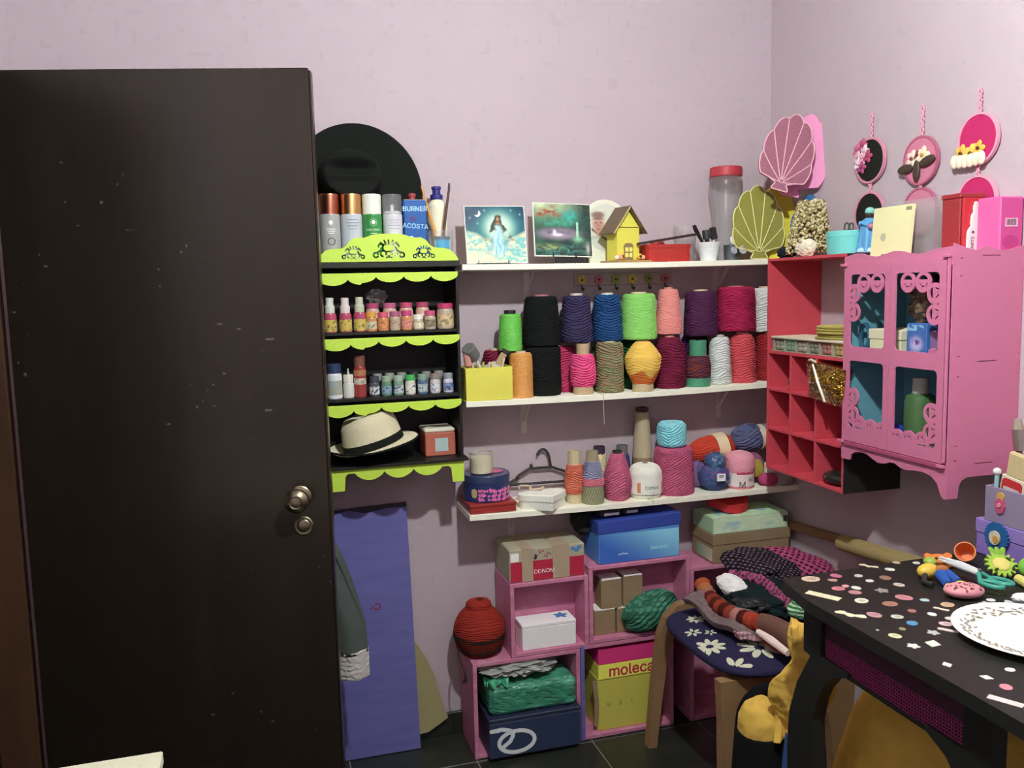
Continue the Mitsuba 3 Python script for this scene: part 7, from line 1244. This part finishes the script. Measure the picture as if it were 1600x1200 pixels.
gz = TB + 0.0865; put(k, 'walls', [B(-0.171, -0.166, -1.182, -1.40, gz, gz + 0.084, 0.001), B(-0.020, -0.015, -1.182, -1.40, gz, gz + 0.084, 0.001), B(-0.1655, -0.0205, -1.182, -1.187, gz, gz + 0.084, 0.001), B(-0.1655, -0.0205, -1.395, -1.40, gz, gz + 0.084, 0.001)], 'satin', c('#8c7f9c')); put(k, 'bottom', B(-0.1655, -0.0205, -1.1875, -1.3945, gz, gz + 0.005, 0.001), 'satin', c('#8c7f9c'))
ch = put(k, 'flower_charm', [face_x(ext(unary_union([disc2(0.007 * math.cos(a), -0.006 + 0.011 * math.sin(a), 0.007) for a in np.arange(0, 6.28, 0.9)]), 0.005), -0.1713, -1.229, gz + 0.050)], 'satin', c('#c2507c')); put(ch, 'gold_top', face_x(ext(disc2(0, 0, 0.010), 0.004), -0.1713, -1.229, gz + 0.066), 'satin', c('#c99b48')); put(ch, 'centre', face_x(ext(disc2(0, 0, 0.005), 0.003), -0.1765, -1.229, gz + 0.046), 'satin', c('#e08a9c'))
k = thing('paintbrush', 'wide beige wall brush with a white and red label in the grey lilac box', 'paintbrush')
def wbr(m): return xf(m, rx=8, at=(-0.128, -1.222, gz + 0.060))
put(k, 'handle', wbr(B(-0.008, 0.008, -0.026, 0.026, 0.045, 0.105, 0.004)), 'satin', c('#c9b884')); put(k, 'ferrule', wbr(B(-0.010, 0.010, -0.034, 0.034, 0.0, 0.047, 0.002)), 'satin', c('#d8cdb8'))
put(k, 'label', wbr(face_x(ext(rrect(0.056, 0.034, 0.010), 0.0012), -0.0101, 0, 0.024)), 'satin', c('#c22a2c')); put(k, 'label_print', wbr(face_x(ext(rrect(0.044, 0.008, 0.003), 0.0008), -0.0114, 0, 0.018)), 'satin', c('#bfc0bc')); put(k, 'red_base', wbr(B(-0.010, 0.010, -0.030, 0.030, -0.05, -0.001, 0.003)), 'satin', c('#b3262a'))
k = thing('palette_knife', 'metal tipped brush standing behind the wide wall brush', 'brush'); put(k, 'handle', tube([(-0.10, -1.215, gz + 0.01), (-0.10, -1.205, gz + 0.17)], 0.007), 'satin', c('#7a4a3c')); put(k, 'ferrule', tube([(-0.10, -1.205, gz + 0.165), (-0.10, -1.200, gz + 0.215)], [0.011, 0.013]), 'metal', c('#c2bdb4')); put(k, 'bristles', tube([(-0.10, -1.200, gz + 0.215), (-0.10, -1.198, gz + 0.24)], [0.013, 0.008]), 'satin', c('#a09080'))
k = thing('dowel', 'honey wooden dowel leaning at the right in the grey lilac box', 'dowel'); put(k, None, tube([(-0.09, -1.26, gz + 0.01), (-0.085, -1.272, gz + 0.14)], [0.008, 0.010]), 'satin', c('#b98a34'))
k = thing('round_pin', 'pale turquoise stick with a white ball head in the grey lilac box', 'stick'); put(k, 'stick', tube([(-0.150, -1.192, gz + 0.01), (-0.150, -1.194, gz + 0.110)], 0.005), 'satin', c('#8fc2c8')); put(k, 'ball', ell(0.0095, 0.0095, 0.009, 2, (-0.150, -1.194, gz + 0.117)), 'gloss', c('#dfe3e0'))
k = thing('green_peg', 'small green peg at the right rim of the grey lilac box', 'peg'); put(k, None, tube([(-0.12, -1.30, gz + 0.01), (-0.125, -1.302, gz + 0.105)], 0.006), 'satin', c('#8fb84a'))
# toys and craft bits
tz_ = TB + 0.0006
k = thing('felt_figure', 'orange felt bear-shaped ornament lying at the back of the table', 'ornament')
put(k, 'body', xf(ext(unary_union([affinity.scale(disc2(0, 0, 0.030), 1.3, 0.8), disc2(-0.036, 0.014, 0.014), disc2(0.036, 0.016, 0.014), disc2(-0.032, -0.016, 0.013), disc2(0.034, -0.014, 0.013)]).buffer(-0.003).buffer(0.003), 0.020), rx=24, rz=-20, s=0.62, at=(-0.334, -1.220, tz_ + 0.011)), 'cloth', c('#dd7a34')); put(k, 'eye', [ell(0.003, 0.003, 0.003, 2, (-0.345 + dx, -1.224 - dx * 0.36, tz_ + 0.0228)) for dx in (0, 0.018)], 'satin', c('#2c1a14'))
k = thing('clay_pot', 'small orange flower pot lying on its side at the back of the table', 'pot'); put(k, 'cup', xf(lathe([(0.019, 0), (0.028, 0.040), (0.0305, 0.040), (0.0305, 0.052), (0.027, 0.052), (0.025, 0.040), (0.016, 0.004)], 32), rx=62, ry=0, rz=-50, s=0.74, at=(-0.262, -1.226, tz_ + 0.0215)), 'satin', c('#d2702e'))
k = thing('toy_figure', 'small doll with yellow body, blue trousers and yellow shoes lying on the table', 'toy')
put(k, 'body', ell(0.026, 0.017, 0.016, 3, (-0.414, -1.276, tz_ + 0.018)), 'satin', c('#e2bc30')); put(k, 'cap', ell(0.014, 0.014, 0.010, 2, (-0.395, -1.260, tz_ + 0.032)), 'satin', c('#8fae3a')); put(k, 'dark_arm', tube([(-0.431, -1.286, tz_ + 0.014), (-0.451, -1.306, tz_ + 0.007), (-0.449, -1.330, tz_ + 0.007)], 0.006, 8), 'satin', c('#26282c'))
for i, (x0, y0, x1, y1) in enumerate(((-0.404, -1.300, -0.423, -1.343), (-0.389, -1.304, -0.391, -1.338))): put(k, 'trouser_leg', tube([(x0, y0, tz_ + 0.016), (x1, y1, tz_ + 0.010)], [0.012, 0.009], 12), 'cloth', c('#2c55a8')); put(k, 'shoe', ell(0.012, 0.014, 0.008, 2, (x1 - 0.004, y1 - 0.014, tz_ + 0.009)), 'satin', c('#e2cf3c'))
put(k, 'scarf', ell(0.018, 0.012, 0.010, 2, (-0.391, -1.290, tz_ + 0.022)), 'cloth', c('#a86a3c'))
k = thing('polka_pincushion', 'pink round pincushion with brown spots on the table', 'pincushion')
pm = ell(0.055, 0.040, 0.020, 5); v = pm.vertices; dots_ = np.zeros(len(v)); q = np.random.default_rng(9)
for _ in range(42):
    a, r = q.uniform(0, 6.28), math.sqrt(q.uniform(0, 0.85)); dots_ += np.hypot(v[:, 0] - 0.055 * r * math.cos(a), v[:, 1] - 0.040 * r * math.sin(a)) < 0.0032
put(k, None, xf(pm, rz=-15, s=0.74, at=(-0.428, -1.392, tz_ + 0.015)), 'satin', np.where((dots_ > 0)[:, None] & (v[:, 2] > 0)[:, None], c('#6a3434'), c('#d98f98')), sm=True)
k = thing('scissors', 'silver scissors with teal green handles lying across the table things', 'scissors')
s0, s1 = np.array([-0.374, -1.262]), np.array([-0.335, -1.425]); dv = (s1 - s0) / np.linalg.norm(s1 - s0); pv = np.array([-dv[1], dv[0]])
def sc(t, w, z): q = s0 + dv * t + pv * w; return (q[0], q[1], tz_ + z)
put(k, 'blade', [tube([sc(0, 0.003, 0.040), sc(0.05, 0.005, 0.038), sc(0.095, 0.004, 0.032)], [0.0025, 0.0055, 0.005], 8)], 'satin', c('#cfd3d2')); put(k, 'blade', [tube([sc(0.006, -0.005, 0.037), sc(0.05, -0.006, 0.035), sc(0.095, -0.003, 0.030)], [0.0025, 0.0055, 0.005], 8)], 'satin', c('#bfc4c4')); put(k, 'screw', ell(0.004, 0.004, 0.003, 2, sc(0.095, 0, 0.038)), 'metal', c('#8a8e8e'))
for w in (0.017, -0.017): put(k, 'handle', tube([sc(0.095, w * 0.2, 0.031)] + [sc(0.132 - 0.024 * math.cos(a), w + 0.013 * math.sin(a), 0.020) for a in np.linspace(0, 2 * math.pi, 20)], 0.0048, 8), 'satin', c('#2f9a86'))
k = thing('white_tag', 'small crumpled white tag beside the scissors handles', 'tag'); put(k, None, ell(0.020, 0.016, 0.008, 3, (-0.345, -1.455, tz_ + 0.010), 0.3, 12, 3), 'matte', c('#d9dcdc'))
k = thing('green_flower', 'green felt flower with a pale yellow centre lying tilted on the table', 'ornament')
gf = Polygon([((0.038 + 0.0055 * (1 if i % 4 < 2 else -1)) * math.cos(2 * math.pi * i / 64), (0.038 + 0.0055 * (1 if i % 4 < 2 else -1)) * math.sin(2 * math.pi * i / 64)) for i in range(64)])
def gfa(m): return xf(m, rx=38, rz=-28, s=0.76, at=(-0.252, -1.312, tz_ + 0.023))
put(k, 'petals', gfa(ext(gf, 0.008)), 'cloth', c('#9cc23a')); put(k, 'centre', gfa(xf(ell(0.024, 0.022, 0.006, 3), at=(0, -0.002, 0.009))), 'cloth', c('#ddd06c')); put(k, 'leaf', [gfa(xf(ell(0.008, 0.016, 0.004, 2), rz=a, at=(0.014 * s, 0.045, 0.006))) for a, s in ((-20, 1), (25, -1), (0, 0))], 'cloth', c('#7fae34')); put(k, 'dark_mark', [gfa(xf(ell(0.008, 0.0035, 0.003, 2), rz=a, at=(x, y, 0.011))) for x, y, a in ((0.022, 0.016, -40), (-0.018, -0.022, 35), (0.028, -0.016, 60))], 'cloth', c('#3a4a1c'))
k = thing('green_ball', 'bright green felt ball at the right edge of the table', 'ball'); put(k, None, ell(0.026, 0.026, 0.024, 3, (-0.208, -1.352, tz_ + 0.024)), 'cloth', c('#7cc23a'))
k = thing('yellow_peg', 'pale yellow wooden clothes peg lying on the table by the green ball', 'peg'); put(k, None, [tube([(-0.262, -1.368, tz_ + 0.012), (-0.279, -1.438, tz_ + 0.010)], [0.010, 0.011], 10), tube([(-0.249, -1.376, tz_ + 0.010), (-0.267, -1.448, tz_ + 0.009)], [0.009, 0.009], 10)], 'satin', c('#d9d26c'))

# ------------------------------------------------------------------ plank and roll along the right wall, white desk, hallway bag
k = thing('wooden_plank', 'brown wooden plank leaning along the right wall behind the table', 'plank'); put(k, None, xf(B(-0.012, 0.012, -0.38, 0.38, -0.014, 0.014, 0.003), rx=-5.0, at=(-0.020, -0.53, 0.695)), 'plank_wood', sm=0)
k = thing('paper_roll', 'yellowish cardboard roll lying on the near end of the brown plank', 'roll'); put(k, None, tube([(-0.046, -0.50, 0.692), (-0.046, -1.10, 0.742)], 0.026, 24), 'matte', lambda p: c('#a48f5a') * (0.85 + 0.3 * meshkit.noise(p * 40))[:, None])
k = thing('desk', 'cream white table top at the lower left in front of the door', 'table')
put(k, 'top', B(-2.43, -2.0, -1.267, -1.95, 0.728, 0.75, 0.002), 'satin', c('#d8d8bc')); 
for x in (-2.40, -2.04):
    for y in (-1.30, -1.91): put(k, 'leg', B(x - 0.02, x + 0.02, y - 0.02, y + 0.02, 0.0008, 0.7275, 0.002), 'satin', c('#c9c7ae'))
k = thing('green_sack', 'green crumpled sack on the hallway floor left of the door frame', 'sack'); put(k, None, ell(0.10, 0.09, 0.06, 4, (-2.76, 0.25, 0.062), 0.3, 10, 2), 'cloth', c('#3f7a55'))
